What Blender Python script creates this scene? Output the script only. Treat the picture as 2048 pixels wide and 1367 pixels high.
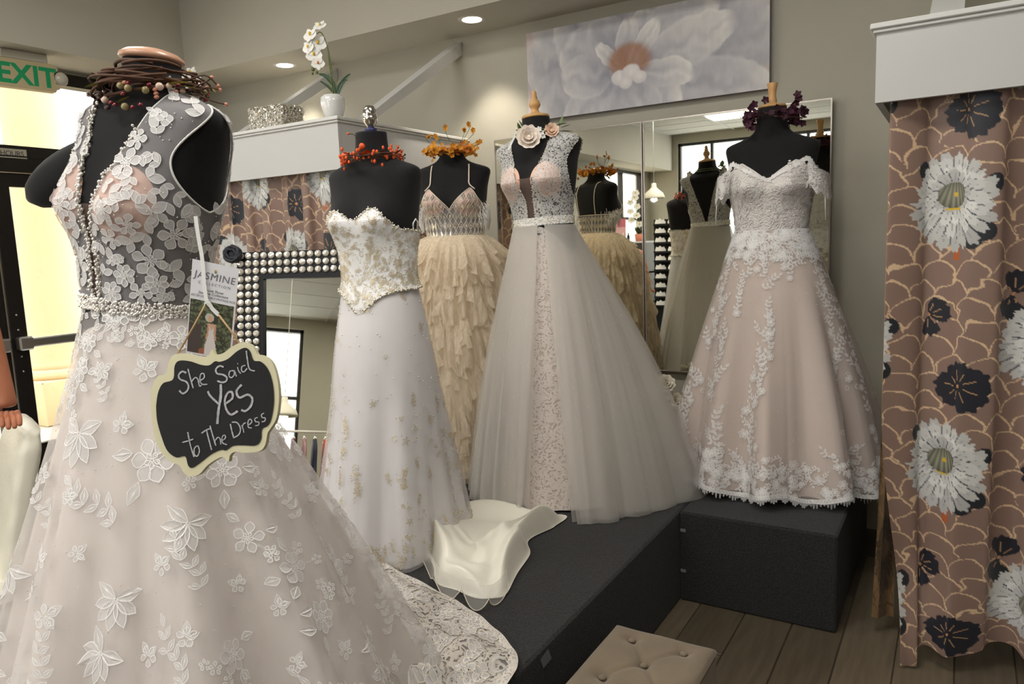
import bpy, math, random
import numpy as np
from mathutils import Vector, Matrix

for o in list(bpy.data.objects):
    bpy.data.objects.remove(o, do_unlink=True)
S = bpy.context.scene
COL = S.collection
rng = np.random.default_rng(7)
random.seed(7)
PI = math.pi

# ------------------------------------------------------------------ camera
W_PX, H_PX, F_PX = 2048.0, 1367.0, 1474.0
YAW, PITCH, ROLL = [math.radians(a) for a in (-31.444, 7.537, -2.198)]
CAM = np.array([0.0, 0.0, 1.5])
FW = np.array([math.cos(PITCH) * math.sin(YAW), math.cos(PITCH) * math.cos(YAW), -math.sin(PITCH)])
_r = np.array([math.cos(YAW), -math.sin(YAW), 0.0])
_u = np.cross(_r, FW)
RT = _r * math.cos(ROLL) + _u * math.sin(ROLL)
UP = -_r * math.sin(ROLL) + _u * math.cos(ROLL)
cam_d = bpy.data.cameras.new('camera')
cam_d.sensor_width = 36.0
cam_d.lens = F_PX / W_PX * 36.0
cam_d.clip_start = 0.05
cam = bpy.data.objects.new('camera', cam_d)
COL.objects.link(cam)
m = Matrix.Identity(4)
for i in range(3):
    m[i][0], m[i][1], m[i][2], m[i][3] = RT[i], UP[i], -FW[i], CAM[i]
cam.matrix_world = m
S.camera = cam


def ray(x, y):
    return FW + RT * (x - W_PX / 2) / F_PX - UP * (y - H_PX / 2) / F_PX


def onz(x, y, z):
    d = ray(x, y); return CAM + d * (z - CAM[2]) / d[2]


def ony(x, y, Y):
    d = ray(x, y); return CAM + d * Y / d[1]


def onx(x, y, X):
    d = ray(x, y); return CAM + d * X / d[0]


# ------------------------------------------------------------------ world, sun, exposure
S.view_settings.view_transform = 'Standard'
S.view_settings.look = 'None'
S.view_settings.gamma = 1.0
S.view_settings.use_curve_mapping = False
S.view_settings.exposure = -0.22
world = bpy.data.worlds.new('world')
S.world = world
world.use_nodes = True
wn = world.node_tree.nodes
wn.clear()
wo = wn.new('ShaderNodeOutputWorld')
wb = wn.new('ShaderNodeBackground')
wb.inputs[0].default_value = (0.93, 0.96, 1.0, 1)
wb.inputs[1].default_value = 5.5
world.node_tree.links.new(wb.outputs[0], wo.inputs[0])

sun_d = bpy.data.lights.new('sun', 'SUN')
sun_d.energy = 4.0
sun_d.angle = 0.01
sun_d.color = (1.0, 0.95, 0.87)
sun = bpy.data.objects.new('sun', sun_d)
COL.objects.link(sun)
sun.rotation_euler = Vector((0.50, -0.22, -0.84)).to_track_quat('-Z', 'Y').to_euler()

ROOM_X0, ROOM_X1, ROOM_Y0, ROOM_Y1 = -5.35, 4.0, -4.0, 4.0
CEIL, SOFF = 3.12, 2.80
PLAT = 0.385


# ------------------------------------------------------------------ node helpers / materials
def lin(c):
    c = np.asarray(c, float)
    if c.size and c.max() > 1.0:
        c = c / 255.0
    return np.where(c <= 0.04045, c / 12.92, ((c + 0.055) / 1.055) ** 2.4)


def rgba(c):
    l = lin(c); return (float(l[0]), float(l[1]), float(l[2]), 1.0)


MATS = {}


def nmat(name):
    mt = bpy.data.materials.new(name)
    mt.use_nodes = True
    nt = mt.node_tree
    nt.nodes.clear()
    out = nt.nodes.new('ShaderNodeOutputMaterial')
    MATS[name] = mt
    return mt, nt, out


def link(nt, a, b):
    nt.links.new(a, b)


def pbr(name, col, rough=0.6, metal=0.0, spec=0.4, noise=None, bump=None, sheen=0.0, coat=0.0,
        emit=None, trans=0.0, vcol=None, stretch=(1, 1, 1), sss=0.0):
    """principled; noise=(scale, amount[, second colour]), bump=(scale, strength)"""
    mt, nt, out = nmat(name)
    b = nt.nodes.new('ShaderNodeBsdfPrincipled')
    b.inputs['Base Color'].default_value = rgba(col)
    b.inputs['Roughness'].default_value = rough
    b.inputs['Metallic'].default_value = metal
    b.inputs['Specular IOR Level'].default_value = spec
    b.inputs['Sheen Weight'].default_value = sheen
    b.inputs['Coat Weight'].default_value = coat
    b.inputs['Transmission Weight'].default_value = trans
    b.inputs['Subsurface Weight'].default_value = sss
    if sss:
        b.inputs['Subsurface Radius'].default_value = (0.02, 0.008, 0.005)
    link(nt, b.outputs[0], out.inputs[0])
    tc = nt.nodes.new('ShaderNodeTexCoord')
    mp = nt.nodes.new('ShaderNodeMapping')
    mp.inputs['Scale'].default_value = stretch
    link(nt, tc.outputs['Object'], mp.inputs[0])
    src = None
    if vcol:
        at = nt.nodes.new('ShaderNodeAttribute')
        at.attribute_name = vcol
        src = at.outputs['Color']
        link(nt, src, b.inputs['Base Color'])
    if noise:
        n = nt.nodes.new('ShaderNodeTexNoise')
        n.inputs['Scale'].default_value = noise[0]
        n.inputs['Detail'].default_value = 5
        link(nt, mp.outputs[0], n.inputs[0])
        r = nt.nodes.new('ShaderNodeValToRGB')
        c0 = lin(col); c1 = lin(noise[2]) if len(noise) > 2 else c0 * (1 - noise[1])
        r.color_ramp.elements[0].position = 0.32
        r.color_ramp.elements[1].position = 0.68
        r.color_ramp.elements[0].color = (*[float(v) for v in c1], 1)
        r.color_ramp.elements[1].color = (*[float(v) for v in c0], 1)
        link(nt, n.outputs[0], r.inputs[0])
        link(nt, r.outputs[0], b.inputs['Base Color'])
    if bump:
        n2 = nt.nodes.new('ShaderNodeTexNoise')
        n2.inputs['Scale'].default_value = bump[0]
        n2.inputs['Detail'].default_value = 3
        link(nt, mp.outputs[0], n2.inputs[0])
        bp = nt.nodes.new('ShaderNodeBump')
        bp.inputs['Strength'].default_value = bump[1]
        bp.inputs['Distance'].default_value = 0.01
        link(nt, n2.outputs[0], bp.inputs['Height'])
        link(nt, bp.outputs[0], b.inputs['Normal'])
    if emit:
        b.inputs['Emission Color'].default_value = rgba(emit[0])
        b.inputs['Emission Strength'].default_value = emit[1]
    return mt


def gauze(name, col, alpha, noise=None, trl=0.35, rough_spec=0.0):
    """thin cloth: part see-through, part diffuse and translucent; noise=(scale, lo, hi, stretch) varies the cover"""
    mt, nt, out = nmat(name)
    d = nt.nodes.new('ShaderNodeBsdfDiffuse'); d.inputs[0].default_value = rgba(col)
    t = nt.nodes.new('ShaderNodeBsdfTranslucent'); t.inputs[0].default_value = rgba(col)
    mx = nt.nodes.new('ShaderNodeMixShader'); mx.inputs[0].default_value = trl
    link(nt, d.outputs[0], mx.inputs[1]); link(nt, t.outputs[0], mx.inputs[2])
    tr = nt.nodes.new('ShaderNodeBsdfTransparent')
    m2 = nt.nodes.new('ShaderNodeMixShader'); m2.inputs[0].default_value = alpha
    link(nt, tr.outputs[0], m2.inputs[1]); link(nt, mx.outputs[0], m2.inputs[2])
    if noise:
        tc = nt.nodes.new('ShaderNodeTexCoord')
        mp = nt.nodes.new('ShaderNodeMapping')
        mp.inputs['Scale'].default_value = noise[3] if len(noise) > 3 else (1, 1, 1)
        link(nt, tc.outputs['Object'], mp.inputs[0])
        n = nt.nodes.new('ShaderNodeTexNoise'); n.inputs['Scale'].default_value = noise[0]
        n.inputs['Detail'].default_value = 6
        link(nt, mp.outputs[0], n.inputs[0])
        mr = nt.nodes.new('ShaderNodeMapRange')
        mr.inputs[1].default_value = 0.35; mr.inputs[2].default_value = 0.65
        mr.inputs[3].default_value = noise[1]; mr.inputs[4].default_value = noise[2]
        link(nt, n.outputs[0], mr.inputs[0]); link(nt, mr.outputs[0], m2.inputs[0])
    link(nt, m2.outputs[0], out.inputs[0])
    return mt


def lace_mat(name, col, a_lo, a_hi, scale, width=0.35, trl=0.3, warp=0.25):
    """openwork lace: curling cords from warped voronoi edges, open ground between"""
    mt, nt, out = nmat(name)
    tc = nt.nodes.new('ShaderNodeTexCoord')
    n = nt.nodes.new('ShaderNodeTexNoise'); n.inputs['Scale'].default_value = scale * 0.45
    n.inputs['Detail'].default_value = 3
    link(nt, tc.outputs['Object'], n.inputs[0])
    ad = nt.nodes.new('ShaderNodeMixRGB'); ad.blend_type = 'ADD'; ad.inputs[0].default_value = warp
    link(nt, tc.outputs['Object'], ad.inputs[1]); link(nt, n.outputs['Color'], ad.inputs[2])
    v = nt.nodes.new('ShaderNodeTexVoronoi'); v.feature = 'DISTANCE_TO_EDGE'
    v.inputs['Scale'].default_value = scale
    link(nt, ad.outputs[0], v.inputs[0])
    v2 = nt.nodes.new('ShaderNodeTexVoronoi'); v2.inputs['Scale'].default_value = scale * 0.55
    link(nt, ad.outputs[0], v2.inputs[0])
    lt = nt.nodes.new('ShaderNodeMapRange')
    lt.inputs[1].default_value = width * 0.25; lt.inputs[2].default_value = width * 0.45
    lt.inputs[3].default_value = 1.0; lt.inputs[4].default_value = 0.0
    link(nt, v.outputs['Distance'], lt.inputs[0])
    rg = nt.nodes.new('ShaderNodeMath'); rg.operation = 'SINE'
    ml = nt.nodes.new('ShaderNodeMath'); ml.operation = 'MULTIPLY'; ml.inputs[1].default_value = 16.0
    link(nt, v2.outputs['Distance'], ml.inputs[0]); link(nt, ml.outputs[0], rg.inputs[0])
    g2 = nt.nodes.new('ShaderNodeMapRange'); g2.inputs[1].default_value = 0.1; g2.inputs[2].default_value = 0.6
    link(nt, rg.outputs[0], g2.inputs[0])
    mxm = nt.nodes.new('ShaderNodeMath'); mxm.operation = 'MAXIMUM'
    link(nt, lt.outputs[0], mxm.inputs[0]); link(nt, g2.outputs[0], mxm.inputs[1])
    fa = nt.nodes.new('ShaderNodeMapRange'); fa.inputs[3].default_value = a_lo; fa.inputs[4].default_value = a_hi
    link(nt, mxm.outputs[0], fa.inputs[0])
    d = nt.nodes.new('ShaderNodeBsdfDiffuse'); d.inputs[0].default_value = rgba(col)
    bp = nt.nodes.new('ShaderNodeBump'); bp.inputs['Strength'].default_value = 0.6; bp.inputs['Distance'].default_value = 0.004
    link(nt, mxm.outputs[0], bp.inputs['Height']); link(nt, bp.outputs[0], d.inputs['Normal'])
    t = nt.nodes.new('ShaderNodeBsdfTranslucent'); t.inputs[0].default_value = rgba(col)
    mx = nt.nodes.new('ShaderNodeMixShader'); mx.inputs[0].default_value = trl
    link(nt, d.outputs[0], mx.inputs[1]); link(nt, t.outputs[0], mx.inputs[2])
    tr = nt.nodes.new('ShaderNodeBsdfTransparent')
    m2 = nt.nodes.new('ShaderNodeMixShader')
    link(nt, fa.outputs[0], m2.inputs[0]); link(nt, tr.outputs[0], m2.inputs[1]); link(nt, mx.outputs[0], m2.inputs[2])
    link(nt, m2.outputs[0], out.inputs[0])
    return mt


def glass_mat(name, tint=(250, 250, 248), refl=0.06):
    mt, nt, out = nmat(name)
    tr = nt.nodes.new('ShaderNodeBsdfTransparent'); tr.inputs[0].default_value = rgba(tint)
    g = nt.nodes.new('ShaderNodeBsdfGlossy'); g.inputs['Roughness'].default_value = 0.02
    mx = nt.nodes.new('ShaderNodeMixShader'); mx.inputs[0].default_value = refl
    link(nt, tr.outputs[0], mx.inputs[1]); link(nt, g.outputs[0], mx.inputs[2]); link(nt, mx.outputs[0], out.inputs[0])
    return mt


def glow_mat(name, col, strength):
    mt, nt, out = nmat(name)
    e = nt.nodes.new('ShaderNodeEmission'); e.inputs[0].default_value = rgba(col); e.inputs[1].default_value = strength
    link(nt, e.outputs[0], out.inputs[0])
    return mt


# ------------------------------------------------------------------ mesh helpers
def fill(me, V, F, smooth, mats, midx, col, autos=None):
    V = np.asarray(V, np.float32).reshape(-1, 3)
    if isinstance(F, np.ndarray):
        n, k = F.shape
        me.vertices.add(len(V)); me.vertices.foreach_set('co', V.ravel())
        me.loops.add(n * k); me.loops.foreach_set('vertex_index', F.astype(np.int32).ravel())
        me.polygons.add(n)
        me.polygons.foreach_set('loop_start', np.arange(0, n * k, k, dtype=np.int32))
        me.polygons.foreach_set('loop_total', np.full(n, k, dtype=np.int32))
        me.update(calc_edges=True)
    else:
        me.from_pydata(V.tolist(), [], F)
        me.update()
    me.validate()
    if smooth:
        me.polygons.foreach_set('use_smooth', np.ones(len(me.polygons), bool))
    for mt in mats:
        me.materials.append(MATS[mt])
    if midx is not None:
        me.polygons.foreach_set('material_index', np.asarray(midx, np.int32))
    if col is not None:
        ca = me.color_attributes.new('print', 'FLOAT_COLOR', 'POINT')
        c4 = np.ones((len(V), 4), np.float32); c4[:, :3] = col
        ca.data.foreach_set('color', c4.ravel())
    return me


def obj(name, V, F, mat, parent=None, smooth=True, midx=None, col=None):
    me = bpy.data.meshes.new(name)
    fill(me, V, F, smooth, [mat] if isinstance(mat, str) else mat, midx, col)
    o = bpy.data.objects.new(name, me)
    COL.objects.link(o)
    if parent is not None:
        o.parent = parent
    return o


def inst(name, me, parent=None, loc=(0, 0, 0), rot=(0, 0, 0), scale=(1, 1, 1)):
    o = bpy.data.objects.new(name, me)
    COL.objects.link(o)
    o.location = loc; o.rotation_euler = rot; o.scale = scale
    if parent is not None:
        o.parent = parent
    return o


def thing(name, label, cat, loc=(0, 0, 0), rz=0.0, group=None):
    o = bpy.data.objects.new(name, None)
    o.empty_display_size = 0.1
    COL.objects.link(o)
    o.location = loc
    o.rotation_euler = (0, 0, rz)
    return tag(o, label, cat, group)


def tag(o, label, cat, group=None):
    o['label'] = label; o['category'] = cat
    if group:
        o['group'] = group
    return o


def struct(o):
    o['kind'] = 'structure'; return o


def stuff(o):
    o['kind'] = 'stuff'; return o


class MB:
    """collects shapes into one mesh"""
    def __init__(s):
        s.V = []; s.F = []; s.n = 0; s.M = []; s.cur = 0

    def add(s, V, F):
        V = np.asarray(V, float).reshape(-1, 3)
        s.V.append(V)
        for f in (F.tolist() if isinstance(F, np.ndarray) else F):
            s.F.append([i + s.n for i in f]); s.M.append(s.cur)
        s.n += len(V)
        return s

    def box(s, x0, x1, y0, y1, z0, z1, bev=0.0):
        if bev > 0:
            b = min(bev, abs(x1 - x0) / 2.01, abs(y1 - y0) / 2.01, abs(z1 - z0) / 2.01)
            V = []
            cx, cy, cz = (x0 + x1) / 2, (y0 + y1) / 2, (z0 + z1) / 2
            hx, hy, hz = abs(x1 - x0) / 2, abs(y1 - y0) / 2, abs(z1 - z0) / 2
            for sx in (-1, 1):
                for sy in (-1, 1):
                    for sz in (-1, 1):
                        V += [(cx + sx * hx, cy + sy * (hy - b), cz + sz * (hz - b)),
                              (cx + sx * (hx - b), cy + sy * hy, cz + sz * (hz - b)),
                              (cx + sx * (hx - b), cy + sy * (hy - b), cz + sz * hz)]
            def k(a, c, d, ax):
                return ((a * 2 + c) * 2 + d) * 3 + ax
            F = [[k(0, 0, 0, 0), k(0, 0, 1, 0), k(0, 1, 1, 0), k(0, 1, 0, 0)], [k(1, 0, 0, 0), k(1, 1, 0, 0), k(1, 1, 1, 0), k(1, 0, 1, 0)],
                 [k(0, 0, 0, 1), k(1, 0, 0, 1), k(1, 0, 1, 1), k(0, 0, 1, 1)], [k(0, 1, 0, 1), k(0, 1, 1, 1), k(1, 1, 1, 1), k(1, 1, 0, 1)],
                 [k(0, 0, 0, 2), k(0, 1, 0, 2), k(1, 1, 0, 2), k(1, 0, 0, 2)], [k(0, 0, 1, 2), k(1, 0, 1, 2), k(1, 1, 1, 2), k(0, 1, 1, 2)]]
            for a in (0, 1):
                for c in (0, 1):
                    F += [[k(a, c, 0, 0), k(a, c, 1, 0), k(a, c, 1, 1), k(a, c, 0, 1)],
                          [k(a, 0, c, 0), k(a, 1, c, 0), k(a, 1, c, 2), k(a, 0, c, 2)],
                          [k(0, a, c, 1), k(1, a, c, 1), k(1, a, c, 2), k(0, a, c, 2)]]
                    for d in (0, 1):
                        F.append([k(a, c, d, 0), k(a, c, d, 1), k(a, c, d, 2)])
            return s.add(V, F)
        V = [(x, y, z) for x in (x0, x1) for y in (y0, y1) for z in (z0, z1)]
        return s.add(V, [[0, 1, 3, 2], [4, 6, 7, 5], [0, 4, 5, 1], [2, 3, 7, 6], [0, 2, 6, 4], [1, 5, 7, 3]])

    def tube(s, pts, r, n=8, cap=True):
        P = np.asarray(pts, float); k = len(P)
        rr = np.full(k, r) if np.isscalar(r) else np.asarray(r, float)
        T = np.gradient(P, axis=0)
        T /= np.linalg.norm(T, axis=1)[:, None] + 1e-12
        ref = np.array([0, 0, 1.0]) if abs(T[0][2]) < 0.9 else np.array([1.0, 0, 0])
        V = []
        a = np.cross(T[0], ref); a /= np.linalg.norm(a)
        for i in range(k):
            a = a - T[i] * (a @ T[i]); a /= np.linalg.norm(a) + 1e-12
            b = np.cross(T[i], a)
            for j in range(n):
                t = 2 * PI * j / n
                V.append(P[i] + rr[i] * (a * math.cos(t) + b * math.sin(t)))
        F = [[i * n + j, i * n + (j + 1) % n, (i + 1) * n + (j + 1) % n, (i + 1) * n + j] for i in range(k - 1) for j in range(n)]
        if cap:
            F.append(list(range(n))[::-1]); F.append([(k - 1) * n + j for j in range(n)])
        return s.add(V, F)

    def lathe(s, prof, n=24, c=(0, 0, 0), sx=1.0, sy=1.0):
        V = []; k = len(prof)
        for r, z in prof:
            for j in range(n):
                t = 2 * PI * j / n
                V.append((c[0] + sx * r * math.cos(t), c[1] + sy * r * math.sin(t), c[2] + z))
        F = [[i * n + j, i * n + (j + 1) % n, (i + 1) * n + (j + 1) % n, (i + 1) * n + j] for i in range(k - 1) for j in range(n)]
        F.append(list(range(n))[::-1]); F.append([(k - 1) * n + j for j in range(n)])
        return s.add(V, F)

    def ball(s, c, r, nu=8, nv=5, sc=(1, 1, 1)):
        V = [(c[0], c[1], c[2] - r * sc[2])]
        for i in range(1, nv):
            p = PI * i / nv - PI / 2
            for j in range(nu):
                t = 2 * PI * j / nu
                V.append((c[0] + r * sc[0] * math.cos(p) * math.cos(t), c[1] + r * sc[1] * math.cos(p) * math.sin(t), c[2] + r * sc[2] * math.sin(p)))
        V.append((c[0], c[1], c[2] + r * sc[2]))
        F = [[0, 1 + (j + 1) % nu, 1 + j] for j in range(nu)]
        for i in range(nv - 2):
            for j in range(nu):
                F.append([1 + i * nu + j, 1 + i * nu + (j + 1) % nu, 1 + (i + 1) * nu + (j + 1) % nu, 1 + (i + 1) * nu + j])
        b = 1 + (nv - 2) * nu; t_ = len(V) - 1
        F += [[b + j, b + (j + 1) % nu, t_] for j in range(nu)]
        return s.add(V, F)

    def grid(s, P):
        P = np.asarray(P); a, b = P.shape[:2]
        idx = np.arange(a * b).reshape(a, b)
        F = np.stack([idx[:-1, :-1], idx[1:, :-1], idx[1:, 1:], idx[:-1, 1:]], -1).reshape(-1, 4)
        return s.add(P.reshape(-1, 3), F)

    def xf(s, M):
        """transform everything so far by a 4x4"""
        M = np.array(M)
        s.V = [v @ M[:3, :3].T + M[:3, 3] for v in s.V]
        return s

    def build(s, name, mat, parent=None, smooth=True):
        V = np.concatenate(s.V) if s.V else np.zeros((0, 3))
        return obj(name, V, s.F, mat, parent, smooth, s.M if not isinstance(mat, str) else None)


def gridF(a, b, wrap=False):
    idx = np.arange(a * b).reshape(a, b)
    if wrap:
        idx = np.concatenate([idx, idx[:1]], 0)
    return np.stack([idx[:-1, :-1], idx[1:, :-1], idx[1:, 1:], idx[:-1, 1:]], -1).reshape(-1, 4)


def clip(V, F, g):
    """keep the part of a quad mesh where g >= 0; returns verts, faces, boundary segments"""
    V = np.asarray(V, float); inside = g >= 0
    nin = inside[F].sum(1)
    out = [list(f) for f in F[nin == F.shape[1]]]
    newV = []; cache = {}; segs = []
    n0 = len(V)

    def cut(a, b):
        k = (a, b) if a < b else (b, a)
        if k not in cache:
            t = g[a] / (g[a] - g[b])
            cache[k] = n0 + len(newV)
            newV.append(V[a] + (V[b] - V[a]) * t)
        return cache[k]
    for f in F[(nin > 0) & (nin < F.shape[1])]:
        poly = []; cs = []
        k = len(f)
        for i in range(k):
            a, b = int(f[i]), int(f[(i + 1) % k])
            if inside[a]:
                poly.append(a)
            if inside[a] != inside[b]:
                c = cut(a, b); poly.append(c); cs.append(c)
        if len(poly) >= 3:
            out.append(poly)
        if len(cs) == 2:
            segs.append(cs)
    V2 = np.concatenate([V, np.array(newV).reshape(-1, 3)])
    used = np.unique(np.concatenate([np.array(p) for p in out])) if out else np.array([], int)
    mp = -np.ones(len(V2), int); mp[used] = np.arange(len(used))
    return V2[used], [[int(mp[i]) for i in p] for p in out], [(V2[a], V2[b]) for a, b in segs]


def sm(x):
    x = np.clip(x, 0, 1); return x * x * (3 - 2 * x)


def cat_rom(tab, s):
    """catmull-rom through table rows, s in 0..1"""
    tab = np.asarray(tab, float); n = len(tab) - 1
    x = np.clip(s, 0, 1) * n
    i = np.minimum(x.astype(int), n - 1); t = (x - i)[..., None]
    p0 = tab[np.maximum(i - 1, 0)]; p1 = tab[i]; p2 = tab[i + 1]; p3 = tab[np.minimum(i + 2, n)]
    return 0.5 * (2 * p1 + (p2 - p0) * t + (2 * p0 - 5 * p1 + 4 * p2 - p3) * t * t + (3 * p1 - p0 - 3 * p2 + p3) * t ** 3)


def normals(fn, u, v, e=1e-3):
    du = fn(u + e, v) - fn(u - e, v)
    dv = fn(u, np.minimum(v + e, 1.0)) - fn(u, np.maximum(v - e, 0.0))
    n = np.cross(du, dv)
    return n / (np.linalg.norm(n, axis=-1, keepdims=True) + 1e-12)


def stamp(fn, u0, v0, pq, off, out_sign=1.0):
    """map 2-D motif points (metres) on to surface fn around (u0, v0)"""
    e = 1e-3
    a = lambda x: np.array([x], float)
    c = fn(a(u0), a(v0))[0]
    Tu = (fn(a(u0 + e), a(v0))[0] - fn(a(u0 - e), a(v0))[0]) / (2 * e)
    va, vb = min(v0 + e, 1.0), max(v0 - e, 0.0)
    Tv = (fn(a(u0), a(va))[0] - fn(a(u0), a(vb))[0]) / (va - vb)
    e1 = Tu / (np.linalg.norm(Tu) + 1e-9)
    e2 = Tv - e1 * (Tv @ e1); e2 /= np.linalg.norm(e2) + 1e-9
    A = np.array([[Tu @ e1, Tv @ e1], [0.0, Tv @ e2]])
    duv = np.linalg.solve(A + np.eye(2) * 1e-9, np.asarray(pq, float).T)
    u = u0 + duv[0]; v = np.clip(v0 + duv[1], 0.0, 1.0)
    return fn(u, v) + normals(fn, u, v) * off * out_sign


# ------------------------------------------------------------------ flat motifs (polygons in metres)
def petal(n, L, w, a, r0=0.0, tip=1.0):
    t = np.linspace(0, 1, n)
    half = w * np.sin(PI * t ** tip) ** 0.8
    x = np.concatenate([r0 + L * t, (r0 + L * t)[::-1][1:-1]])
    y = np.concatenate([half, -half[::-1][1:-1]])
    return np.stack([x * math.cos(a) - y * math.sin(a), x * math.sin(a) + y * math.cos(a)], 1)


def disc(r, n=10, c=(0, 0)):
    t = np.arange(n) * 2 * PI / n
    return np.stack([c[0] + r * np.cos(t), c[1] + r * np.sin(t)], 1)


def m_flower(R, k=6, rot=0.0, wf=0.42):
    P = [petal(6, R * 0.82, R * wf * 0.62, rot + 2 * PI * i / k, R * 0.2, 1.35) for i in range(k)]
    return P + [disc(R * 0.24)]


def m_lotus(R, rot=0.0):
    P = []
    for a, s in ((0, 1.0), (0.5, 0.95), (-0.5, 0.95), (1.05, 0.8), (-1.05, 0.8)):
        P.append(petal(6, R * s * 1.5, R * 0.3, rot + a, R * 0.05, 1.0))
    return P


def m_spray(L, k=4, rot=0.0, lw=0.3):
    P = []
    for i in range(k):
        x = L * (0.1 + 0.8 * i / k)
        for sgn in (-1, 1):
            p = petal(5, L * 0.34, L * lw * 0.28, sgn * 0.75, 0, 1.0)
            P.append(p + [x, 0])
    P.append(petal(5, L * 0.3, L * lw * 0.26, 0, 0) + [L * 0.85, 0])
    st = np.array([[0, -L * .012], [L * .9, -L * .008], [L * .9, L * .008], [0, L * .012]])
    P.append(st)
    c, s = math.cos(rot), math.sin(rot)
    return [p @ np.array([[c, s], [-s, c]]) for p in P]


def m_curl(R, rot=0.0, turns=1.3, w=0.10, n=14):
    t = np.linspace(0, 1, n)
    a = t * turns * 2 * PI; r = R * (1 - 0.8 * t)
    c = np.stack([r * np.cos(a) - R, r * np.sin(a)], 1)
    nr = np.stack([np.cos(a), np.sin(a)], 1) * (R * w)
    P = []
    for i in range(n - 1):
        P.append(np.array([c[i] - nr[i], c[i] + nr[i], c[i + 1] + nr[i + 1], c[i + 1] - nr[i + 1]]))
    cc, s = math.cos(rot), math.sin(rot)
    return [p @ np.array([[cc, s], [-s, cc]]) for p in P]


def m_star(R, k=5, rot=0.0):
    return [petal(4, R, R * 0.17, rot + 2 * PI * i / k, R * 0.08) for i in range(k)]


def stamp_motif(mb, fn, u0, v0, polys, off, outline=0.0, lift=0.0008, sign=1.0):
    """fill -> material slot 0, raised outline cord -> slot 1"""
    allp = np.concatenate(polys)
    W = stamp(fn, u0, v0, allp, off, sign)
    i = 0
    W2 = stamp(fn, u0, v0, allp, off + lift, sign) if outline else None
    for p in polys:
        k = len(p)
        w = W[i:i + k]
        mb.cur = 0
        if k == 4:
            mb.add(w, [[0, 1, 2, 3]])
        else:
            c = w.mean(0)
            mb.add(np.vstack([w, c]), [[j, (j + 1) % k, k] for j in range(k)])
        if outline and k > 4:
            w2 = W2[i:i + k]; c2 = w2.mean(0)
            d = c2 - w2; ln = np.linalg.norm(d, axis=1, keepdims=True) + 1e-9
            inn = w2 + d / ln * np.minimum(outline, ln * 0.6)
            mb.cur = 1
            mb.add(np.vstack([w2, inn]), [[j, (j + 1) % k, k + (j + 1) % k, k + j] for j in range(k)])
            mb.cur = 0
        i += k


def beads_along(mb, segs, r, step, jitter=0.0, rows=1, gap=0.0, nrm=None, nu=6, nv=4):
    for a, b in segs:
        d = np.linalg.norm(b - a)
        k = int(d / step) + (1 if rng.random() < (d / step) % 1 else 0)
        for _ in range(k * rows):
            p = a + (b - a) * rng.random() + rng.normal(0, jitter, 3)
            mb.ball(p, r * rng.uniform(0.7, 1.2), nu, nv)


def text_mesh(txt, size, bold=0.0, spacing=1.0, align='LEFT', shear=0.0):
    cu = bpy.data.curves.new('text', 'FONT')
    cu.body = txt; cu.size = size; cu.align_x = align; cu.offset = bold
    cu.space_character = spacing; cu.resolution_u = 3; cu.shear = shear
    o = bpy.data.objects.new('text', cu)
    COL.objects.link(o)
    dg = bpy.context.evaluated_depsgraph_get()
    me = bpy.data.meshes.new_from_object(o.evaluated_get(dg))
    bpy.data.objects.remove(o, do_unlink=True)
    V = np.empty(len(me.vertices) * 3, np.float32)
    me.vertices.foreach_get('co', V)
    F = [list(p.vertices) for p in me.polygons]
    bpy.data.meshes.remove(me)
    return V.reshape(-1, 3).astype(float), F
ROOM_Y0, CEIL = -6.3, 3.45
# ------------------------------------------------------------------ materials
pbr('wall_paint', (180, 176, 162), 0.75, noise=(3.0, 0.03), bump=(180, 0.05))
pbr('soffit_paint', (194, 190, 177), 0.8, noise=(2.0, 0.03), bump=(150, 0.06))
pbr('floor_base', (80, 72, 60), 0.55, noise=(6, 0.25), stretch=(6, 0.6, 1))
for i, c in enumerate(((104, 93, 76), (94, 84, 68), (112, 100, 82), (98, 87, 72))):
    pbr('plank_%d' % i, c, 0.42, noise=(5, 0.3), bump=(30, 0.1), stretch=(9, 0.8, 1))
pbr('tile_white', (205, 203, 196), 0.9, noise=(60, 0.08), bump=(220, 0.2))
pbr('white_trim', (214, 214, 212), 0.45, noise=(4, 0.02))
pbr('white_panel', (196, 196, 195), 0.5, noise=(3, 0.03))
pbr('bronze', (50, 47, 45), 0.42, 0.6, noise=(20, 0.15))
pbr('steel', (185, 182, 175), 0.32, 0.9, bump=(90, 0.03))
pbr('chrome', (215, 212, 206), 0.14, 1.0)
glass_mat('glass')
pbr('mirror', (240, 239, 226), 0.012, 1.0)
pbr('mirror_edge', (190, 180, 172), 0.2, 0.7)
pbr('carpet', (50, 50, 51), 0.98, noise=(150, 0.75), bump=(240, 0.8), sheen=0.1)
pbr('velcro', (120, 122, 128), 0.7)
pbr('ottoman_cloth', (122, 108, 88), 0.8, noise=(14, 0.14), bump=(300, 0.1), sheen=0.25)
pbr('black_jersey', (16, 16, 18), 0.9, noise=(40, 0.2), bump=(500, 0.08), sheen=0.06)
pbr('wood_light', (206, 160, 104), 0.42, noise=(9, 0.22), stretch=(5, 5, 0.8))
pbr('wood_pink', (205, 158, 130), 0.35, noise=(12, 0.1), coat=0.3)
pbr('dark_metal', (40, 40, 42), 0.4, 0.8)
pbr('navy', (32, 34, 90), 0.5)
pbr('cream_leather', (226, 222, 206), 0.42, noise=(10, 0.05), bump=(60, 0.12))
pbr('skin', (176, 112, 82), 0.5, noise=(12, 0.08), sss=0.15)
pbr('concrete', (200, 188, 168), 0.9, noise=(3, 0.08))
pbr('stucco', (222, 198, 156), 0.9, noise=(2, 0.05))
pbr('leaf_far', (90, 120, 60), 0.8, noise=(3, 0.4))
glow_mat('lamp_glow', (255, 246, 228), 9.0)
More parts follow.
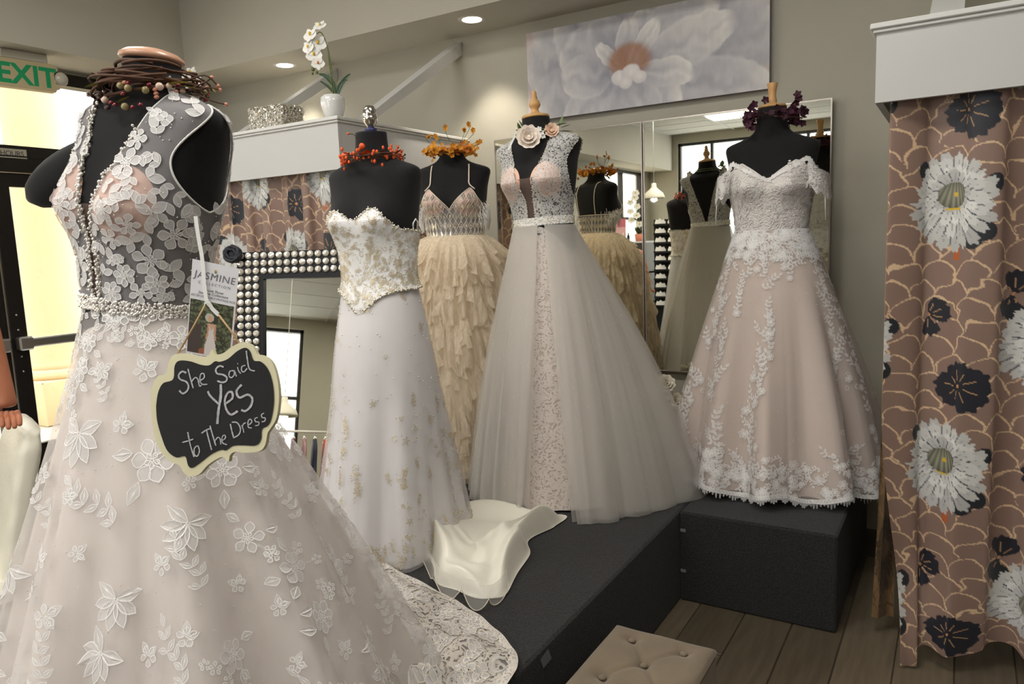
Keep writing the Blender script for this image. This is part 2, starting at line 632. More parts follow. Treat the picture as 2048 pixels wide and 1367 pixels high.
glow_mat('troffer_glow', (255, 246, 226), 3.2)
pbr('light_ring', (215, 212, 204), 0.5)

# ------------------------------------------------------------------ room shell
f = struct(MB().box(ROOM_X0, ROOM_X1, ROOM_Y0, ROOM_Y1, -0.12, -0.006).build('floor', 'floor_base', smooth=False))
pk = [MB().box(-0.0885, 0.0885, -0.597, 0.597, -0.006, 0.0, 0.0025) for _ in range(4)]
pme = []
for i in range(4):
    o_ = pk[i].build('plank', 'plank_%d' % i, smooth=False); pme.append(o_.data); bpy.data.objects.remove(o_)
for (xa, xb, ya, yb) in ((-1.05, 1.9, 0.3, 4.0), (-5.35, -2.62, -2.4, 2.85)):
    nx = int((xb - xa) / 0.18)
    for i in range(nx):
        y = ya - rng.random() * 0.9
        while y < yb - 0.2:
            y0 = y + 0.6
            if y0 + 0.6 <= yb + 0.001 and y0 - 0.6 > -4.0:
                inst('plank', pme[int(rng.integers(4))], f, (xa + 0.09 + i * 0.18, y0, 0))
            y += 1.2


def wall(name, boxes, mat='wall_paint'):
    b = MB()
    for q in boxes:
        b.box(*q)
    return struct(b.build(name, mat, smooth=False))


wall('wall_back', [(ROOM_X0 - 0.2, ROOM_X1 + 0.2, 4.0, 4.2, -0.12, CEIL + 0.3)])
wall('wall_right', [(ROOM_X1, ROOM_X1 + 0.2, ROOM_Y0 - 0.2, 4.0, -0.12, CEIL + 0.3)])
# left (storefront) wall with the door opening, two shop windows
XL0, XL1 = ROOM_X0 - 0.2, ROOM_X0
HEAD = 2.78
wall('wall_left', [(XL0, XL1, ROOM_Y0 - 0.2, 4.0, HEAD, CEIL + 0.3), (XL0, XL1, 3.27, 4.0, -0.12, HEAD),
                   (XL0, XL1, 1.38, 1.55, -0.12, HEAD), (XL0, XL1, -1.7, 1.38, -0.12, 0.45),
                   (XL0, XL1, -4.1, -1.7, -0.12, HEAD), (XL0, XL1, -6.05, -4.1, -0.12, 0.45), (XL0, XL1, ROOM_Y0 - 0.2, -6.05, -0.12, HEAD)])
wall('wall_front', [(ROOM_X0, -4.77, ROOM_Y0 - 0.2, ROOM_Y0, -0.12, CEIL + 0.3), (-1.6, ROOM_X1, ROOM_Y0 - 0.2, ROOM_Y0, -0.12, CEIL + 0.3),
                    (-4.77, -1.6, ROOM_Y0 - 0.2, ROOM_Y0, 3.3, CEIL + 0.3), (-4.77, -1.6, ROOM_Y0 - 0.2, ROOM_Y0, -0.12, 0.45)])
SFX, SFY = -4.87, 3.56          # soffit edges
wall('trim_1', [(ROOM_X0, ROOM_X1, SFY, 4.0, SOFF, CEIL)], 'soffit_paint')
wall('trim_2', [(ROOM_X0, SFX, ROOM_Y0, SFY, SOFF, CEIL)], 'soffit_paint')
ce = struct(MB().box(SFX, ROOM_X1, ROOM_Y0, SFY, CEIL + 0.02, CEIL + 0.2).build('ceiling', 'soffit_paint', smooth=False))
tile_o = MB().box(-0.593, 0.593, -0.293, 0.293, 0, 0.02, 0.004).build('ceiling_tile', 'tile_white', smooth=False)
tme = tile_o.data; bpy.data.objects.remove(tile_o)
# light troffers take the place of some tiles (column, row)
TROFF = {(1, 3), (1, 8), (2, 6), (3, 3), (3, 8), (5, 8), (1, 13), (3, 13)}  # one extra panel, in front of the chalkboard gown, is added to brighten it
nX, nY = int((ROOM_X1 - SFX) / 1.2), int((SFY - ROOM_Y0) / 0.6)
bars = MB()
for i in range(nX + 1):
    bars.box(SFX + i * 1.2 - 0.006, SFX + i * 1.2 + 0.006, ROOM_Y0, SFY, CEIL - 0.006, CEIL + 0.02)
for j in range(nY + 1):
    bars.box(SFX, ROOM_X1, SFY - j * 0.6 - 0.006, SFY - j * 0.6 + 0.006, CEIL - 0.005, CEIL + 0.02)
bars.build('ceiling_grid', 'white_trim', ce, False)
trf = MB().box(-0.59, 0.59, -0.29, 0.29, 0.0, 0.018).build('diffuser', 'troffer_glow', smooth=False); dme = trf.data; bpy.data.objects.remove(trf)
b = MB()
for q in ((-0.593, 0.593, -0.293, -0.275), (-0.593, 0.593, 0.275, 0.293), (-0.593, -0.575, -0.275, 0.275), (0.575, 0.593, -0.275, 0.275)):
    b.box(*q, -0.008, 0.02)
fo = b.build('frame', 'white_trim', smooth=False); fme = fo.data; bpy.data.objects.remove(fo)
for i in range(nX):
    for j in range(nY):
        cx, cy = SFX + (i + 0.5) * 1.2, SFY - (j + 0.5) * 0.6
        if (i, j) in TROFF:
            t = thing('ceiling_light', 'rectangular fluorescent light panel set in the tiled ceiling', 'ceiling light', (cx, cy, CEIL), 0, 'fluorescent ceiling panels')
            inst('frame', fme, t); inst('diffuser', dme, t)
            ld = bpy.data.lights.new('panel_light', 'AREA'); ld.shape = 'RECTANGLE'; ld.size = 1.1; ld.size_y = 0.5
            ld.energy = 30; ld.color = (1.0, 0.97, 0.92)
            lo = bpy.data.objects.new('panel_light', ld); COL.objects.link(lo); lo.parent = t; lo.location = (0, 0, -0.03)
        else:
            inst('ceiling_tile', tme, ce, (cx, cy, CEIL))

# recessed downlights in the soffit over the mirror wall
def downlight(x, y, label, e=42.0):
    t = thing('downlight', label, 'ceiling light', (x, y, SOFF), 0)
    b = MB(); n = 28
    b.lathe([(0.058, -0.002), (0.074, -0.004), (0.082, -0.001), (0.082, 0.004), (0.058, 0.004)], n)
    b.build('ring', 'light_ring', t)
    MB().lathe([(0.0, -0.004), (0.057, -0.004), (0.057, -0.001), (0.0, -0.001)], n).build('lens', 'lamp_glow', t)
    ld = bpy.data.lights.new('spot', 'SPOT'); ld.energy = e; ld.spot_size = math.radians(84); ld.spot_blend = 0.5
    ld.shadow_soft_size = 0.05; ld.color = (1.0, 0.9, 0.75)
    lo = bpy.data.objects.new('spot', ld); COL.objects.link(lo); lo.parent = t; lo.location = (0, 0, -0.02)


downlight(-2.475, 3.74, 'round recessed downlight in the soffit beside the flower painting')
downlight(-4.09, 3.79, 'round recessed downlight in the soffit above the sparkly box')

# ------------------------------------------------------------------ shop windows
def window(name, axis, c, a0, a1, z0, z1, mulls, rails):
    """axis 'x': window in a wall of constant x"""
    w = struct(thing(name, 'dark framed shop window', 'window'))
    del w['label']; del w['category']
    def bx(bb, p0, p1, q0, q1, d):
        if axis == 'x':
            bb.box(c - d, c + d, p0, p1, q0, q1)
        else:
            bb.box(p0, p1, c - d, c + d, q0, q1)
    b = MB()
    bx(b, a0, a1, z0, z0 + 0.05, 0.05); bx(b, a0, a1, z1 - 0.05, z1, 0.05)
    bx(b, a0, a0 + 0.05, z0, z1, 0.05); bx(b, a1 - 0.05, a1, z0, z1, 0.05)
    for mm in mulls:
        bx(b, mm - 0.025, mm + 0.025, z0, z1, 0.045)
    for rr in rails:
        bx(b, a0, a1, rr - 0.025, rr + 0.025, 0.045)
    b.build('window_frame', 'bronze', w, False)
    xs = [a0] + list(mulls) + [a1]
    for i in range(len(xs) - 1):
        g = MB(); bx(g, xs[i] + 0.02, xs[i + 1] - 0.02, z0 + 0.03, z1 - 0.03, 0.003)
        g.build('pane', 'glass', w, False)
    return w


window('window_1', 'x', ROOM_X0 - 0.1, -1.7, 1.38, 0.45, HEAD, (-0.16,), (2.2,))
window('window_2', 'x', ROOM_X0 - 0.1, -6.05, -4.1, 0.45, HEAD, (-5.07,), (1.9,))
window('window_3', 'y', ROOM_Y0 - 0.1, -4.77, -1.6, 0.45, 3.3, (-4.12, -3.2, -2.4), (2.2,))

# ------------------------------------------------------------------ entrance: double doors, transom
XD = ROOM_X0 - 0.03
fr = MB()
fr.box(XD - 0.06, XD + 0.05, 1.55, 3.27, 2.095, 2.265)             # header
fr.box(XD - 0.06, XD + 0.05, 1.55, 3.27, 2.70, HEAD)
fr.box(XD - 0.06, XD + 0.05, 1.55, 1.62, 0, HEAD); fr.box(XD - 0.06, XD + 0.05, 3.2, 3.27, 0, HEAD)
fr.box(XD + 0.03, XD + 0.055, 1.62, 3.2, 2.19, 2.2)
d0 = struct(fr.build('trim_3', 'bronze', smooth=False))
MB().box(XD - 0.005, XD + 0.005, 1.62, 3.2, 2.265, 2.70).build('pane', 'glass', d0, False)
for k, (ya, yb, sg) in enumerate(((2.415, 3.195, 1), (1.625, 2.405, -1))):
    dn = struct(bpy.data.objects.new('door_%d' % (k + 1), None)); COL.objects.link(dn)
    b = MB()
    b.box(XD - 0.022, XD + 0.022, ya, ya + 0.105, 0.012, 2.09, 0.004)
    b.box(XD - 0.022, XD + 0.022, yb - 0.105, yb, 0.012, 2.09, 0.004)
    b.box(XD - 0.021, XD + 0.021, ya + 0.1, yb - 0.1, 0.012, 0.27)
    b.box(XD - 0.021, XD + 0.021, ya + 0.1, yb - 0.1, 2.0, 2.09)
    b.build('door_frame', 'bronze', dn, False)
    MB().box(XD - 0.004, XD + 0.004, ya + 0.1, yb - 0.1, 0.26, 2.01).build('pane', 'glass', dn, False)
    p = MB()
    p.box(XD + 0.05, XD + 0.085, ya + 0.03, yb - 0.03, 0.94, 1.0, 0.008)
    p.box(XD + 0.02, XD + 0.09, ya + 0.02, ya + 0.11, 0.925, 1.015, 0.01)
    p.box(XD + 0.02, XD + 0.09, yb - 0.11, yb - 0.02, 0.925, 1.015, 0.01)
    p.build('push_bar', 'steel', dn, False)
    q = MB()
    for z in (0.78, 0.88, 1.06, 1.16):
        for y in (ya + 0.05, yb - 0.05):
            q.lathe([(0.0, 0), (0.008, 0), (0.006, 0.004), (0.0, 0.005)], 10)
            q.V[-1] = q.V[-1][:, [2, 0, 1]] + np.array([XD + 0.021, y, z])
    q.build('screw', 'steel', dn)
pbr('sign_plate', (176, 172, 158), 0.6)
pbr('sign_ink', (60, 58, 54), 0.7)


def wall_text(txt, size, O, U, V, mat, parent, name='lettering', bold=0.0, align='LEFT', spacing=1.0, off=0.0008):
    v, F = text_mesh(txt, size, bold, spacing, align)
    U = np.asarray(U, float); V = np.asarray(V, float); N = np.cross(U, V)
    P = np.asarray(O, float) + v[:, :1] * U + v[:, 1:2] * V + N * off
    return obj(name, P, F, mat, parent, False)


pl = thing('door_notice', 'narrow pale notice strip with capitals on the dark door header', 'sign', (XD + 0.05, 2.3, 2.195))
a_ = MB().box(0, 0.004, -0.62, 0.335, -0.012, 0.047).build('plate', 'sign_plate', pl, False)
wall_text('UNLOCKED DURING BUSINESS HOURS', 0.046, (0.0045, 0.318, 0.002), (0, 1, 0), (0, 0, 1), 'sign_ink', pl, align='RIGHT', spacing=0.92)
tag(MB().box(XD + 0.022, XD + 0.03, 2.36, 2.435, 2.03, 2.085, 0.003).build('door_sticker', 'sign_plate', smooth=False), 'small pale rectangular plate at the top of the meeting stile', 'sign')

# exit sign hung under the soffit by the door
pbr('exit_beige', (186, 172, 136), 0.5)
pbr('exit_green', (20, 150, 96), 0.5)
pbr('lamp_plastic', (190, 186, 172), 0.3, coat=0.4)
ex = thing('exit_sign', 'beige exit sign with green letters and round emergency lamp heads under the soffit', 'sign', (-5.02, 2.53, 2.655), 0.0)
b = MB(); HX = 0.036
prof = []
for sy, sz in ((1, -1), (1, 1), (-1, 1), (-1, -1)):
    for t in np.linspace(0, 1, 5):
        a = t * PI / 2
        ca, sa = (math.cos(a), math.sin(a)) if sy * sz > 0 else (math.sin(a), math.cos(a))
        prof.append((sy * (0.215 - 0.03 * (1 - 1) - 0.028 * (1 - ca)), sz * (0.093 - 0.028 * (1 - sa))))
prof = [(0.19, -0.1), (0.2, -0.085), (0.222, -0.075), (0.226, -0.05), (0.2, -0.04), (0.19, -0.02), (0.19, 0.03), (0.2, 0.05), (0.222, 0.06), (0.215, 0.08), (0.195, 0.09), (0.175, 0.1)]
prof = prof + [(-y, z) for y, z in prof[::-1]]
n = len(prof)
V = [(HX, y, z) for y, z in prof] + [(-HX, y, z) for y, z in prof]
b.add(V, [list(range(n)), list(range(n, 2 * n))[::-1]] + [[i, n + i, n + (i + 1) % n, (i + 1) % n] for i in range(n)])
b.build('housing', 'exit_beige', ex, False)
MB().box(-0.03, 0.03, -0.16, 0.16, 0.1, 0.168, 0.008).build('bracket', 'lamp_plastic', ex, False)
for sy in (-1, 1):
    q = MB().lathe([(0.0, -0.03), (0.03, -0.028), (0.046, -0.01), (0.05, 0.004), (0.044, 0.018), (0.02, 0.027), (0.0, 0.029)], 20)
    q.V[0] = q.V[0][:, [2, 0, 1]] + np.array([0.02, sy * 0.245, 0.005])
    q.tube([(0, sy * 0.18, 0.005), (0, sy * 0.22, 0.005)], 0.014, 8)
    q.build('lamp_head', 'lamp_plastic', ex)
wall_text('EXIT', 0.195, (HX, 0.0, -0.068), (0, 1, 0), (0, 0, 1), 'exit_green', ex, bold=0.006, align='CENTER', spacing=1.02)
ex.rotation_euler = (0, 0, math.radians(-6)); ex.scale = (0.82, 0.82, 0.85)

# ------------------------------------------------------------------ outside
struct(MB().box(-16, XL0, -10, 12, -0.2, -0.03).build('ground_outside', 'concrete', smooth=False))
c_ = onx(100, 560, -7.6)
t = thing('porch_column', 'cream round porch column standing outside the glass door', 'column', (-7.6, float(c_[1]), -0.03))
MB().lathe([(0.3, 0.5), (0.27, 0.56), (0.26, 0.6), (0.24, 3.4), (0.3, 3.5)], 32).build('shaft', 'stucco', t)
MB().box(-0.36, 0.36, -0.36, 0.36, 0, 0.42, 0.01).lathe([(0.34, 0.42), (0.36, 0.45), (0.34, 0.5), (0.3, 0.51)], 32).build('base', 'stucco', t)
tag(MB().box(-13.4, -13.0, -9, 14, -0.03, 3.0).build('neighbour_building', 'stucco', smooth=False), 'pale sunlit stucco wall across the walkway', 'building')
def bush(x, y, z, r, n=900):
    V = []; F = []
    for i in range(n):
        d = rng.normal(size=3); d /= np.linalg.norm(d)
        p = np.array([x, y, z]) + d * r * rng.uniform(0.6, 1.0)
        a = rng.normal(size=3); a /= np.linalg.norm(a); c = np.cross(a, d)
        k = len(V); V += [p - a * .07, p + c * .03, p + a * .07, p - c * .03]; F.append([k, k + 1, k + 2, k + 3])
    return V, F
pt = onx(148, 560, -11.0)
V, F = bush(-11.0, float(pt[1]) + 0.3, 1.2, 0.75)
t = thing('shrub', 'green leafy shrub growing outside beyond the porch column', 'shrub', (-11.0, float(pt[1]) + 0.3, -0.03))
obj('foliage', np.array(V) - np.array(t.location), F, 'leaf_far', t, False)
MB().tube([(0, 0, 0), (0.02, 0, 0.6), (0, 0.03, 1.1)], 0.04, 8).build('stem', 'wood_light', t)
# ------------------------------------------------------------------ printed curtain cloth
def paint_print(p, q, ph=(0.0, 0.0)):
    """colours of the printed cloth; p across, q down, metres"""
    p = p + ph[0]; q = q + ph[1]
    base = lin((132, 107, 96)); line = lin((208, 178, 144))
    c = np.ones(p.shape + (3,)) * base
    wob = 0.006 * np.sin(p * 61 + 3 * np.sin(q * 37)) + 0.004 * np.sin(q * 113 + p * 40)
    pw, qw = p + wob, q + 0.8 * wob
    h, w = 0.062, 0.118
    for dj in (0, 1):
        j = np.floor(qw / h) + dj
        hs = np.sin(j * 12.9898) * 43758.5
        off = (hs - np.floor(hs)) * 0.05 + 0.5 * w * (j % 2)
        xi = np.floor((pw - off) / w)
        hx = np.sin(xi * 78.2 + j * 37.7) * 9631.3; hx = hx - np.floor(hx)
        dx = pw - off - (xi + 0.5) * w
        dy = (j * h) - qw
        R = 0.5 * w * (0.92 + 0.16 * hx)
        r = np.sqrt(dx ** 2 + (dy * (0.9 + 0.35 * hx)) ** 2)
        d = np.abs(r - R)
        mk = (dy > -0.006) & (dy < 0.075) & (d < 0.0028 + 0.0006 * hx)
        c[mk] = line
    PX, PY = 0.70, 0.88

    def near(cx, cy):
        dx = p - cx; dx = dx - PX * np.round(dx / PX)
        dy = q - cy; dy = dy - PY * np.round(dy / PY)
        return dx, dy

    def blob(cx, cy, R, a0, lobes):
        dx, dy = near(cx, cy)
        r = np.hypot(dx, dy); a = np.arctan2(dy, dx) - a0
        edge = np.zeros_like(r)
        for la, lr, ls in lobes:
            da = (a - la + PI) % (2 * PI) - PI
            edge = np.maximum(edge, R * lr * np.clip(1 - (np.abs(da) / ls) ** 4, 0, 1) ** 0.4)
        edge = edge * (1 + 0.04 * np.sin(a * 14) + 0.03 * np.sin(a * 23 + 1))
        mk = r < edge
        c[mk] = lin((27, 28, 38))
        ra = (a * 9 / (2 * PI)); fr = np.abs(ra - np.round(ra)) * 2 * PI / 9 * r
        mk2 = mk & (fr < 0.0016) & (r > 0.25 * edge) & (r < 0.66 * edge)
        c[mk2] = lin((178, 140, 100))
        c[mk & (r < 0.006)] = lin((200, 140, 90))

    def peony(cx, cy, R):
        dx, dy = near(cx, cy)
        # dark under-leaves
        for la, lr in ((0.7, 1.08), (1.0, 1.05), (3.9, 1.05), (-0.35, 1.04)):
            da = np.hypot(dx - R * lr * math.cos(la) * 0.92, dy - R * lr * math.sin(la) * 0.92)
            c[da < R * 0.19] = lin((30, 32, 40))
        st = (np.abs(dx - 0.1 * R) < 0.07 * R) & (dy > 0.8 * R) & (dy < 1.22 * R)
        c[st] = lin((176, 92, 44))
        ox, oy = dx, dy + 0.12 * R
        for lay, (ro, n, sh, tone) in enumerate(((1.0, 23, 0.0, 200), (0.86, 20, 0.4, 214), (0.72, 17, 0.15, 224), (0.58, 14, 0.6, 216), (0.46, 11, 0.2, 200))):
            ex, ey = dx, dy + 0.05 * R * lay
            r = np.hypot(ex, ey * (1.0 if lay < 2 else 1.12)); a = np.arctan2(ey, ex) + sh
            k = a * n / (2 * PI); fk = k - np.floor(k)
            hs = np.sin(np.floor(k) * 91.7 + lay * 13.1) * 4375.8; hs = hs - np.floor(hs)
            edge = R * ro * (0.74 + 0.20 * hs + 0.16 * np.sin(PI * fk) ** 0.7 + 0.025 * np.sin(a * 61))
            mk = r < edge
            v = tone - 26 * hs[mk] - 46 * np.clip((r[mk] / edge[mk] - 0.35), 0, 1) * 0 - 60 * np.clip(0.75 - r[mk] / edge[mk], 0, 1)
            vv = np.clip(v, 60, 235)
            c[mk] = lin(np.stack([vv, vv, vv * 0.985], -1) / 255.0)
            strk = mk & ((fk < 0.07) | (fk > 0.95)) & (r > 0.45 * edge)
            c[strk] = lin((70, 74, 84))
            s2 = mk & (np.abs(fk - 0.5 - 0.1 * (hs - 0.5)) < 0.035) & (r > 0.5 * edge) & (r < 0.85 * edge)
            c[s2] = lin((150, 152, 158))
        r = np.hypot(ox / 0.30, (oy) / 0.27) / R
        mk = r < 1
        g = 128 + 26 * np.sin(np.arctan2(oy + 0.6 * R, ox)[mk] * 44) - 30 * r[mk] ** 2
        c[mk] = lin(np.stack([g, g * 1.0, g * 0.86], -1) / 255.0)
        c[(np.hypot(ox - 0.02 * R, oy + 0.02 * R) < 0.045 * R) | ((np.abs(oy - 0.28 * R + 0.04 * np.abs(ox)) < 0.02 * R) & (np.abs(ox) < 0.16 * R))] = lin((206, 172, 40))

    blob(0.05, 0.60, 0.098, 0.4, ((0.0, 1.0, 1.5), (2.4, 0.85, 1.2), (-2.0, 0.8, 1.2)))
    blob(0.38, 0.86, 0.10, 1.6, ((0.6, 1.0, 1.3), (2.9, 0.95, 1.1), (-1.6, 0.7, 0.8)))
    blob(-0.06, 0.37, 0.07, -0.5, ((0.0, 0.9, 1.2), (2.0, 1.0, 0.7)))
    blob(0.24, 0.30, 0.075, 2.0, ((0.0, 1.0, 0.8), (3.0, 1.0, 1.0)))
    peony(0.0, 0.0, 0.155)
    peony(0.35, 0.46, 0.155)
    return c


pbr('print_cloth', (150, 118, 100), 0.46, vcol='print', sheen=0.15, bump=(600, 0.05))
pbr('print_reverse', (132, 96, 62), 0.8, noise=(14, 0.2), bump=(400, 0.06))
pbr('curtain_edge', (196, 148, 104), 0.7)
pbr('rod_metal', (150, 146, 140), 0.35, 0.9)


def curtain(t, A, B, top, bot, gather, nf, amp, ph, du, dv, seed=0, sway=None, name='cloth'):
    """cloth hung from A to B (plan points); folds swing across that line"""
    r_ = np.random.default_rng(seed)
    A = np.array(A, float); B = np.array(B, float)
    L = np.linalg.norm(B - A); d = (B - A) / L; nrm = np.array([d[1], -d[0]])
    nu, nv = int(L * gather / du) + 2, int((top - bot) / dv) + 2
    u = np.linspace(0, 1, nu)[:, None]; v = np.linspace(0, 1, nv)[None, :]
    ph_ = r_.uniform(0, 6, 4)
    w = amp * ((0.55 + 0.45 * v) * np.sin(2 * PI * nf * u + ph_[0] + 0.8 * np.sin(2 * PI * u * nf * 0.31 + ph_[1]) + 0.5 * v) +
               0.35 * v * np.sin(2 * PI * nf * 1.7 * u + ph_[2] - 1.2 * v))
    al = L * u + 0.25 * amp * np.sin(4 * PI * nf * u + ph_[3])
    X = A[0] + d[0] * al + nrm[0] * w; Y = A[1] + d[1] * al + nrm[1] * w
    Z = top + (bot - top) * v + 0 * u
    if sway is not None:
        X, Y, Z = sway(u + 0 * v, v + 0 * u, X, Y, Z)
    P = np.stack([X + 0 * v, Y + 0 * v, Z], -1)
    Pp = L * gather * u + 0 * v; Q = (top - bot) * v + 0 * u
    c = paint_print(Pp, Q, ph)
    return obj(name, P, gridF(nu, nv), 'print_cloth', t, True, None, c.reshape(-1, 3)), L


# ------------------------------------------------------------------ fitting booths
def valance(name, label, x0, x1, y0, ztop, zbot, corner):
    """white box pelmet in front of a fitting booth; corner is the x of its free side"""
    t = thing(name, label, 'pelmet', (corner, y0, zbot))
    xf = lambda x: x - corner
    s = 1 if corner == x0 else -1
    MB().box(xf(x0), xf(x1), 0, 0.022, 0, ztop - zbot).build('front_board', 'white_panel', t, False)
    MB().box(min(0, s * 0.022), max(0, s * 0.022), 0.023, 4.0 - y0, 0, ztop - zbot).build('side_board', 'white_panel', t, False)
    h = ztop - zbot
    cm = MB()
    e = 0.018
    for k, (a, b_) in enumerate(((0.0, 0.012), (0.012, 0.03))):
        o_ = e * (0.55 if k == 0 else 1.0)
        cm.box(xf(x0) - (o_ if s == 1 else 0), xf(x1) + (o_ if s == -1 else 0), -o_, 0.03, h - 0.02 + a, h - 0.02 + b_, 0.003)
        cm.box(min(-s * o_, s * 0.03), max(-s * o_, s * 0.03), 0.03, 4.0 - y0, h - 0.02 + a, h - 0.02 + b_, 0.003)
    cm.build('cap_moulding', 'white_trim', t, False)
    MB().box(min(s * 0.024, xf(x1 if s == 1 else x0)), max(s * 0.024, xf(x1 if s == 1 else x0)), 0.024, 4.0 - y0, h - 0.03, h - 0.012).build('top_panel', 'white_panel', t, False)
    return t


LBX, LBY, LZT, LZB = -2.72, 2.84, 2.165, 1.914
valance('booth_valance', 'white box valance of the corner fitting booth carrying the orchid vase', -4.3, LBX, LBY, LZT, LZB, LBX)
RBX, RBY, RZT, RZB = -0.258, 2.74, 2.145, 1.91
valance('booth_valance', 'white box valance above the large floral curtain', RBX, 1.35, RBY, RZT, RZB, RBX)


def brace(x, w, label, y0, z0, y1=3.995, z1=2.74):
    d = np.array([y1 - y0, z1 - z0]); d /= np.linalg.norm(d); nn = np.array([-d[1], d[0]])
    h = 0.045
    V = []
    for sx in (-w / 2, w / 2):
        V += [(x + sx, y0, z0), (x + sx, y0 + 0.075, z0), (x + sx, y1, z1 - 0.05), (x + sx, y1, z1 + 0.03)]
    return tag(obj('booth_brace', V, [[0, 1, 2, 3], [4, 7, 6, 5], [0, 4, 5, 1], [1, 5, 6, 2], [2, 6, 7, 3], [3, 7, 4, 0]], 'white_trim', None, False), label, 'brace', 'diagonal braces above the booths')


brace(-2.765, 0.07, 'white diagonal brace rising from the booth corner beside the orchid vase', 3.03, LZT + 0.0115)
brace(-3.83, 0.07, 'white diagonal brace rising from the booth top behind the sparkly box', 3.03, LZT + 0.0115)
brace(-0.07, 0.10, 'white diagonal brace rising above the right hand booth valance', 2.86, RZT + 0.0115, z1=2.70)


def rod(A, B, z, label):
    t = tag(MB().tube([(A[0], A[1], z), (B[0], B[1], z)], 0.011, 10).build('curtain_rod', 'rod_metal'), label, 'rod')
    return t


# large curtain on the right
pA = ony(1905, 402, 2.80)                      # where one white peony shows
gat = 1.30
Lr = 1.42
ph_r = (-(pA[0] - (-0.212)) * gat, -(1.945 - pA[2]))


def sway_r(u, v, X, Y, Z):
    k = np.exp(-(u / 0.06) ** 2)
    X = X + 0.085 * k * sm((v - 0.55) / 0.45) + 0.01 * v * np.sin(u * 40)
    Y = Y - 0.10 * sm((v - 0.80) / 0.2) * np.exp(-((u - 0.05) / 0.10) ** 2)
    Z = Z + 0.07 * sm((u - 0.07) / 0.05) * sm((v - 0.86) / 0.14) * (1 + 0.3 * np.sin(u * 30))
    return X, Y, Z


t = thing('floral_curtain', 'tan curtain printed with white peonies and black lily pads under the right valance', 'curtain', (0, 0, 0), 0, 'booth curtains')
curtain(t, (-0.212, 2.80), (-0.212 + Lr, 2.80), 1.945, 0.012, gat, 6.5, 0.036, ph_r, 0.0035, 0.0035, 3, sway_r)
ee = MB().tube([(-0.212 + 0.085 * float(sm((v - 0.55) / 0.45)) - 0.002, 2.795 - 0.075 * float(sm((v - 0.8) / 0.2)), 1.945 - 1.93 * v) for v in np.linspace(0, 1, 24)], 0.0035, 6)
ee.build('edge_binding', 'curtain_edge', t)
rod((RBX + 0.023, 2.80), (1.3, 2.80), 1.965, 'metal rod carrying the large floral curtain on the right')
# narrow return panel showing the tan reverse of the cloth
t = thing('floral_curtain', 'narrow tan reverse side of a floral curtain hanging beside the dark platform end', 'curtain', (0, 0, 0), 0, 'booth curtains')

n_u, n_v = 60, 400
u = np.linspace(0, 1, n_u)[:, None]; v = np.linspace(0, 1, n_v)[None, :]
_e = [ony(x_, y_, 2.89) for x_, y_ in ((1778, 290), (1772, 500), (1770, 650), (1765, 800), (1754, 1050), (1742, 1235))]
_z = np.array([q[2] for q in _e]); _x = np.array([q[0] for q in _e])
Zl = 1.94 - (1.94 - max(_z[-1], 0.012)) * v
xl = np.interp(-Zl, -_z, _x)
Xp = xl + (-0.17 - xl) * u + 0.004 * np.sin(u * 9)
Yp = 2.89 + 0.05 * u + 0.012 * np.sin(u * 8 + v * 2)
Zp = Zl + 0 * u
cr = paint_print(0.3 * u + 0 * v, 1.93 * v + 0 * u, (0.2, 0.55))
lum = cr.mean(-1, keepdims=True)
cr = lin((118, 92, 62)) * np.clip(1.2 - 3.0 * np.abs(lum - lin((142, 116, 104)).mean()), 0.25, 1)
obj('cloth', np.stack([Xp + 0 * u, Yp, Zp + 0 * u], -1), gridF(n_u, n_v), 'print_cloth', t, True, None, cr.reshape(-1, 3))
rod((RBX + 0.045, 2.83), (RBX + 0.045, 3.99), 1.962, 'metal rod along the side of the right booth')

# curtains of the corner booth
t = thing('floral_curtain', 'floral curtain on the front of the corner booth behind the crystal framed mirror', 'curtain', (0, 0, 0), 0, 'booth curtains')
curtain(t, (-4.2, 2.90), (-2.79, 2.90), 1.945, 0.03, 1.35, 9, 0.03, (0.0, 0.42), 0.0035, 0.005, 5)
t = thing('floral_curtain', 'floral curtain on the side of the corner booth between the ballgowns', 'curtain', (0, 0, 0), 0, 'booth curtains')
curtain(t, (-2.782, 2.93), (-2.782, 3.96), 1.945, 0.03, 1.35, 7, 0.026, (0.31, 0.62), 0.0035, 0.005, 6)
rod((-4.25, 2.90), (-2.745, 2.90), 1.965, 'metal rod carrying the front curtain of the corner booth')
rod((-2.782, 2.92), (-2.782, 3.99), 1.968, 'metal rod carrying the side curtain of the corner booth')

# ------------------------------------------------------------------ platforms
def platform(label, x0, x1, y0, y1, h=PLAT):
    t = thing('carpeted_platform', label, 'platform', ((x0 + x1) / 2, (y0 + y1) / 2, 0), 0, 'charcoal display platforms')
    hx, hy = (x1 - x0) / 2, (y1 - y0) / 2
    MB().box(-hx, hx, -hy, hy, 0.001, h, 0.008).build('carpet_cover', 'carpet', t, False)
    return t


platform('low charcoal carpeted platform under the lace gown with the chalkboard', -2.02, -0.957, 0.3, 1.378)
pl2 = platform('long charcoal carpeted platform holding the satin, ruffled and tulle gowns', -2.70, -0.957, 1.38, 3.9)
pb = platform('short charcoal carpeted platform box under the off-shoulder blush gown', -0.955, -0.355, 2.832, 3.9)
for z in (0.30, 0.125):
    MB().box(-0.297, -0.275, -0.5355, -0.5340, z, z + 0.013).build('clip', 'velcro', pb, False)
q_ = onx(1093, 1338, -0.957) - np.array(pl2.location)
obj('tape_patch', [(0.873, q_[1] - 0.035, 0.36), (0.873, q_[1] + 0.01, 0.37), (0.873, q_[1] + 0.03, 0.33), (0.873, q_[1] - 0.02, 0.325)], [[0, 1, 2, 3]], 'velcro', pl2, False)

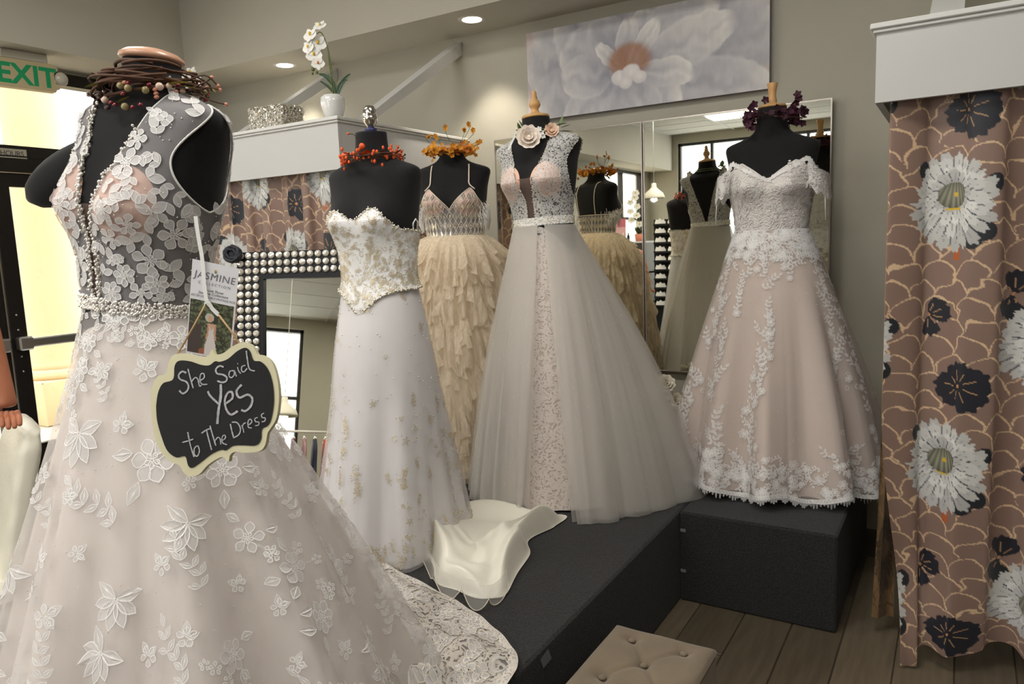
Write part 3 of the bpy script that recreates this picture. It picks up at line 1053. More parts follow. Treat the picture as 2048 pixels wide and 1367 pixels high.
# ------------------------------------------------------------------ tufted ottoman
OX0, OX1, OY0, OY1, OZ = -0.862, -0.552, 1.30, 1.955, 0.352
t = thing('tufted_ottoman', 'beige tufted ottoman bench with covered buttons beside the platform', 'ottoman', ((OX0 + OX1) / 2, (OY0 + OY1) / 2, 0))
hx, hy = (OX1 - OX0) / 2, (OY1 - OY0) / 2
btn = []
for r_i in range(-2, 4):
    for c_i in range(3):
        x = (-0.5 + c_i - (0.5 if r_i % 2 else 0.0)) * 0.155
        y = 0.055 + r_i * 0.105
        if abs(x) < hx - 0.03 and abs(y) < hy - 0.04:
            btn.append((x, y))
nu, nv = 64, 120
u = np.linspace(-hx, hx, nu)[:, None]; v = np.linspace(-hy, hy, nv)[None, :]
ed = np.minimum(np.minimum(hx - np.abs(u), hy - np.abs(v)), 0.04) / 0.04
Z = OZ - 0.022 * (1 - np.sqrt(np.clip(1 - (1 - ed) ** 2, 0, 1)))
for x, y in btn:
    d = np.hypot(u - x, v - y)
    Z = Z - 0.017 * np.exp(-(d / 0.022) ** 2) - 0.004 * np.exp(-(d / 0.06) ** 2)
for (xa, ya) in btn:
    for (xb, yb) in btn:
        L = math.hypot(xb - xa, yb - ya)
        if 0.08 < L < 0.15 and ya < yb:
            tt = np.clip(((u - xa) * (xb - xa) + (v - ya) * (yb - ya)) / L ** 2, 0, 1)
            d = np.hypot(u - xa - tt * (xb - xa), v - ya - tt * (yb - ya))
            Z = Z - 0.006 * np.exp(-(d / 0.007) ** 2)
obj('cushion', np.stack([u + 0 * v, v + 0 * u, Z], -1), gridF(nu, nv), 'ottoman_cloth', t)
bb = MB().box(-hx, hx, -hy, hy, 0.03, OZ - 0.02, 0.012)
bb.build('base', 'ottoman_cloth', t, False)
ft = MB()
for sx in (-1, 1):
    for sy in (-1, 1):
        o_ = MB().lathe([(0.018, 0), (0.022, 0.032)], 12, (sx * (hx - 0.04), sy * (hy - 0.04), 0)).build('foot', 'dark_metal', t)
for x, y in btn:
    MB().ball((x, y, OZ - 0.014), 0.011, 12, 6, (1, 1, 0.5)).build('button', 'ottoman_cloth', t)

# ------------------------------------------------------------------ wall mirrors and painting
YM = 3.95
mzt = 2.14; mzb = float(ony(1335, 742, YM)[2])
mx = [float(ony(989, 300, YM)[0]), float(ony(1286.5, 400, YM)[0]), float(ony(1663, 300, YM)[0])]
for k, lab in enumerate(('tall frameless wall mirror behind the tulle overskirt gown', 'tall frameless wall mirror behind the off-shoulder blush gown')):
    xa, xb = mx[k] + (0.003 if k else 0), mx[k + 1] - (0.003 if k == 0 else 0)
    t = thing('wall_mirror', lab, 'mirror', ((xa + xb) / 2, YM, mzb), 0, 'wall mirrors')
    w = (xb - xa) / 2; h = mzt - mzb
    MB().box(-w + 0.006, w - 0.006, 0.0, 0.004, 0.006, h - 0.006).build('glass', 'mirror', t, False)
    e = MB()
    e.box(-w, w, -0.002, 0.02, h - 0.006, h); e.box(-w, w, -0.002, 0.02, 0, 0.006)
    e.box(-w, -w + 0.006, -0.002, 0.02, 0.006, h - 0.006); e.box(w - 0.006, w, -0.002, 0.02, 0.006, h - 0.006)
    e.build('edge_trim', 'mirror_edge', t, False)
    MB().box(-w + 0.005, w - 0.005, 0.0045, 0.049, 0.005, h - 0.005).build('backing', 'dark_metal', t, False)

PY = 3.955
px0, px1 = float(ony(1055, 150, PY)[0]), float(ony(1539, 100, PY)[0])
pz0 = float((ony(1105, 235.8, PY)[2] + ony(1533, 178, PY)[2]) / 2); pz1 = pz0 + 0.50
nu, nv = 460, 170
a = np.linspace(0, 1, nu)[:, None]; b_ = np.linspace(0, 1, nv)[None, :]
asp = (px1 - px0) / (pz1 - pz0)
gx = a * asp + 0 * b_; gy = b_ + 0 * a


def vnoise(x, y, seed=0):
    xi = np.floor(x).astype(int); yi = np.floor(y).astype(int); fx = sm(x - xi); fy = sm(y - yi)
    def h(i, j):
        s_ = np.sin(i * 127.1 + j * 311.7 + seed * 74.7) * 43758.5453
        return s_ - np.floor(s_)
    return (h(xi, yi) * (1 - fx) + h(xi + 1, yi) * fx) * (1 - fy) + (h(xi, yi + 1) * (1 - fx) + h(xi + 1, yi + 1) * fx) * fy


def fbm(x, y, seed=0, o=4):
    return sum(vnoise(x * 2 ** k, y * 2 ** k, seed + k) * 0.5 ** (k + 1) for k in range(o)) / (1 - 0.5 ** o)


nz = fbm(gx * 3, gy * 3, 1); nz2 = fbm(gx * 8, gy * 5, 5)
bgc = lin((186, 178, 184)) * (1 - sm(nz)[..., None]) + lin((206, 190, 188)) * sm(nz)[..., None]
bgc = bgc * (1 - 0.35 * sm((gx - 2.2) / 0.8)[..., None]) + lin((214, 196, 172)) * 0.35 * sm((gx - 2.2) / 0.8)[..., None]
pc = bgc.copy()
C0 = (1.25, 0.38)
wx_ = gx + 0.16 * (fbm(gx * 2.2, gy * 2.2, 21) - 0.5) + 0.05 * (fbm(gx * 7, gy * 7, 23) - 0.5)
wy_ = gy + 0.16 * (fbm(gx * 2.2, gy * 2.2, 31) - 0.5) + 0.05 * (fbm(gx * 7, gy * 7, 33) - 0.5)
PETS = [(2.85, 1.35, .52, .50), (2.3, 1.15, .46, .52), (0.10, 1.75, .46, .52), (0.45, 1.75, .50, .50), (0.95, 1.3, .46, .50), (1.75, 1.1, .42, .46), (3.4, 1.25, .42, .60), (-0.3, 1.7, .36, .66),
        (2.6, .90, .34, .62), (2.05, .74, .26, .48), (0.62, 1.18, .34, .72), (0.28, 1.25, .28, .84), (1.2, .70, .20, .58), (1.55, .62, .14, .74), (0.95, .62, .13, .88),
        (3.75, .92, .28, .80), (3.1, .82, .26, .72), (-0.75, .85, .30, .84), (4.4, .62, .26, .62), (5.2, .72, .24, .72), (-0.15, .8, .18, .9), (2.35, .5, .10, .9)]
for (an, L, wd, tone) in PETS:
    dx = wx_ - C0[0]; dy = wy_ - C0[1]
    ca, sa = math.cos(an), math.sin(an)
    x_ = (dx * ca + dy * sa) / L; y_ = (-dx * sa + dy * ca)
    hw = wd * np.sqrt(np.clip(np.sin(PI * np.clip(x_, 0, 1) ** 1.35), 0, 1))
    ins = (x_ > 0.02) & (x_ < 1) & (np.abs(y_) < hw)
    yy = y_ / (hw + 1e-6); rr = np.clip(np.abs(yy), 0, 1)
    sh = tone * (0.42 + 0.5 * sm(x_ * 1.1)) + 0.34 * np.clip(yy, 0, 1) ** 4 + 0.20 * sm((x_ - 0.78) / 0.22) + 0.30 * (nz - 0.5) + 0.10 * np.sin(yy * 7 + nz2 * 7) * (1 - rr)
    sh = np.clip(sh, 0.05, 0.98)[..., None]
    colr = lin((112, 116, 140)) * (1 - sh) + lin((236, 233, 230)) * sh
    al = (sm((1 - rr) * 6) * sm((1 - x_) * 9) * ins * 0.92)[..., None]
    pc = pc * (1 - al) + colr * al
r = np.hypot((gx - 1.29) / 0.27, (gy - 0.50) / 0.20)
al = (sm((1.15 - r) * 2.2) * (0.5 + 0.5 * nz2))[..., None]
pc = pc * (1 - al) + lin((150, 96, 66)) * al
al = ((np.sin(gx * 190) * np.sin(gy * 150 + gx * 40) > 0.35) & (r < 0.85) & (gy > 0.42))[..., None] * 0.75
pc = pc * (1 - al) + lin((196, 138, 70)) * al
for (ex, ey, er) in ((1.17, 0.33, .11), (1.30, 0.37, .12), (1.40, 0.31, .09), (1.24, .27, .09)):
    r = np.hypot(gx - ex, (gy - ey) * 1.2) / er * (1 + 0.3 * (nz2 - 0.5))
    al = sm((1 - r) * 4)[..., None]
    s_ = np.clip(0.72 + 0.2 * sm(1 - r) + 0.3 * (gy - ey) / er * 0.5, 0, 1)[..., None]
    pc = pc * (1 - al) + (lin((140, 138, 152)) * (1 - s_) + lin((236, 232, 230)) * s_) * al
pc = np.clip(pc * (0.94 + 0.12 * fbm(gx * 30, gy * 8, 9)[..., None]), 0, 1)
pbr('canvas_print', (190, 185, 190), 0.7, vcol='print', bump=(260, 0.06))
pbr('canvas_side', (150, 146, 150), 0.8)
t = thing('flower_painting', 'wide unframed canvas painting of a large grey and white flower above the mirrors', 'painting', (px0, PY, pz0))
P = np.stack([a * (px1 - px0) + 0 * b_, 0 * gx, b_ * (pz1 - pz0) + 0 * a], -1)
obj('canvas_face', P, gridF(nu, nv), 'canvas_print', t, True, None, pc.reshape(-1, 3))
MB().box(0, px1 - px0, 0.001, 0.043, 0, pz1 - pz0).build('stretcher', 'canvas_side', t, False)

# ------------------------------------------------------------------ standing mirror with crystal frame
T0 = CAM + ray(474, 505) * 3.28
tilt = math.radians(10.5)
nh = np.array([0.45, -0.893, 0.0]); wd_ = np.array([0.893, 0.45, 0.0])
nm = nh * math.cos(tilt) + np.array([0, 0, math.sin(tilt)])
upm = np.cross(nm, wd_) * -1.0
upm = upm if upm[2] > 0 else -upm
MW = 0.60
MH = (T0[2] - PLAT - 0.003) / upm[2]
Mm = Matrix.Identity(4)
org = T0 - upm * MH
for i in range(3):
    Mm[i][0], Mm[i][1], Mm[i][2], Mm[i][3] = wd_[i], -nm[i], upm[i], org[i]
t = thing('standing_mirror', 'leaning mirror in a dark frame studded with rows of clear crystals', 'mirror')
t.matrix_world = Mm
pit = 0.0345
FWd = 3 * pit + 0.004
b = MB()
for q in ((0, MW, 0, FWd), (0, MW, MH - FWd, MH), (0, FWd, FWd, MH - FWd), (MW - FWd, MW, FWd, MH - FWd)):
    b.box(q[0], q[1], 0.0, 0.022, q[2], q[3])
b.build('frame', 'dark_metal', t, False)
b = MB(); w2 = 0.016
for q in ((FWd, MW - FWd, FWd, FWd + w2), (FWd, MW - FWd, MH - FWd - w2, MH - FWd), (FWd, FWd + w2, FWd + w2, MH - FWd - w2), (MW - FWd - w2, MW - FWd, FWd + w2, MH - FWd - w2)):
    b.box(q[0], q[1], -0.008, 0.02, q[2], q[3])
b.build('inner_frame', 'dark_metal', t, False)
MB().box(FWd + w2, MW - FWd - w2, 0.008, 0.012, FWd + w2, MH - FWd - w2).build('glass', 'mirror', t, False)
MB().box(0.01, MW - 0.01, 0.0225, 0.03, 0.01, MH - 0.01).build('backing', 'dark_metal', t, False)
pbr('crystal', (226, 220, 206), 0.05, 0.25, spec=1.0, coat=1.0)
cb = MB().lathe([(0.0135, 0), (0.0155, 0.004), (0.013, 0.010), (0.007, 0.0135), (0.0, 0.0145)], 10)
cb.V[0] = np.stack([cb.V[0][:, 0], -cb.V[0][:, 2], cb.V[0][:, 1]], 1)
co = cb.build('crystal', 'crystal', smooth=False); cme = co.data; bpy.data.objects.remove(co)
nz_ = int(MH / pit); nx_ = int(MW / pit)
cnt = 0
for j in range(nz_):
    for i in range(nx_):
        x = (i + 0.5) * MW / nx_; z = MH - (j + 0.5) * MH / nz_
        if (i < 3 or j < 3) and z > 0.12 and cnt < 300:
            inst('crystal', cme, t, (x, 0, z), (0, rng.uniform(0, 1), 0)); cnt += 1
# dark ribbon rosette at the frame corner
b = MB()
cpt = np.array([-0.006, -0.02, MH - 0.012])
b.ball(cpt, 0.030, 14, 9, (1, 0.6, 1))
for k in range(16):
    tt = np.linspace(0, 2 * PI, 18)
    a1 = rng.uniform(0, PI); sq = rng.uniform(0.5, 0.9)
    b.tube(np.stack([0.036 * np.cos(tt) * math.cos(a1) - 0.036 * sq * np.sin(tt) * math.sin(a1), -0.012 + 0.014 * np.sin(tt * 2 + k), 0.036 * np.cos(tt) * math.sin(a1) + 0.036 * sq * np.sin(tt) * math.cos(a1)], 1) + cpt, 0.0055, 6, False)
pbr('charcoal_cord', (52, 54, 60), 0.8)
b.build('rosette', 'charcoal_cord', t)


def in_small_mirror(x, y, dist):
    """world point seen in the standing mirror at a pixel, that far beyond the glass"""
    d = ray(x, y)
    s_ = ((org - CAM) @ nm) / (d @ nm)
    hit = CAM + d * s_
    r_ = d - 2 * (d @ nm) * nm
    return hit + r_ / np.linalg.norm(r_) * dist
# ------------------------------------------------------------------ cloth materials
pbr('pearl', (236, 232, 226), 0.12, 0.25, spec=0.9, coat=1.0)
pbr('silver_bead', (226, 220, 206), 0.16, 0.85)
pbr('gold_bead', (206, 192, 162), 0.3, 0.3)
gauze('lace_dense', (244, 243, 243), 0.80, trl=0.2)
gauze('lace_fill', (243, 242, 242), 0.58, trl=0.25)
pbr('lace_cord', (246, 245, 244), 0.7, spec=0.3, sheen=0.2)
gauze('tulle_white', (236, 232, 230), 0.40, trl=0.4)
gauze('tulle_bodice', (226, 222, 224), 0.42, trl=0.3)
pbr('lining_blush', (232, 223, 218), 0.62, noise=(5, 0.04), sheen=0.15)
pbr('cup_nude', (232, 190, 168), 0.7)
gauze('mesh_nude', (150, 128, 118), 0.55)
pbr('satin_ivory', (238, 234, 220), 0.30, spec=0.5, noise=(3, 0.03), sheen=0.2)
pbr('satin_white', (238, 238, 238), 0.42, spec=0.5, noise=(4, 0.03), bump=(700, 0.04), sheen=0.2)
gauze('tulle_grey', (236, 233, 228), 0.36, trl=0.45)
gauze('tulle_cream', (238, 226, 206), 0.6, noise=(7, 0.5, 0.78, (10, 10, 0.8)), trl=0.4)
pbr('cream_lining', (238, 224, 202), 0.8, noise=(8, 0.08), stretch=(10, 10, 0.7))
lace_mat('sheath_lace', (240, 232, 226), 0.25, 0.95, 34, 0.5, warp=0.2)
lace_mat('bodice_lace', (240, 238, 236), 0.16, 0.86, 46, 0.40, warp=0.2)
pbr('blush_satin', (210, 195, 187), 0.55, noise=(6, 0.05), sheen=0.2)
gauze('tulle_blush', (238, 228, 222), 0.42, trl=0.35)
lace_mat('guipure', (232, 224, 214), 0.10, 1.0, 44, 0.42, warp=0.10)
pbr('guipure_cord', (230, 222, 212), 0.8)
pbr('lace_white', (238, 232, 228), 0.85, noise=(90, 0.10), bump=(150, 0.9))
pbr('ribbon', (238, 238, 236), 0.5)
pbr('cord_cream', (222, 210, 192), 0.6)

# ------------------------------------------------------------------ dress forms
ROWS = np.array([(-.34, .13, .085, .09, 2), (-.24, .148, .098, .102, 2), (-.14, .152, .106, .104, 2), (-.06, .147, .107, .098, 2),
                 (0, .142, .106, .095, 2), (.07, .147, .11, .096, 2), (.13, .156, .115, .1, 2.1), (.19, .165, .118, .106, 2.2),
                 (.25, .171, .108, .112, 2.3), (.30, .176, .095, .113, 2.4), (.345, .184, .082, .108, 2.5), (.375, .190, .072, .098, 2.5),
                 (.395, .187, .063, .085, 2.4), (.408, .172, .056, .073, 2.2), (.418, .148, .053, .063, 2.1), (.429, .12, .052, .058, 2),
                 (.443, .092, .053, .056, 2), (.460, .073, .053, .054, 2), (.485, .062, .053, .053, 2), (.53, .058, .053, .053, 2)])
NR = len(ROWS) - 1


def body_fn(wx=1.0, off=0.0, bust=0.045, sz=None, neck=None):
    tab = ROWS.copy()
    sz = SZ['sz'] if sz is None else sz
    neck = SZ['neck'] if neck is None else neck
    k = np.interp(tab[:, 0], [0.0, 0.3, 0.38], [wx, (1 + wx) / 2, 1.0])
    tab[:, 1] *= k; tab[:, 2] *= k; tab[:, 3] *= k

    def fn(u, s):
        u = np.asarray(u, float); s = np.asarray(s, float)
        q = cat_rom(tab, s)
        z, a, bf, bb, n = [q[..., i] for i in range(5)]
        th = 2 * PI * u
        sn, cs = np.sin(th), np.cos(th)
        x = (a + off) * np.sign(sn) * np.abs(sn) ** (2 / n)
        b = np.where(cs > 0, bf, bb) + off
        y = -b * np.sign(cs) * np.abs(cs) ** (2 / n)
        fr = sm(cs * 2.5)
        bump = np.exp(-((np.abs(x) - 0.078) / 0.066) ** 2 - ((z - 0.205 + 0.02 * (z > 0.205)) / np.where(z > 0.2, 0.085, 0.062)) ** 2)
        y = y - bust * bump * fr
        x = x + 0.012 * np.sign(x) * bump * fr
        zz = z * sz
        top = 0.46
        zz = np.where(z > top, top * sz + (z - top) / (0.53 - top) * (neck - top * sz), zz)
        return np.stack([x, y, zz], -1)
    return fn


SZ = dict(sz=1.0, neck=0.53)      # height scale and neck top of the form being dressed


def s_of(z):
    return float(np.interp(z, ROWS[:, 0], np.arange(NR + 1) / NR))


def finial_turned(t, z, r=0.055):
    MB().lathe([(r, 0), (r + 0.004, 0.004), (r, 0.012), (0.03, 0.018), (0.017, 0.026), (0.014, 0.038), (0.022, 0.048), (0.024, 0.056), (0.02, 0.07), (0.012, 0.078), (0.014, 0.084), (0.010, 0.092), (0.012, 0.10), (0.006, 0.112), (0, 0.114)], 24, (0, 0, z)).build('finial', 'wood_light', t)


def finial_flared(t, z, r=0.055):
    MB().lathe([(r, 0), (r + 0.004, 0.004), (r, 0.011), (0.022, 0.016), (0.018, 0.022), (0.02, 0.03), (0.018, 0.036), (0.015, 0.05), (0.017, 0.075), (0.022, 0.10), (0.02, 0.102), (0, 0.102)], 24, (0, 0, z)).build('finial', 'wood_light', t)


def finial_chrome(t, z, r=0.055):
    MB().lathe([(0.022, 0.0), (0.022, 0.014), (0.016, 0.016)], 20, (0, 0, z)).build('collar', 'navy', t)
    MB().lathe([(0.012, 0.012), (0.014, 0.024), (0.024, 0.036), (0.027, 0.05), (0.027, 0.055), (0.025, 0.056), (0.026, 0.058), (0.024, 0.08), (0.016, 0.094), (0, 0.098)], 24, (0, 0, z)).build('finial', 'chrome', t)


def finial_cap(t, z, r=0.063):
    MB().lathe([(r - 0.004, -0.002), (r, 0.002), (r * 0.98, 0.008), (r * 0.8, 0.016), (r * 0.45, 0.022), (0, 0.024)], 32, (0, 0, z)).build('neck_cap', 'wood_pink', t)


FORMS = {}


def dress_form(key, label, x, y, zw, rz, wx, fin, tilt=(0, 0), base=PLAT, bust=0.045, sz=1.0, neck=0.53):
    SZ['sz'] = sz; SZ['neck'] = neck
    """zw = height of the waist above the floor"""
    t = thing('dress_form', label, 'dress form', (x, y, base), rz)
    h = zw - base
    fn0 = body_fn(wx, 0.0, bust)
    Mt = Matrix.Rotation(tilt[0], 4, 'X') @ Matrix.Rotation(tilt[1], 4, 'Y')
    R3 = np.array(Mt.to_3x3())

    def place(P):
        return P @ R3.T + np.array([0, 0, h])
    nu, nv = 96, 110
    u = np.linspace(0, 1, nu, endpoint=False)[:, None] + np.zeros((1, nv)); v = np.linspace(0, 1, nv)[None, :] + np.zeros((nu, 1))
    P = place(fn0(u, v))
    V = P.reshape(-1, 3); F = [list(q) for q in gridF(nu, nv, True)]
    F.append([i * nv for i in range(nu)][::-1]); F.append([i * nv + nv - 1 for i in range(nu)])
    obj('torso', V, F, 'black_jersey', t)
    pb_ = MB().tube([(0, 0, 0.02), (0, 0, h - 0.33)], 0.016, 12)
    pb_.build('pole', 'dark_metal', t)
    MB().lathe([(0.15, 0), (0.15, 0.012), (0.03, 0.022), (0.02, 0.04)], 28).build('base', 'dark_metal', t)
    fe = bpy.data.objects.new('tmp', None)
    n0 = len(bpy.data.objects)
    before = set(bpy.data.objects)
    fin(t, neck)
    for o_ in set(bpy.data.objects) - before:
        if o_.type == 'MESH':
            k = len(o_.data.vertices); a_ = np.empty(k * 3, np.float32)
            o_.data.vertices.foreach_get('co', a_)
            o_.data.vertices.foreach_set('co', place(a_.reshape(-1, 3).astype(float)).astype(np.float32).ravel())
    bpy.data.objects.remove(fe)
    FORMS[key] = dict(t=t, x=x, y=y, zw=zw, rz=rz, wx=wx, h=h, place=place, base=base, bust=bust)
    return FORMS[key]


def gown(fm, label):
    return thing('wedding_gown', label, 'gown', (fm['x'], fm['y'], fm['base']), fm['rz'])


def shell(fm, off, s0, s1, nu=260, nv=170, skew=None):
    """grid over the body between two heights; returns local body coords and faces"""
    fn = body_fn(fm['wx'], off, fm['bust'])
    u = np.linspace(0, 1, nu, endpoint=False)[:, None] + np.zeros((1, nv))
    v = np.linspace(s_of(s0), s_of(s1), nv)[None, :] + np.zeros((nu, 1))
    return fn, fn(u, v).reshape(-1, 3), gridF(nu, nv, True)


def placed_fn(fm, fn):
    return lambda u, v: fm['place'](fn(u, v))


def pv(fm, P):
    return fm['place'](np.asarray(P, float))


# ------------------------------------------------------------------ skirts
def skirt_fn(z0, w0, z1, hem, prof, folds, hemz=None, seed=0, fold_start=0.05, push=None):
    """w0 = (a, bf, bb) at the waist; hem(theta) -> x, y ; prof(v) -> 0..1 ; folds (k, amp, phase, twist)"""
    def fn(u, v):
        u = np.asarray(u, float); v = np.asarray(v, float)
        th = 2 * PI * u
        sn, cs = np.sin(th), np.cos(th)
        x0 = w0[0] * sn; y0 = -np.where(cs > 0, w0[1], w0[2]) * cs
        hx, hy = hem(th)
        w = prof(v)
        g = np.zeros_like(th)
        for k, a, ph, tw in folds:
            f_ = np.sin(k * th + ph + tw * v)
            g = g + a * (np.sign(f_) * np.abs(f_) ** 0.8)
        g = g * sm((v - fold_start) / (1 - fold_start)) 
        x = x0 * (1 - w) + hx * w; y = y0 * (1 - w) + hy * w
        rr = np.hypot(x, y) + 1e-9
        x = x + x / rr * g; y = y + y / rr * g
        zz = z0 + (z1 - z0) * v
        if hemz is not None:
            zz = zz + hemz(th) * sm((v - 0.5) / 0.5)
        P = np.stack([x, y, zz], -1)
        if push is not None:
            P = push(P, th, v)
        return P
    return fn


def surf(name, fn, u0, u1, nu, nv, mat, parent, v0=0.0, v1=1.0, wrap=False, place=None):
    u = np.linspace(u0, u1, nu, endpoint=not wrap)[:, None] + np.zeros((1, nv))
    v = np.linspace(v0, v1, nv)[None, :] + np.zeros((nu, 1))
    P = fn(u, v)
    return obj(name, P, gridF(nu, nv, wrap), mat, parent)


def ell(a, bf, bb, cx=0, cy=0):
    return lambda th: (cx + a * np.sin(th), cy - np.where(np.cos(th) > 0, bf, bb) * np.cos(th))


def motif_part(name, fn, u, v, polys, parent, off, outline=0.0022, mats=('lace_fill', 'lace_cord'), sign=1.0):
    mb = MB(); stamp_motif(mb, fn, u, v, polys, off, outline, sign=sign)
    return mb.build(name, list(mats), parent, False)


def place2(polys, dx, dy, rot=0.0):
    c, s_ = math.cos(rot), math.sin(rot)
    return [p @ np.array([[c, s_], [-s_, c]]) + [dx, dy] for p in polys]


def m_leaf(L, w, rot):
    """leaf with a split blade: two halves either side of the midrib"""
    t = np.linspace(0, 1, 7)
    hf = w * np.sin(PI * t ** 0.9) ** 0.8 * (1 + 0.12 * np.sin(t * 28))
    up = np.stack([np.concatenate([L * t, L * t[::-1][1:-1]]), np.concatenate([hf, 0.02 * w + 0 * t[1:-1]])], 1)
    dn = up * [1, -1]
    c, s_ = math.cos(rot), math.sin(rot)
    return [p @ np.array([[c, s_], [-s_, c]]) for p in (up, dn[::-1])]


def m_double(R, k, rot):
    return [petal(7, R * 0.80, R * rng.uniform(0.28, 0.36), rot + 2 * PI * i / k + rng.normal(0, 0.08), R * 0.2, rng.uniform(1.1, 1.5)) for i in range(k)] + \
           [petal(5, R * 0.34, R * 0.13, rot + 0.4 + 2 * PI * i / 5, R * 0.06, 1.2) for i in range(5)] + [disc(R * 0.1)]


def m_cluster(R):
    P = m_double(R, int(rng.integers(5, 8)), rng.uniform(0, 6))
    a0 = rng.uniform(0, 6.28)
    for i in range(int(rng.integers(2, 5))):
        an = a0 + i * rng.uniform(0.8, 1.7); d = R * rng.uniform(1.0, 1.15)
        P += place2(m_leaf(R * rng.uniform(0.8, 1.25), R * 0.26, 0), d * math.cos(an), d * math.sin(an), 0) if False else [p + [d * math.cos(an), d * math.sin(an)] for p in m_leaf(R * rng.uniform(0.8, 1.25), R * 0.26, an + rng.normal(0, .4))]
    for i in range(int(rng.integers(1, 4))):
        an = a0 + PI + rng.normal(0, 0.8); d = R * rng.uniform(1.25, 2.1)
        ux = np.array([math.cos(an), math.sin(an)]); uy = np.array([-ux[1], ux[0]]) * R * 0.025
        P.append(np.array([ux * R * 0.7 - uy, ux * (d + R * 0.1) - uy, ux * (d + R * 0.1) + uy, ux * R * 0.7 + uy]))
        P += [p + [d * math.cos(an), d * math.sin(an)] for p in m_double(R * rng.uniform(0.3, 0.45), 5, rng.uniform(0, 6))[:5]]
    return P


def m_vine(L, rot):
    P = []
    for i in range(5):
        x = L * i / 5; y = 0.10 * L * math.sin(i * 1.4)
        P += [p + [x, y] for p in m_leaf(L * 0.26, L * 0.06, 0.8 + rng.normal(0, .2))] + [p + [x, y] for p in m_leaf(L * 0.24, L * 0.055, -0.8 + rng.normal(0, .2))]
    P += [p + [L, 0] for p in m_leaf(L * 0.24, L * 0.06, 0)]
    return place2(P, 0, 0, rot)


# ================================================================== gown 1: beaded V-neck lace gown with chalkboard
f1 = dress_form('d1', 'black dress form with a pale pink neck cap wearing the beaded V-neck gown', -1.495, 0.945, 1.405, math.radians(3), 1.02, finial_cap, (math.radians(-3), math.radians(7)), neck=0.50, bust=0.035)
_st = np.array(Matrix.Translation((f1['x'], f1['y'], f1['base'])) @ Matrix.Rotation(f1['rz'], 4, 'Z')); _ist = np.linalg.inv(_st)
_c = CAM + ray(118, 392) * 1.66
_c = (_ist @ np.append(_c, 1))[:3]
_s0 = f1['place'](np.array([[-0.11, 0.01, 0.325]]))[0]
_q = np.linspace(0, 1, 12)[:, None]
_tip = (_ist @ np.append(CAM + ray(60, 398) * 1.66, 1))[:3]
_pth = _s0 + (_tip - _s0) * _q
_b = MB().tube(_pth, 0.056 * np.sqrt(np.clip(1 - ((_q[:, 0] - 0.45) / 0.56) ** 2, 0.004, 1)) , 24)
_b.build('arm_stub', 'black_jersey', f1['t'])
g1 = gown(f1, 'ivory tulle gown with lace flowers, pearl-edged plunging neckline and chalkboard at the waist')
fn, P, F = shell(f1, 0.004, 0.0, 0.432)
x, y, z = P.T; z = z / SZ['sz']


def vneck(z, lo, z0, hi, z1):
    return lo + (hi - lo) * np.clip((z - z0) / (z1 - z0), 0, 1) ** 1.15


gf = np.abs(x) - np.where(y < 0, vneck(z, 0.013, 0.17, 0.104, 0.425), vneck(z, 0.01, 0.12, 0.104, 0.425))
tau = np.clip((z - 0.205) / (0.416 - 0.205), 0, 1)
ga = np.abs(y - 0.012) - 0.078 * np.sin(PI * tau ** 0.75)
ga = np.where((np.abs(x) > 0.122) & (z > 0.205), ga, 0.03)
gg = np.minimum(gf, ga)
V, FF, sg = clip(P, F, gg)
bod1 = obj('bodice', pv(f1, V), FF, 'tulle_bodice', g1)
sg = [(pv(f1, a[None])[0], pv(f1, b[None])[0]) for a, b in sg]
neck = [q for q in sg if True]
xm = lambda q: np.linalg.inv(np.eye(3)) @ q
inv_h = f1['h']
tr = MB(); tr2 = MB()
for a, b in sg:
    mid = (a + b) / 2
    if abs(mid[0]) < 0.118:
        beads_along(tr, [(a, b)], 0.0034, 0.0026, 0.0020, 1)
        beads_along(tr, [(a, b)], 0.0026, 0.0020, 0.0034, 1)
    else:
        tr2.tube([a, b], 0.0022, 5, False)
stuff(tr.build('pearl_trim', 'pearl', g1))
stuff(tr2.build('armhole_binding', 'ribbon', g1))
# nude cups and centre mesh
fc, Pc, Fc = shell(f1, 0.0015, 0.02, 0.40, 200, 120)
x, y, z = Pc.T; z = z / SZ['sz']
gc = np.minimum(1 - np.hypot((np.abs(x) - 0.084) / 0.062, (z - 0.205) / 0.075), -y * 20)
V, FF, _ = clip(Pc, Fc, gc); obj('bust_cup', pv(f1, V), FF, 'cup_nude', g1)
gm = np.minimum(np.minimum(0.022 - np.abs(x), -y * 20), 0.20 - z)
V, FF, _ = clip(Pc, Fc, gm); obj('illusion_mesh', pv(f1, V), FF, 'mesh_nude', g1)
# waist band of beads
wb_ = MB(); fnp = placed_fn(f1, body_fn(f1['wx'], 0.006, f1['bust']))
for i in range(1500):
    u_, v_ = rng.random(), s_of(rng.uniform(-0.012, 0.016))
    wb_.ball(fnp(np.array([u_]), np.array([v_]))[0], rng.uniform(0.002, 0.0042), 6, 4)
stuff(wb_.build('beaded_belt', 'pearl', g1))
# bodice lace flowers
bf1 = placed_fn(f1, body_fn(f1['wx'], 0.006, f1['bust']))


def ok1(u_, z_, m=0.012):
    p = body_fn(f1['wx'], 0.004, f1['bust'])(np.array([u_]), np.array([s_of(z_)]))[0]
    lim = vneck(np.array([z_]), 0.013, 0.17 if p[1] < 0 else 0.12, 0.104, 0.425)[0]
    if abs(p[0]) < lim + m or z_ > 0.415:
        return False
    if abs(p[0]) > 0.118 and z_ > 0.195:
        tau = min(max((z_ - 0.205) / 0.211, 0), 1)
        if abs(p[1] - 0.012) - 0.078 * math.sin(PI * tau ** 0.75) < m:
            return False
    return True


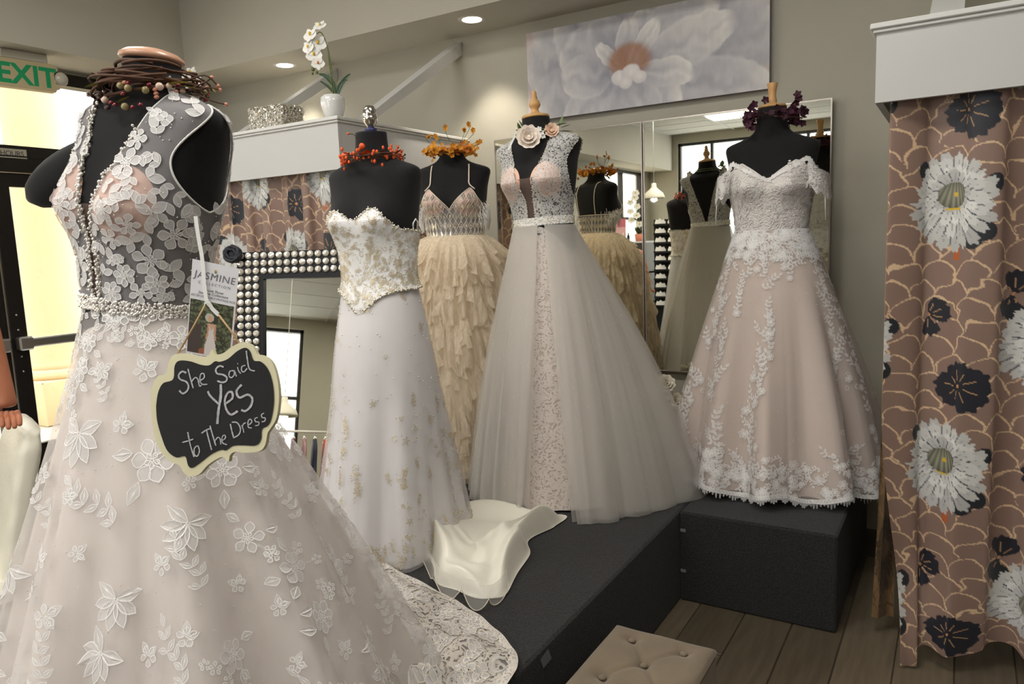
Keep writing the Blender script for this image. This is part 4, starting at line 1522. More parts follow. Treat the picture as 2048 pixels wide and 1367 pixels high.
spots = []
for _ in range(4000):
    u_, z_ = rng.uniform(-0.22, 0.5), rng.uniform(0.03, 0.41)
    p = bf1(np.array([u_]), np.array([s_of(z_)]))[0]
    r_ = rng.choice([0.034, 0.024, 0.017, 0.013], p=[.25, .35, .25, .15])
    if ok1(u_, z_, r_ * 0.75) and all(np.linalg.norm(p - q) > 0.72 * (r_ + rq) for q, rq in spots):
        spots.append((p, r_))
        rot = rng.uniform(0, 6.28)
        kind = rng.random()
        if r_ > 0.02 and kind < 0.65:
            motif_part('lace_flower', bf1, u_, s_of(z_), m_double(r_, int(rng.integers(5, 8)), rot), bod1, 0.0012, 0.0018, ('lace_dense', 'lace_cord'))
        elif r_ > 0.02:
            motif_part('lace_leaf', bf1, u_, s_of(z_), m_spray(r_ * 1.6, 3, rot, 0.5), bod1, 0.0012, 0.0014, ('lace_dense', 'lace_cord'))
        else:
            motif_part('lace_leaf', bf1, u_, s_of(z_), [petal(7, r_ * 2, r_ * 0.6, rot), petal(6, r_ * 1.6, r_ * 0.5, rot + 1.3)], bod1, 0.0012, 0.0014, ('lace_dense', 'lace_cord'))
# back of the bodice: plain lace leaves, one piece
mb = MB()
for _ in range(90):
    u_, z_ = rng.uniform(0.5, 0.78), rng.uniform(0.02, 0.37)
    if ok1(u_, z_):
        stamp_motif(mb, bf1, u_, s_of(z_), m_flower(0.02, 6, rng.uniform(0, 6)), 0.0012, 0.0015)
stuff(mb.build('lace_flower', ['lace_fill', 'lace_cord'], bod1, False))
sprk = MB()
for _ in range(420):
    u_, z_ = rng.uniform(-0.2, 0.5), rng.uniform(0.01, 0.39)
    if ok1(u_, z_):
        sprk.ball(bf1(np.array([u_]), np.array([s_of(z_)]))[0], rng.uniform(0.0012, 0.002), 5, 3)
stuff(sprk.build('seed_bead', 'pearl', bod1))
# skirt
z1h = -(f1['h']) + 0.012
fold1 = [(8, 0.034, 0.6, 0.5), (13, 0.020, 2.0, -0.5), (19, 0.006, 4.0, 0.9)]
pr1 = lambda v: 0.03 * np.sin(PI * np.clip(v, 0, 1)) + v ** 1.08
ws1 = (0.137, 0.102, 0.093)
hem1 = ell(0.51, 0.45, 0.56, 0.02, 0.02)
lin1 = skirt_fn(f1['h'], ws1, 0.014, ell(0.465, 0.41, 0.51, 0.02, 0.02), pr1, fold1)
sk1o = skirt_fn(f1['h'] + 0.004, (ws1[0] + .004, ws1[1] + .004, ws1[2] + .004), 0.008, hem1, pr1, [(k, a * 1.0, p + 0.10, tw) for k, a, p, tw in fold1])
surf('skirt_lining', lin1, 0, 1, 240, 90, 'lining_blush', g1, wrap=True)
sk1 = surf('tulle_skirt', sk1o, 0, 1, 300, 110, 'tulle_white', g1, wrap=True)
placed = []


def put1(u_, v_, kind, R, rot):
    v_ = min(max(v_, 0.01), 0.985)
    if kind == 'flower':
        motif_part('lace_flower', sk1o, u_, v_, m_cluster(R * 0.92), sk1, 0.0016, 0.0020, sign=-1.0)
    elif kind == 'lotus':
        motif_part('lace_lotus', sk1o, u_, v_, m_lotus(R, rot) + [p for p in m_leaf(R * 1.3, R * .3, rot + 2.0)] + [p for p in m_leaf(R * 1.3, R * .3, rot - 2.0)], sk1, 0.0016, 0.0022, sign=-1.0)
    elif kind == 'spray':
        motif_part('lace_leaf_spray', sk1o, u_, v_, m_vine(R * 2.6, rot), sk1, 0.0016, 0.0016, sign=-1.0)
    else:
        motif_part('lace_bud', sk1o, u_, v_, m_double(R * 0.8, 5, rot)[:5] + m_leaf(R * 1.2, R * .3, rot) + m_leaf(R, R * .28, rot + 1.4), sk1, 0.0016, 0.0016, sign=-1.0)


n1 = 0
# belt-line vines
for k in range(16):
    u_ = -0.17 + 0.64 * k / 15 + rng.normal(0, 0.008)
    L = rng.uniform(0.10, 0.34) if k % 2 else rng.uniform(0.06, 0.14)
    v_ = 0.015
    while v_ < L:
        put1(u_ + rng.normal(0, 0.007), v_, rng.choice(['flower', 'spray', 'bud'], p=[.5, .3, .2]), rng.uniform(0.020, 0.032), -PI / 2 + rng.normal(0, 0.6)); n1 += 1
        v_ += 0.055
acc = []
for _ in range(6000):
    v_ = 0.22 + 0.76 * rng.random() ** 0.75; u_ = rng.uniform(-0.2, 0.47)
    p = sk1o(np.array([u_]), np.array([v_]))[0]
    kind = rng.choice(['flower', 'lotus', 'spray', 'bud'], p=[.36, .14, .34, .16])
    R = {'flower': rng.uniform(0.034, 0.05), 'lotus': rng.uniform(0.036, 0.046), 'spray': rng.uniform(0.035, 0.05), 'bud': rng.uniform(0.02, 0.03)}[kind]
    gap = 1.08 * (R + 0.034) * (1.55 - 0.62 * v_)
    if n1 < 262 and all(np.linalg.norm(p - q) > gap for q in acc):
        acc.append(p); n1 += 1
        rot = rng.uniform(0, 6.28) if kind == 'flower' else (-PI / 2 if kind != 'lotus' else PI / 2 * -1) + rng.normal(0, 0.5)
        if kind == 'lotus':
            rot = PI * 1.5 + PI + rng.normal(0, 0.4)
        put1(u_, v_, kind, R, rot)
mb = MB()
for _ in range(120):
    u_, v_ = rng.uniform(0.47, 0.8), rng.uniform(0.3, 0.98)
    stamp_motif(mb, sk1o, u_, v_, m_flower(0.045, 6, rng.uniform(0, 6)), 0.0016, 0.002, sign=-1.0)
stuff(mb.build('lace_flower', ['lace_fill', 'lace_cord'], sk1, False))
sprk = MB()
for _ in range(700):
    p = sk1o(np.array([rng.uniform(-0.2, 0.47)]), np.array([rng.uniform(0.02, 0.98)]))[0]
    sprk.ball(p * np.array([1.003, 1.003, 1]), rng.uniform(0.0008, 0.0014), 5, 3)
stuff(sprk.build('sequin', 'pearl', sk1))

# guipure lace train on the platform
Mg = np.array(Matrix.Translation((f1['x'], f1['y'], f1['base'])) @ Matrix.Rotation(f1['rz'], 4, 'Z'))
iMg = np.linalg.inv(Mg)


def to_local(W, iM):
    W = np.asarray(W, float)
    return W @ iM[:3, :3].T + iM[:3, 3]


inner = np.array([onz(*q, PLAT + 0.02)[:2] for q in ((610, 1085), (650, 1180), (700, 1280), (760, 1367))] + [(-1.25, 1.05), (-1.12, 0.85)])
outer = np.array([onz(*q, PLAT + 0.01)[:2] for q in ((690, 1085), (790, 1140), (905, 1200), (985, 1255), (1035, 1320))] + [(-0.94, 1.42), (-0.925, 1.2), (-0.96, 0.95)])


def curve2(C_, t):
    return cat_rom(C_, t)


def train_fn(u, v):
    a = curve2(inner, u); b = curve2(outer, u)
    p = a + (b - a) * v[..., None]
    hgt = 0.012 + 0.085 * (1 - v) ** 1.4 * (0.6 + 0.4 * np.sin(u * 19 + v * 4)) + 0.030 * np.sin(PI * v) * (0.5 + 0.5 * np.sin(u * 23 - v * 7 + 1)) + 0.012 * np.sin(PI * v) * np.sin(u * 61 + v * 12) + 0.02 * np.exp(-((v - 0.97) / 0.05) ** 2) * (0.5 + 0.5 * np.sin(u * 70)) * 0.3
    return np.stack([p[..., 0], p[..., 1], PLAT + np.maximum(hgt, 0.004)], -1)


trn = lambda u, v: to_local(train_fn(u, v), iMg)
tro = surf('lace_train', trn, 0, 1, 220, 90, 'guipure', g1)
surf('train_tulle', lambda u, v: trn(u, v) - np.array([0, 0, 0.003]), 0, 1, 160, 60, 'tulle_white', g1, 0.0, 0.97)
mb = MB()
for k in range(70):
    u_ = (k + 0.5) / 70
    stamp_motif(mb, trn, u_, 0.965 + 0.012 * math.sin(k * 2.1), disc(0.017, 12)[None][0:1] if False else [petal(6, 0.03, 0.014, 0.4), petal(6, 0.03, 0.014, 2.7), disc(0.012)], 0.002, 0.003)
for _ in range(130):
    u_, v_ = rng.random(), rng.uniform(0.05, 0.93)
    q = rng.random()
    pol = m_flower(rng.uniform(0.028, 0.042), int(rng.integers(7, 10)), rng.uniform(0, 6), 0.5) if q < 0.4 else (m_curl(rng.uniform(0.02, 0.032), rng.uniform(0, 6), 1.2, 0.14) if q < 0.75 else m_spray(0.08, 3, rng.uniform(0, 6), 0.5))
    stamp_motif(mb, trn, u_, v_, pol, 0.0025, 0.003)
stuff(mb.build('lace_motif', ['lace_fill', 'guipure_cord'], tro, False))

# ================================================================== gown 2: strapless satin with beaded corset
def flare2(Q):
    """the corset hem stands away from the hips"""
    k = 1 + 0.20 * sm((-0.02 - Q[..., 2:3]) / 0.12)
    return Q * np.concatenate([k, k, np.ones_like(k)], -1)


f2 = dress_form('d2', 'black dress form with a chrome neck finial wearing the strapless corset gown', -1.85, 2.10, 1.415, math.radians(6), 1.0, finial_chrome, bust=0.04, sz=0.93, neck=0.505)
g2 = gown(f2, 'strapless ivory satin gown with gold beaded corset and pooled satin train')
fn, P, F = shell(f2, 0.010, -0.17, 0.30)
P = flare2(P)
x, y, z = P.T; z = z / SZ['sz']
ax = np.abs(x)
top = np.where(y < 0, np.where(ax < 0.085, 0.205 + 0.04 * sm(ax / 0.085), 0.245 - 0.085 * sm((ax - 0.085) / 0.085)), 0.155)
bot = np.where(y < 0, -0.06 - 0.095 * np.exp(-(ax / 0.07) ** 1.5), -0.06)
gg = np.minimum(top - z, z - bot)
V, FF, sg = clip(P, F, gg)
bod2 = obj('corset', pv(f2, V), FF, 'satin_white', g2)
tb = MB()
beads_along(tb, [(pv(f2, a[None])[0], pv(f2, b[None])[0]) for a, b in sg], 0.0036, 0.0045, 0.0025, 2)
stuff(tb.build('bead_edging', 'silver_bead', bod2))
_b2 = body_fn(f2['wx'], 0.011, f2['bust'])
bf2 = placed_fn(f2, lambda u, v: flare2(_b2(u, v)))
mb = MB(); bd = MB()


def in2(u_, z_):
    p = body_fn(f2['wx'], 0.005, f2['bust'])(np.array([u_]), np.array([s_of(z_)]))[0]
    a_ = abs(p[0])
    if p[1] < 0:
        t_ = 0.205 + 0.04 * float(sm(a_ / 0.085)) if a_ < 0.085 else 0.245 - 0.085 * float(sm((a_ - 0.085) / 0.085))
        b_2 = -0.06 - 0.095 * math.exp(-(a_ / 0.07) ** 1.5)
    else:
        t_, b_2 = 0.155, -0.06
    return b_2 + 0.008 < z_ < t_ - 0.008


for _ in range(1500):
    u_, z_ = rng.uniform(-0.25, 0.75), rng.uniform(-0.155, 0.24)
    dens = 1.0 if (z_ < 0.03 or z_ > 0.18 or abs(((u_ * 9) % 1) - 0.5) < 0.28) else 0.35
    if in2(u_, z_) and rng.random() < dens:
        q = rng.random()
        pol = m_curl(rng.uniform(0.006, 0.013), rng.uniform(0, 6), 1.1, 0.08) if q < 0.6 else (m_star(rng.uniform(0.007, 0.011), 6, rng.uniform(0, 6)) if q < 0.8 else m_spray(0.022, 2, rng.uniform(0, 6), 0.3))
        stamp_motif(mb, bf2, u_, s_of(z_), pol, 0.0018)
for _ in range(2600):
    u_ = rng.uniform(-0.25, 0.75); z_ = rng.uniform(-0.155, 0.24)
    if in2(u_, z_) and (z_ < 0.0 or z_ > 0.19 or rng.random() < 0.45):
        bd.ball(bf2(np.array([u_]), np.array([s_of(z_)]))[0], rng.uniform(0.0012, 0.0024), 5, 3)
stuff(mb.build('scroll_beading', 'gold_bead', bod2, False))
stuff(bd.build('seed_bead', 'silver_bead', bod2))
MB().tube([pv(f2, np.array([[0.165, -0.012, 0.145], [0.172, -0.02, 0.173], [0.178, -0.012, 0.188], [0.178, 0.0, 0.178], [0.17, 0.006, 0.145]]))[i] for i in range(5)], 0.003, 6).build('hanger_loop', 'ribbon', g2)
fold2 = [(6, 0.016, 1.1, 0.8), (9, 0.012, 0.3, -0.6), (14, 0.006, 2.0, 1.0)]
pr2 = lambda v: 0.55 * np.sin(PI * 0.5 * np.clip(v / 0.35, 0, 1)) * 0.22 / 0.55 + (v ** 1.5) * 0.78
sk2f = skirt_fn(f2['h'] - 0.02, (0.146, 0.108, 0.098), 0.006, ell(0.255, 0.30, 0.34, 0.0, -0.02), pr2, fold2, fold_start=0.2)
sk2 = surf('satin_skirt', sk2f, 0, 1, 240, 110, 'satin_white', g2, wrap=True)
sk2t = skirt_fn(f2['h'] - 0.02, (0.148, 0.110, 0.100), 0.004, ell(0.27, 0.315, 0.355, 0.0, -0.02), pr2, [(k, a * 1.3, p + 0.2, tw) for k, a, p, tw in fold2], fold_start=0.2)
surf('organza_overlay', sk2t, 0, 1, 240, 90, 'tulle_bodice', g2, wrap=True)
mb = MB(); bd = MB()
for _ in range(2200):
    u_ = rng.uniform(-0.28, 0.5); v_ = rng.random()
    col_ = abs(((u_ * 13 + 0.3 * math.sin(u_ * 40)) % 1) - 0.5)
    pr_ = 0.02 if v_ < 0.42 else (0.75 if (v_ > 0.9 or (col_ < 0.2 and v_ > 0.5 + 0.16 * math.sin(u_ * 60))) else 0.05)
    if rng.random() < pr_:
        q = rng.random()
        pol = m_star(rng.uniform(0.009, 0.015), 5, rng.uniform(0, 6)) if q < 0.4 else (m_spray(rng.uniform(0.03, 0.045), 3, PI / 2 * rng.choice([-1, 1]) + rng.normal(0, .4), 0.22) if q < 0.7 else m_curl(rng.uniform(.008, .014), rng.uniform(0, 6), 1.1, 0.08))
        stamp_motif(mb, sk2t, u_, min(v_, 0.985), pol, 0.002, sign=-1.0)
        for __ in range(4):
            bd.ball(sk2t(np.array([u_ + rng.normal(0, .006)]), np.array([min(1, v_ + rng.normal(0, .01))]))[0] * [1.006, 1.006, 1], rng.uniform(0.0014, 0.0024), 5, 3)
for _ in range(90):
    bd.ball(sk2t(np.array([rng.uniform(-0.28, 0.5)]), np.array([rng.uniform(0.08, 0.6)]))[0] * [1.006, 1.006, 1], 0.0028, 6, 4)
stuff(mb.build('star_embroidery', 'gold_bead', sk2, False))
stuff(bd.build('seed_bead', 'silver_bead', sk2))
# pooled satin train
M2 = np.array(Matrix.Translation((f2['x'], f2['y'], f2['base'])) @ Matrix.Rotation(f2['rz'], 4, 'Z')); iM2 = np.linalg.inv(M2)
ring = np.array([onz(*q, PLAT + 0.02)[:2] for q in ((846, 1058), (862, 1120), (880, 1160), (930, 1178), (985, 1190), (1020, 1165), (1055, 1105), (1062, 1070), (1110, 1045), (1128, 1026), (1060, 1015), (950, 1005), (870, 1020))])
cen = np.array(onz(950, 1090, PLAT + 0.05)[:2])
ringc = np.vstack([ring, ring[:1]])


def pool_fn(u, v):
    r_ = cat_rom(ringc, u % 1.0)
    wv = 1 + 0.03 * np.sin(u * 2 * PI * 9) * v
    p = cen + (r_ - cen) * (v * wv)[..., None]
    edge = sm((1 - v) / 0.22)
    hgt = 0.105 * edge * (0.72 + 0.28 * np.sin(u * 2 * PI * 2 + 1.0) * sm(v * 2)) * (1 - 0.25 * (1 - v)) + 0.018 * np.sin(u * 2 * PI * 5 + v * 9) * edge * v + 0.012 * v * np.sin(v * 16 + 5 * np.sin(u * 2 * PI)) * edge
    return to_local(np.stack([p[..., 0], p[..., 1], PLAT + 0.006 + np.maximum(hgt, 0)], -1), iM2)


surf('satin_train', pool_fn, 0, 1, 160, 70, 'satin_ivory', g2, 0.0, 1.0)


def frill_fn(u, v):
    """curled horsehair frill along the front of the pool"""
    c = np.array([onz(*q, PLAT + 0.02)[:2] for q in ((850, 1085), (862, 1130), (890, 1168), (940, 1185), (985, 1196), (1015, 1165))])
    p = cat_rom(c, u)
    o_ = np.array([0.35, -0.93])
    w = v * (0.045 + 0.02 * np.sin(u * 30))
    k = np.sin(u * 26)
    p = p + o_ * w[..., None] + np.stack([0.012 * np.sin(u * 26 + 1.5) * v, 0.0 * u], -1)
    z = PLAT + 0.06 * (1 - v) + 0.006 + 0.03 * (0.5 + 0.5 * k) * v
    return to_local(np.stack([p[..., 0], p[..., 1], z], -1), iM2)


surf('horsehair_frill', frill_fn, 0, 1, 140, 14, 'tulle_grey', g2)
u = np.linspace(0, 1, 140); e_ = frill_fn(u, np.ones(140))
MB().tube(e_, 0.0016, 5).build('frill_cord', 'cord_cream', g2)

# ================================================================== gown 3: ruffled ballgown with lattice bodice
f3 = dress_form('d3', 'black dress form with a plain neck wearing the ruffled cream ballgown', -2.20, 3.09, 1.555, math.radians(24), 0.98, lambda t, z: finial_cap(t, z, 0.058), bust=0.05, sz=0.82, neck=0.425)
g3 = gown(f3, 'cream ballgown with tiered feathery tulle ruffles and sequinned lattice bodice')
fn, P, F = shell(f3, 0.005, -0.012, 0.32)
x, y, z = P.T; ax = np.abs(x); z = z / SZ['sz']


def top3(ax, y):
    return np.where(y < 0, np.where(ax < 0.10, 0.15 + 0.125 * (ax / 0.10) ** 0.85, 0.275 - 0.10 * sm((ax - 0.10) / 0.07)), 0.15)


gg = top3(ax, y) - z
V, FF, sg = clip(P, F, gg)
bod3 = obj('bodice', pv(f3, V), FF, 'tulle_bodice', g3)
ed = MB()
for a, b in sg:
    ed.tube([pv(f3, a[None])[0], pv(f3, b[None])[0]], 0.0026, 5, False)
stuff(ed.build('neckline_binding', 'cord_cream', bod3))
fc, Pc, Fc = shell(f3, 0.002, 0.0, 0.32, 200, 120)
x, y, z = Pc.T; z = z / SZ['sz']
gc = np.minimum(np.minimum(1 - np.hypot((np.abs(x) - 0.09) / 0.07, (z - 0.20) / 0.085), -y * 20), top3(np.abs(x), y) - z)
V, FF, _ = clip(Pc, Fc, gc); obj('bust_cup', pv(f3, V), FF, 'cup_nude', g3)
bf3 = placed_fn(f3, body_fn(f3['wx'], 0.007, f3['bust']))
lat = MB(); seq = MB(); seqb = MB()
nD = 36
body3 = body_fn(f3['wx'], 0.007, f3['bust'])


def in3(u_, z_):
    p = body3(np.array([u_]), np.array([s_of(z_)]))[0]
    return -0.01 < z_ < float(top3(np.array([abs(p[0])]), np.array([p[1]]))[0]) - 0.004


dzr = 0.056
for i in range(nD):
    for j in range(-1, 12):
        u_ = (i + (0.5 if j % 2 else 0)) / nD; z_ = j * dzr / 2
        cs = [(u_, z_ + dzr / 2), (u_ + 0.5 / nD, z_), (u_, z_ - dzr / 2), (u_ - 0.5 / nD, z_)]
        for k in range(4):
            a_, b_2 = cs[k], cs[(k + 1) % 4]
            if in3(*a_) and in3(*b_2) and k < 2:
                pts = [bf3(np.array([a_[0] + (b_2[0] - a_[0]) * w]), np.array([s_of(a_[1] + (b_2[1] - a_[1]) * w)]))[0] for w in (0, .5, 1)]
                lat.tube(pts, 0.0016, 4, False)
        if in3(u_, z_) and j % 2 == 0:
            c_ = [[0, dzr * .36], [0.009, 0], [0, -dzr * .36], [-0.009, 0]]
            W_ = stamp(bf3, u_ % 1.0, s_of(z_), np.array(c_), 0.001)
            seq.add(W_, [[0, 1, 2, 3]])
            for _ in range(9):
                w = rng.dirichlet([1, 1, 1, 1]); seqb.ball(w @ W_, rng.uniform(0.0014, 0.0024), 5, 3)
stuff(lat.build('lattice_cord', 'cord_cream', bod3)); stuff(seq.build('sequin_diamond', 'silver_bead', bod3, False)); stuff(seqb.build('sequin', 'pearl', bod3))
fr_ = MB()
for _ in range(150):
    sd = rng.choice([-1, 1]); u_ = 0.25 * sd + rng.normal(0, 0.055); z_ = rng.uniform(0.10, 0.2)
    p = bf3(np.array([u_]), np.array([s_of(z_)]))[0]
    out_ = np.array([math.sin(2 * PI * u_), -math.cos(2 * PI * u_), 0]) * 0.012
    fr_.tube([p, p + out_ + [0, 0, -0.02], p + out_ * 1.2 + [0, 0, -rng.uniform(0.05, 0.08)]], 0.0013, 4, False)
stuff(fr_.build('bead_fringe', 'pearl', bod3))
fs = body_fn(f3['wx'], 0.004, f3['bust'])
for sd in (-1, 1):
    path = [fs(np.array([0.115 * sd]), np.array([s_of(0.268)]))[0]]
    for z_ in (0.30, 0.34, 0.38, 0.405, 0.42):
        q = fs(np.linspace(0, 0.25 * sd, 60), np.full(60, s_of(z_)))
        path.append(q[np.argmin(np.abs(np.abs(q[:, 0]) - (0.102 - 0.06 * (z_ - 0.27))))])
    for z_ in (0.42, 0.39, 0.33, 0.26, 0.20, 0.152):
        q = fs(np.linspace(0.5, 0.75 if sd < 0 else 0.25, 60), np.full(60, s_of(z_)))
        path.append(q[np.argmin(np.abs(np.abs(q[:, 0]) - (0.095 - 0.03 * (0.42 - z_))))])
    pp = cat_rom(np.array(path), np.linspace(0, 1, 40))
    MB().tube(pv(f3, pp), 0.0034, 6).build('strap', 'cord_cream', g3)
H3 = f3['h']
core = skirt_fn(H3, (0.14, 0.105, 0.095), 0.01, ell(0.39, 0.38, 0.40), lambda v: 0.32 * np.sin(PI * np.clip(v, 0, 1) ** 0.55) + v, [(9, 0.012, 0, 0)])
surf('skirt_lining', core, 0, 1, 120, 50, 'cream_lining', g3, wrap=True)
tiers = [(0.0, 0.20), (0.10, 0.36), (0.25, 0.54), (0.42, 0.74), (0.60, 0.90), (0.76, 0.995)]
for k, (va, vb) in enumerate(tiers):
    ph = rng.uniform(0, 6, 6)

    def tier(u, v, va=va, vb=vb, ph=ph, k=k):
        vv = va + (vb - va) * v
        P_ = core(u, np.clip(vv, 0, 1))
        th = 2 * PI * u
        rr = np.hypot(P_[..., 0], P_[..., 1])[..., None] + 1e-9
        d_ = P_[..., :2] / rr
        fl = 0.012 + 0.040 * np.sin(PI * 0.5 * v) ** 0.8 + v * (0.012 * np.sin(31 * th + ph[0] + v) + 0.010 * np.sin(47 * th + ph[1] - 2 * v) + 0.012 * np.sin(13 * th + ph[2]))
        P_ = P_.copy(); P_[..., :2] += d_ * fl[..., None]
        P_[..., 2] += v * (0.02 * np.sin(19 * th + ph[3]) + 0.014 * np.sin(43 * th + ph[4])) - 0.0 * v
        P_[..., 2] = np.maximum(P_[..., 2], 0.004)
        return P_
    surf('ruffle', tier, 0, 1, 420, 16, 'tulle_cream', g3, wrap=True)
    # torn, feathery strips hanging over the tier
    mb = MB()
    for _ in range(150):
        u_ = rng.random(); v0_ = rng.uniform(0.1, 0.7); L = rng.uniform(0.25, 0.42); du_ = rng.normal(0, 0.006); w_ = rng.uniform(0.003, 0.008)
        vs = np.linspace(v0_, min(v0_ + L, 1.06), 5)
        us = u_ + du_ * (vs - v0_) / L
        A_ = tier(us - w_ * np.linspace(0.6, 1, 5), np.clip(vs, 0, 1)); B_ = tier(us + w_ * np.linspace(0.6, 1, 5), np.clip(vs, 0, 1))
        ex_ = np.linspace(0.004, rng.uniform(0.012, 0.03), 5)[:, None]
        for Q in (A_, B_):
            rr = np.hypot(Q[:, 0], Q[:, 1])[:, None]; Q[:, :2] += Q[:, :2] / rr * ex_
        mb.grid(np.stack([A_, B_], 1))
    stuff(mb.build('tulle_strip', 'tulle_cream', g3))

# ================================================================== gown 4: tulle overskirt on lace sheath
f4 = dress_form('d4', 'black dress form with a turned wooden finial wearing the tulle overskirt gown', -1.50, 2.745, 1.585, math.radians(0), 0.90, finial_turned, (math.radians(0), math.radians(-3)), bust=0.05, sz=0.82, neck=0.425)
g4 = gown(f4, 'V-neck lace gown with sheer grey-white tulle overskirt and sequinned waist belt')
fn, P, F = shell(f4, 0.004, 0.0, 0.432)
x, y, z = P.T; z = z / SZ['sz']
gf = np.abs(x) - np.where(y < 0, vneck(z, 0.016, 0.10, 0.100, 0.425), vneck(z, 0.012, 0.03, 0.104, 0.40))
tau = np.clip((z - 0.11) / (0.414 - 0.11), 0, 1)
ga = np.abs(y - 0.014) - 0.070 * np.sin(PI * tau ** 0.9) ** 0.8
ga = np.where((np.abs(x) > 0.118) & (z > 0.11), ga, 0.03)
V, FF, sg = clip(P, F, np.minimum(gf, ga))
bod4 = obj('bodice', pv(f4, V), FF, 'bodice_lace', g4)
bd = MB()
beads_along(bd, [(pv(f4, a[None])[0], pv(f4, b[None])[0]) for a, b in sg], 0.0022, 0.004, 0.0015, 1)
stuff(bd.build('bead_edging', 'silver_bead', bod4))
fc, Pc, Fc = shell(f4, 0.0015, 0.0, 0.40, 200, 120)
x, y, z = Pc.T; z = z / SZ['sz']
gc = np.minimum(1 - np.hypot((np.abs(x) - 0.082) / 0.058, (z - 0.20) / 0.085), -y * 20)
V, FF, _ = clip(Pc, Fc, gc); obj('bust_cup', pv(f4, V), FF, 'cup_nude', g4)
gm = np.minimum(np.minimum(0.055 - np.abs(x), -y * 20), 0.215 - z)
V, FF, _ = clip(Pc, Fc, gm); obj('illusion_mesh', pv(f4, V), FF, 'mesh_nude', g4)
bl = MB(); bfn4 = placed_fn(f4, body_fn(f4['wx'], 0.007, f4['bust']))
surf('belt', lambda u, v: bfn4(u, s_of(-0.018) + (s_of(0.022) - s_of(-0.018)) * v), 0, 1, 120, 6, 'satin_white', g4, wrap=True)
for _ in range(1300):
    bl.ball(bfn4(np.array([rng.random()]), np.array([s_of(rng.uniform(-0.018, 0.022))]))[0], rng.uniform(0.0012, 0.0026), 5, 3)
stuff(bl.build('belt_sequin', 'silver_bead', g4))
sp = MB(); bfl = placed_fn(f4, body_fn(f4['wx'], 0.006, f4['bust']))
for _ in range(160):
    u_, z_ = rng.uniform(-0.25, 0.4), rng.uniform(0.02, 0.4)
    p = body_fn(f4['wx'], 0, f4['bust'])(np.array([u_]), np.array([s_of(z_)]))[0]
    if abs(p[0]) > vneck(np.array([z_]), 0.016, 0.10, 0.1, 0.425)[0] + 0.01 and not (abs(p[0]) > 0.11 and z_ > 0.11):
        sp.ball(bfl(np.array([u_]), np.array([s_of(z_)]))[0], rng.uniform(0.0016, 0.0028), 5, 3)
stuff(sp.build('seed_bead', 'silver_bead', bod4))
H4 = f4['h']
pr4 = lambda v: 0.10 * np.sin(PI * np.clip(v, 0, 1)) + v
she = skirt_fn(H4 - 0.01, (0.128, 0.095, 0.086), 0.012, ell(0.24, 0.17, 0.24), lambda v: 0.20 * np.sin(PI * np.clip(v * 1.5, 0, 1)) + v ** 1.3, [(5, 0.012, 0.5, 0.4), (8, 0.006, 1.5, 0)], fold_start=0.3)
surf('sheath_lining', lambda u, v: she(u, v) * np.array([0.975, 0.975, 1]), 0, 1, 120, 60, 'blush_satin', g4, wrap=True)
surf('lace_sheath', she, 0, 1, 160, 80, 'sheath_lace', g4, wrap=True)


def over4(scale, phs, openw):
    def hem(th):
        a_ = 0.385 * scale * (1 + 0.05 * np.sin(2 * th + 1)); 
        tr_ = 0.30 * np.exp(-(((th - 2 * PI * 0.36 + PI) % (2 * PI) - PI) / 0.55) ** 2)
        return (a_ + tr_) * np.sin(th), -(a_ * np.where(np.cos(th) > 0, 0.68, 0.95) + tr_) * np.cos(th)
    f_ = skirt_fn(H4 - 0.012, (0.136, 0.104, 0.096), 0.008, hem, pr4, [(11, 0.016, phs, 0.3), (19, 0.010, phs * 2, -0.4), (31, 0.005, phs * 3, 0.2)], fold_start=0.0)
    def cut(u, v):
        u0 = 0.065 + openw * v * 0.03; u1 = 1.03 - openw * v * 0.025
        return f_(u0 + (u1 - u0) * u, v)
    return cut


for k, (sc, ph, ow) in enumerate(((1.0, 0.7, 1.0), (0.93, 2.1, 0.8), (1.06, 3.6, 1.3))):
    o4 = surf('tulle_overskirt', over4(sc, ph, ow), 0, 1, 360, 90, 'tulle_grey', g4)
sp = MB(); ov = over4(1.07, 3.6, 1.3)
for _ in range(500):
    sp.ball(ov(np.array([rng.random()]), np.array([rng.random()]))[0], rng.uniform(0.0010, 0.0018), 5, 3)
stuff(sp.build('sequin', 'pearl', g4))
# gathered tulle train lying towards the blush gown
M4 = np.array(Matrix.Translation((f4['x'], f4['y'], f4['base'])) @ Matrix.Rotation(f4['rz'], 4, 'Z')); iM4 = np.linalg.inv(M4)
r4 = np.array([onz(*q, PLAT + 0.01)[:2] for q in ((1240, 1020), (1290, 1015), (1330, 1003), (1362, 985), (1368, 955), (1330, 935), (1260, 930), (1210, 960), (1210, 1000))])
r4 = np.vstack([r4, r4[:1]]); c4 = np.array(onz(1275, 970, PLAT + 0.03)[:2])
for k in range(2):
    def bil(u, v, k=k):
        p = c4 + (cat_rom(r4, u % 1) - c4) * (v * (1 - 0.06 * k + 0.04 * np.sin(u * 2 * PI * 6 + k)))[..., None]
        e_ = sm((1 - v) / 0.5)
        h_ = (0.26 - 0.05 * k) * e_ * (0.75 + 0.25 * np.sin(u * 2 * PI * 3 + k * 2)) + 0.025 * np.sin(u * 2 * PI * 8 + v * 6) * v * e_
        return to_local(np.stack([p[..., 0], p[..., 1], PLAT + 0.005 + np.maximum(h_, 0)], -1), iM4)
    surf('tulle_train', bil, 0, 1, 140, 40, 'tulle_grey', g4, 0.02, 1.0)

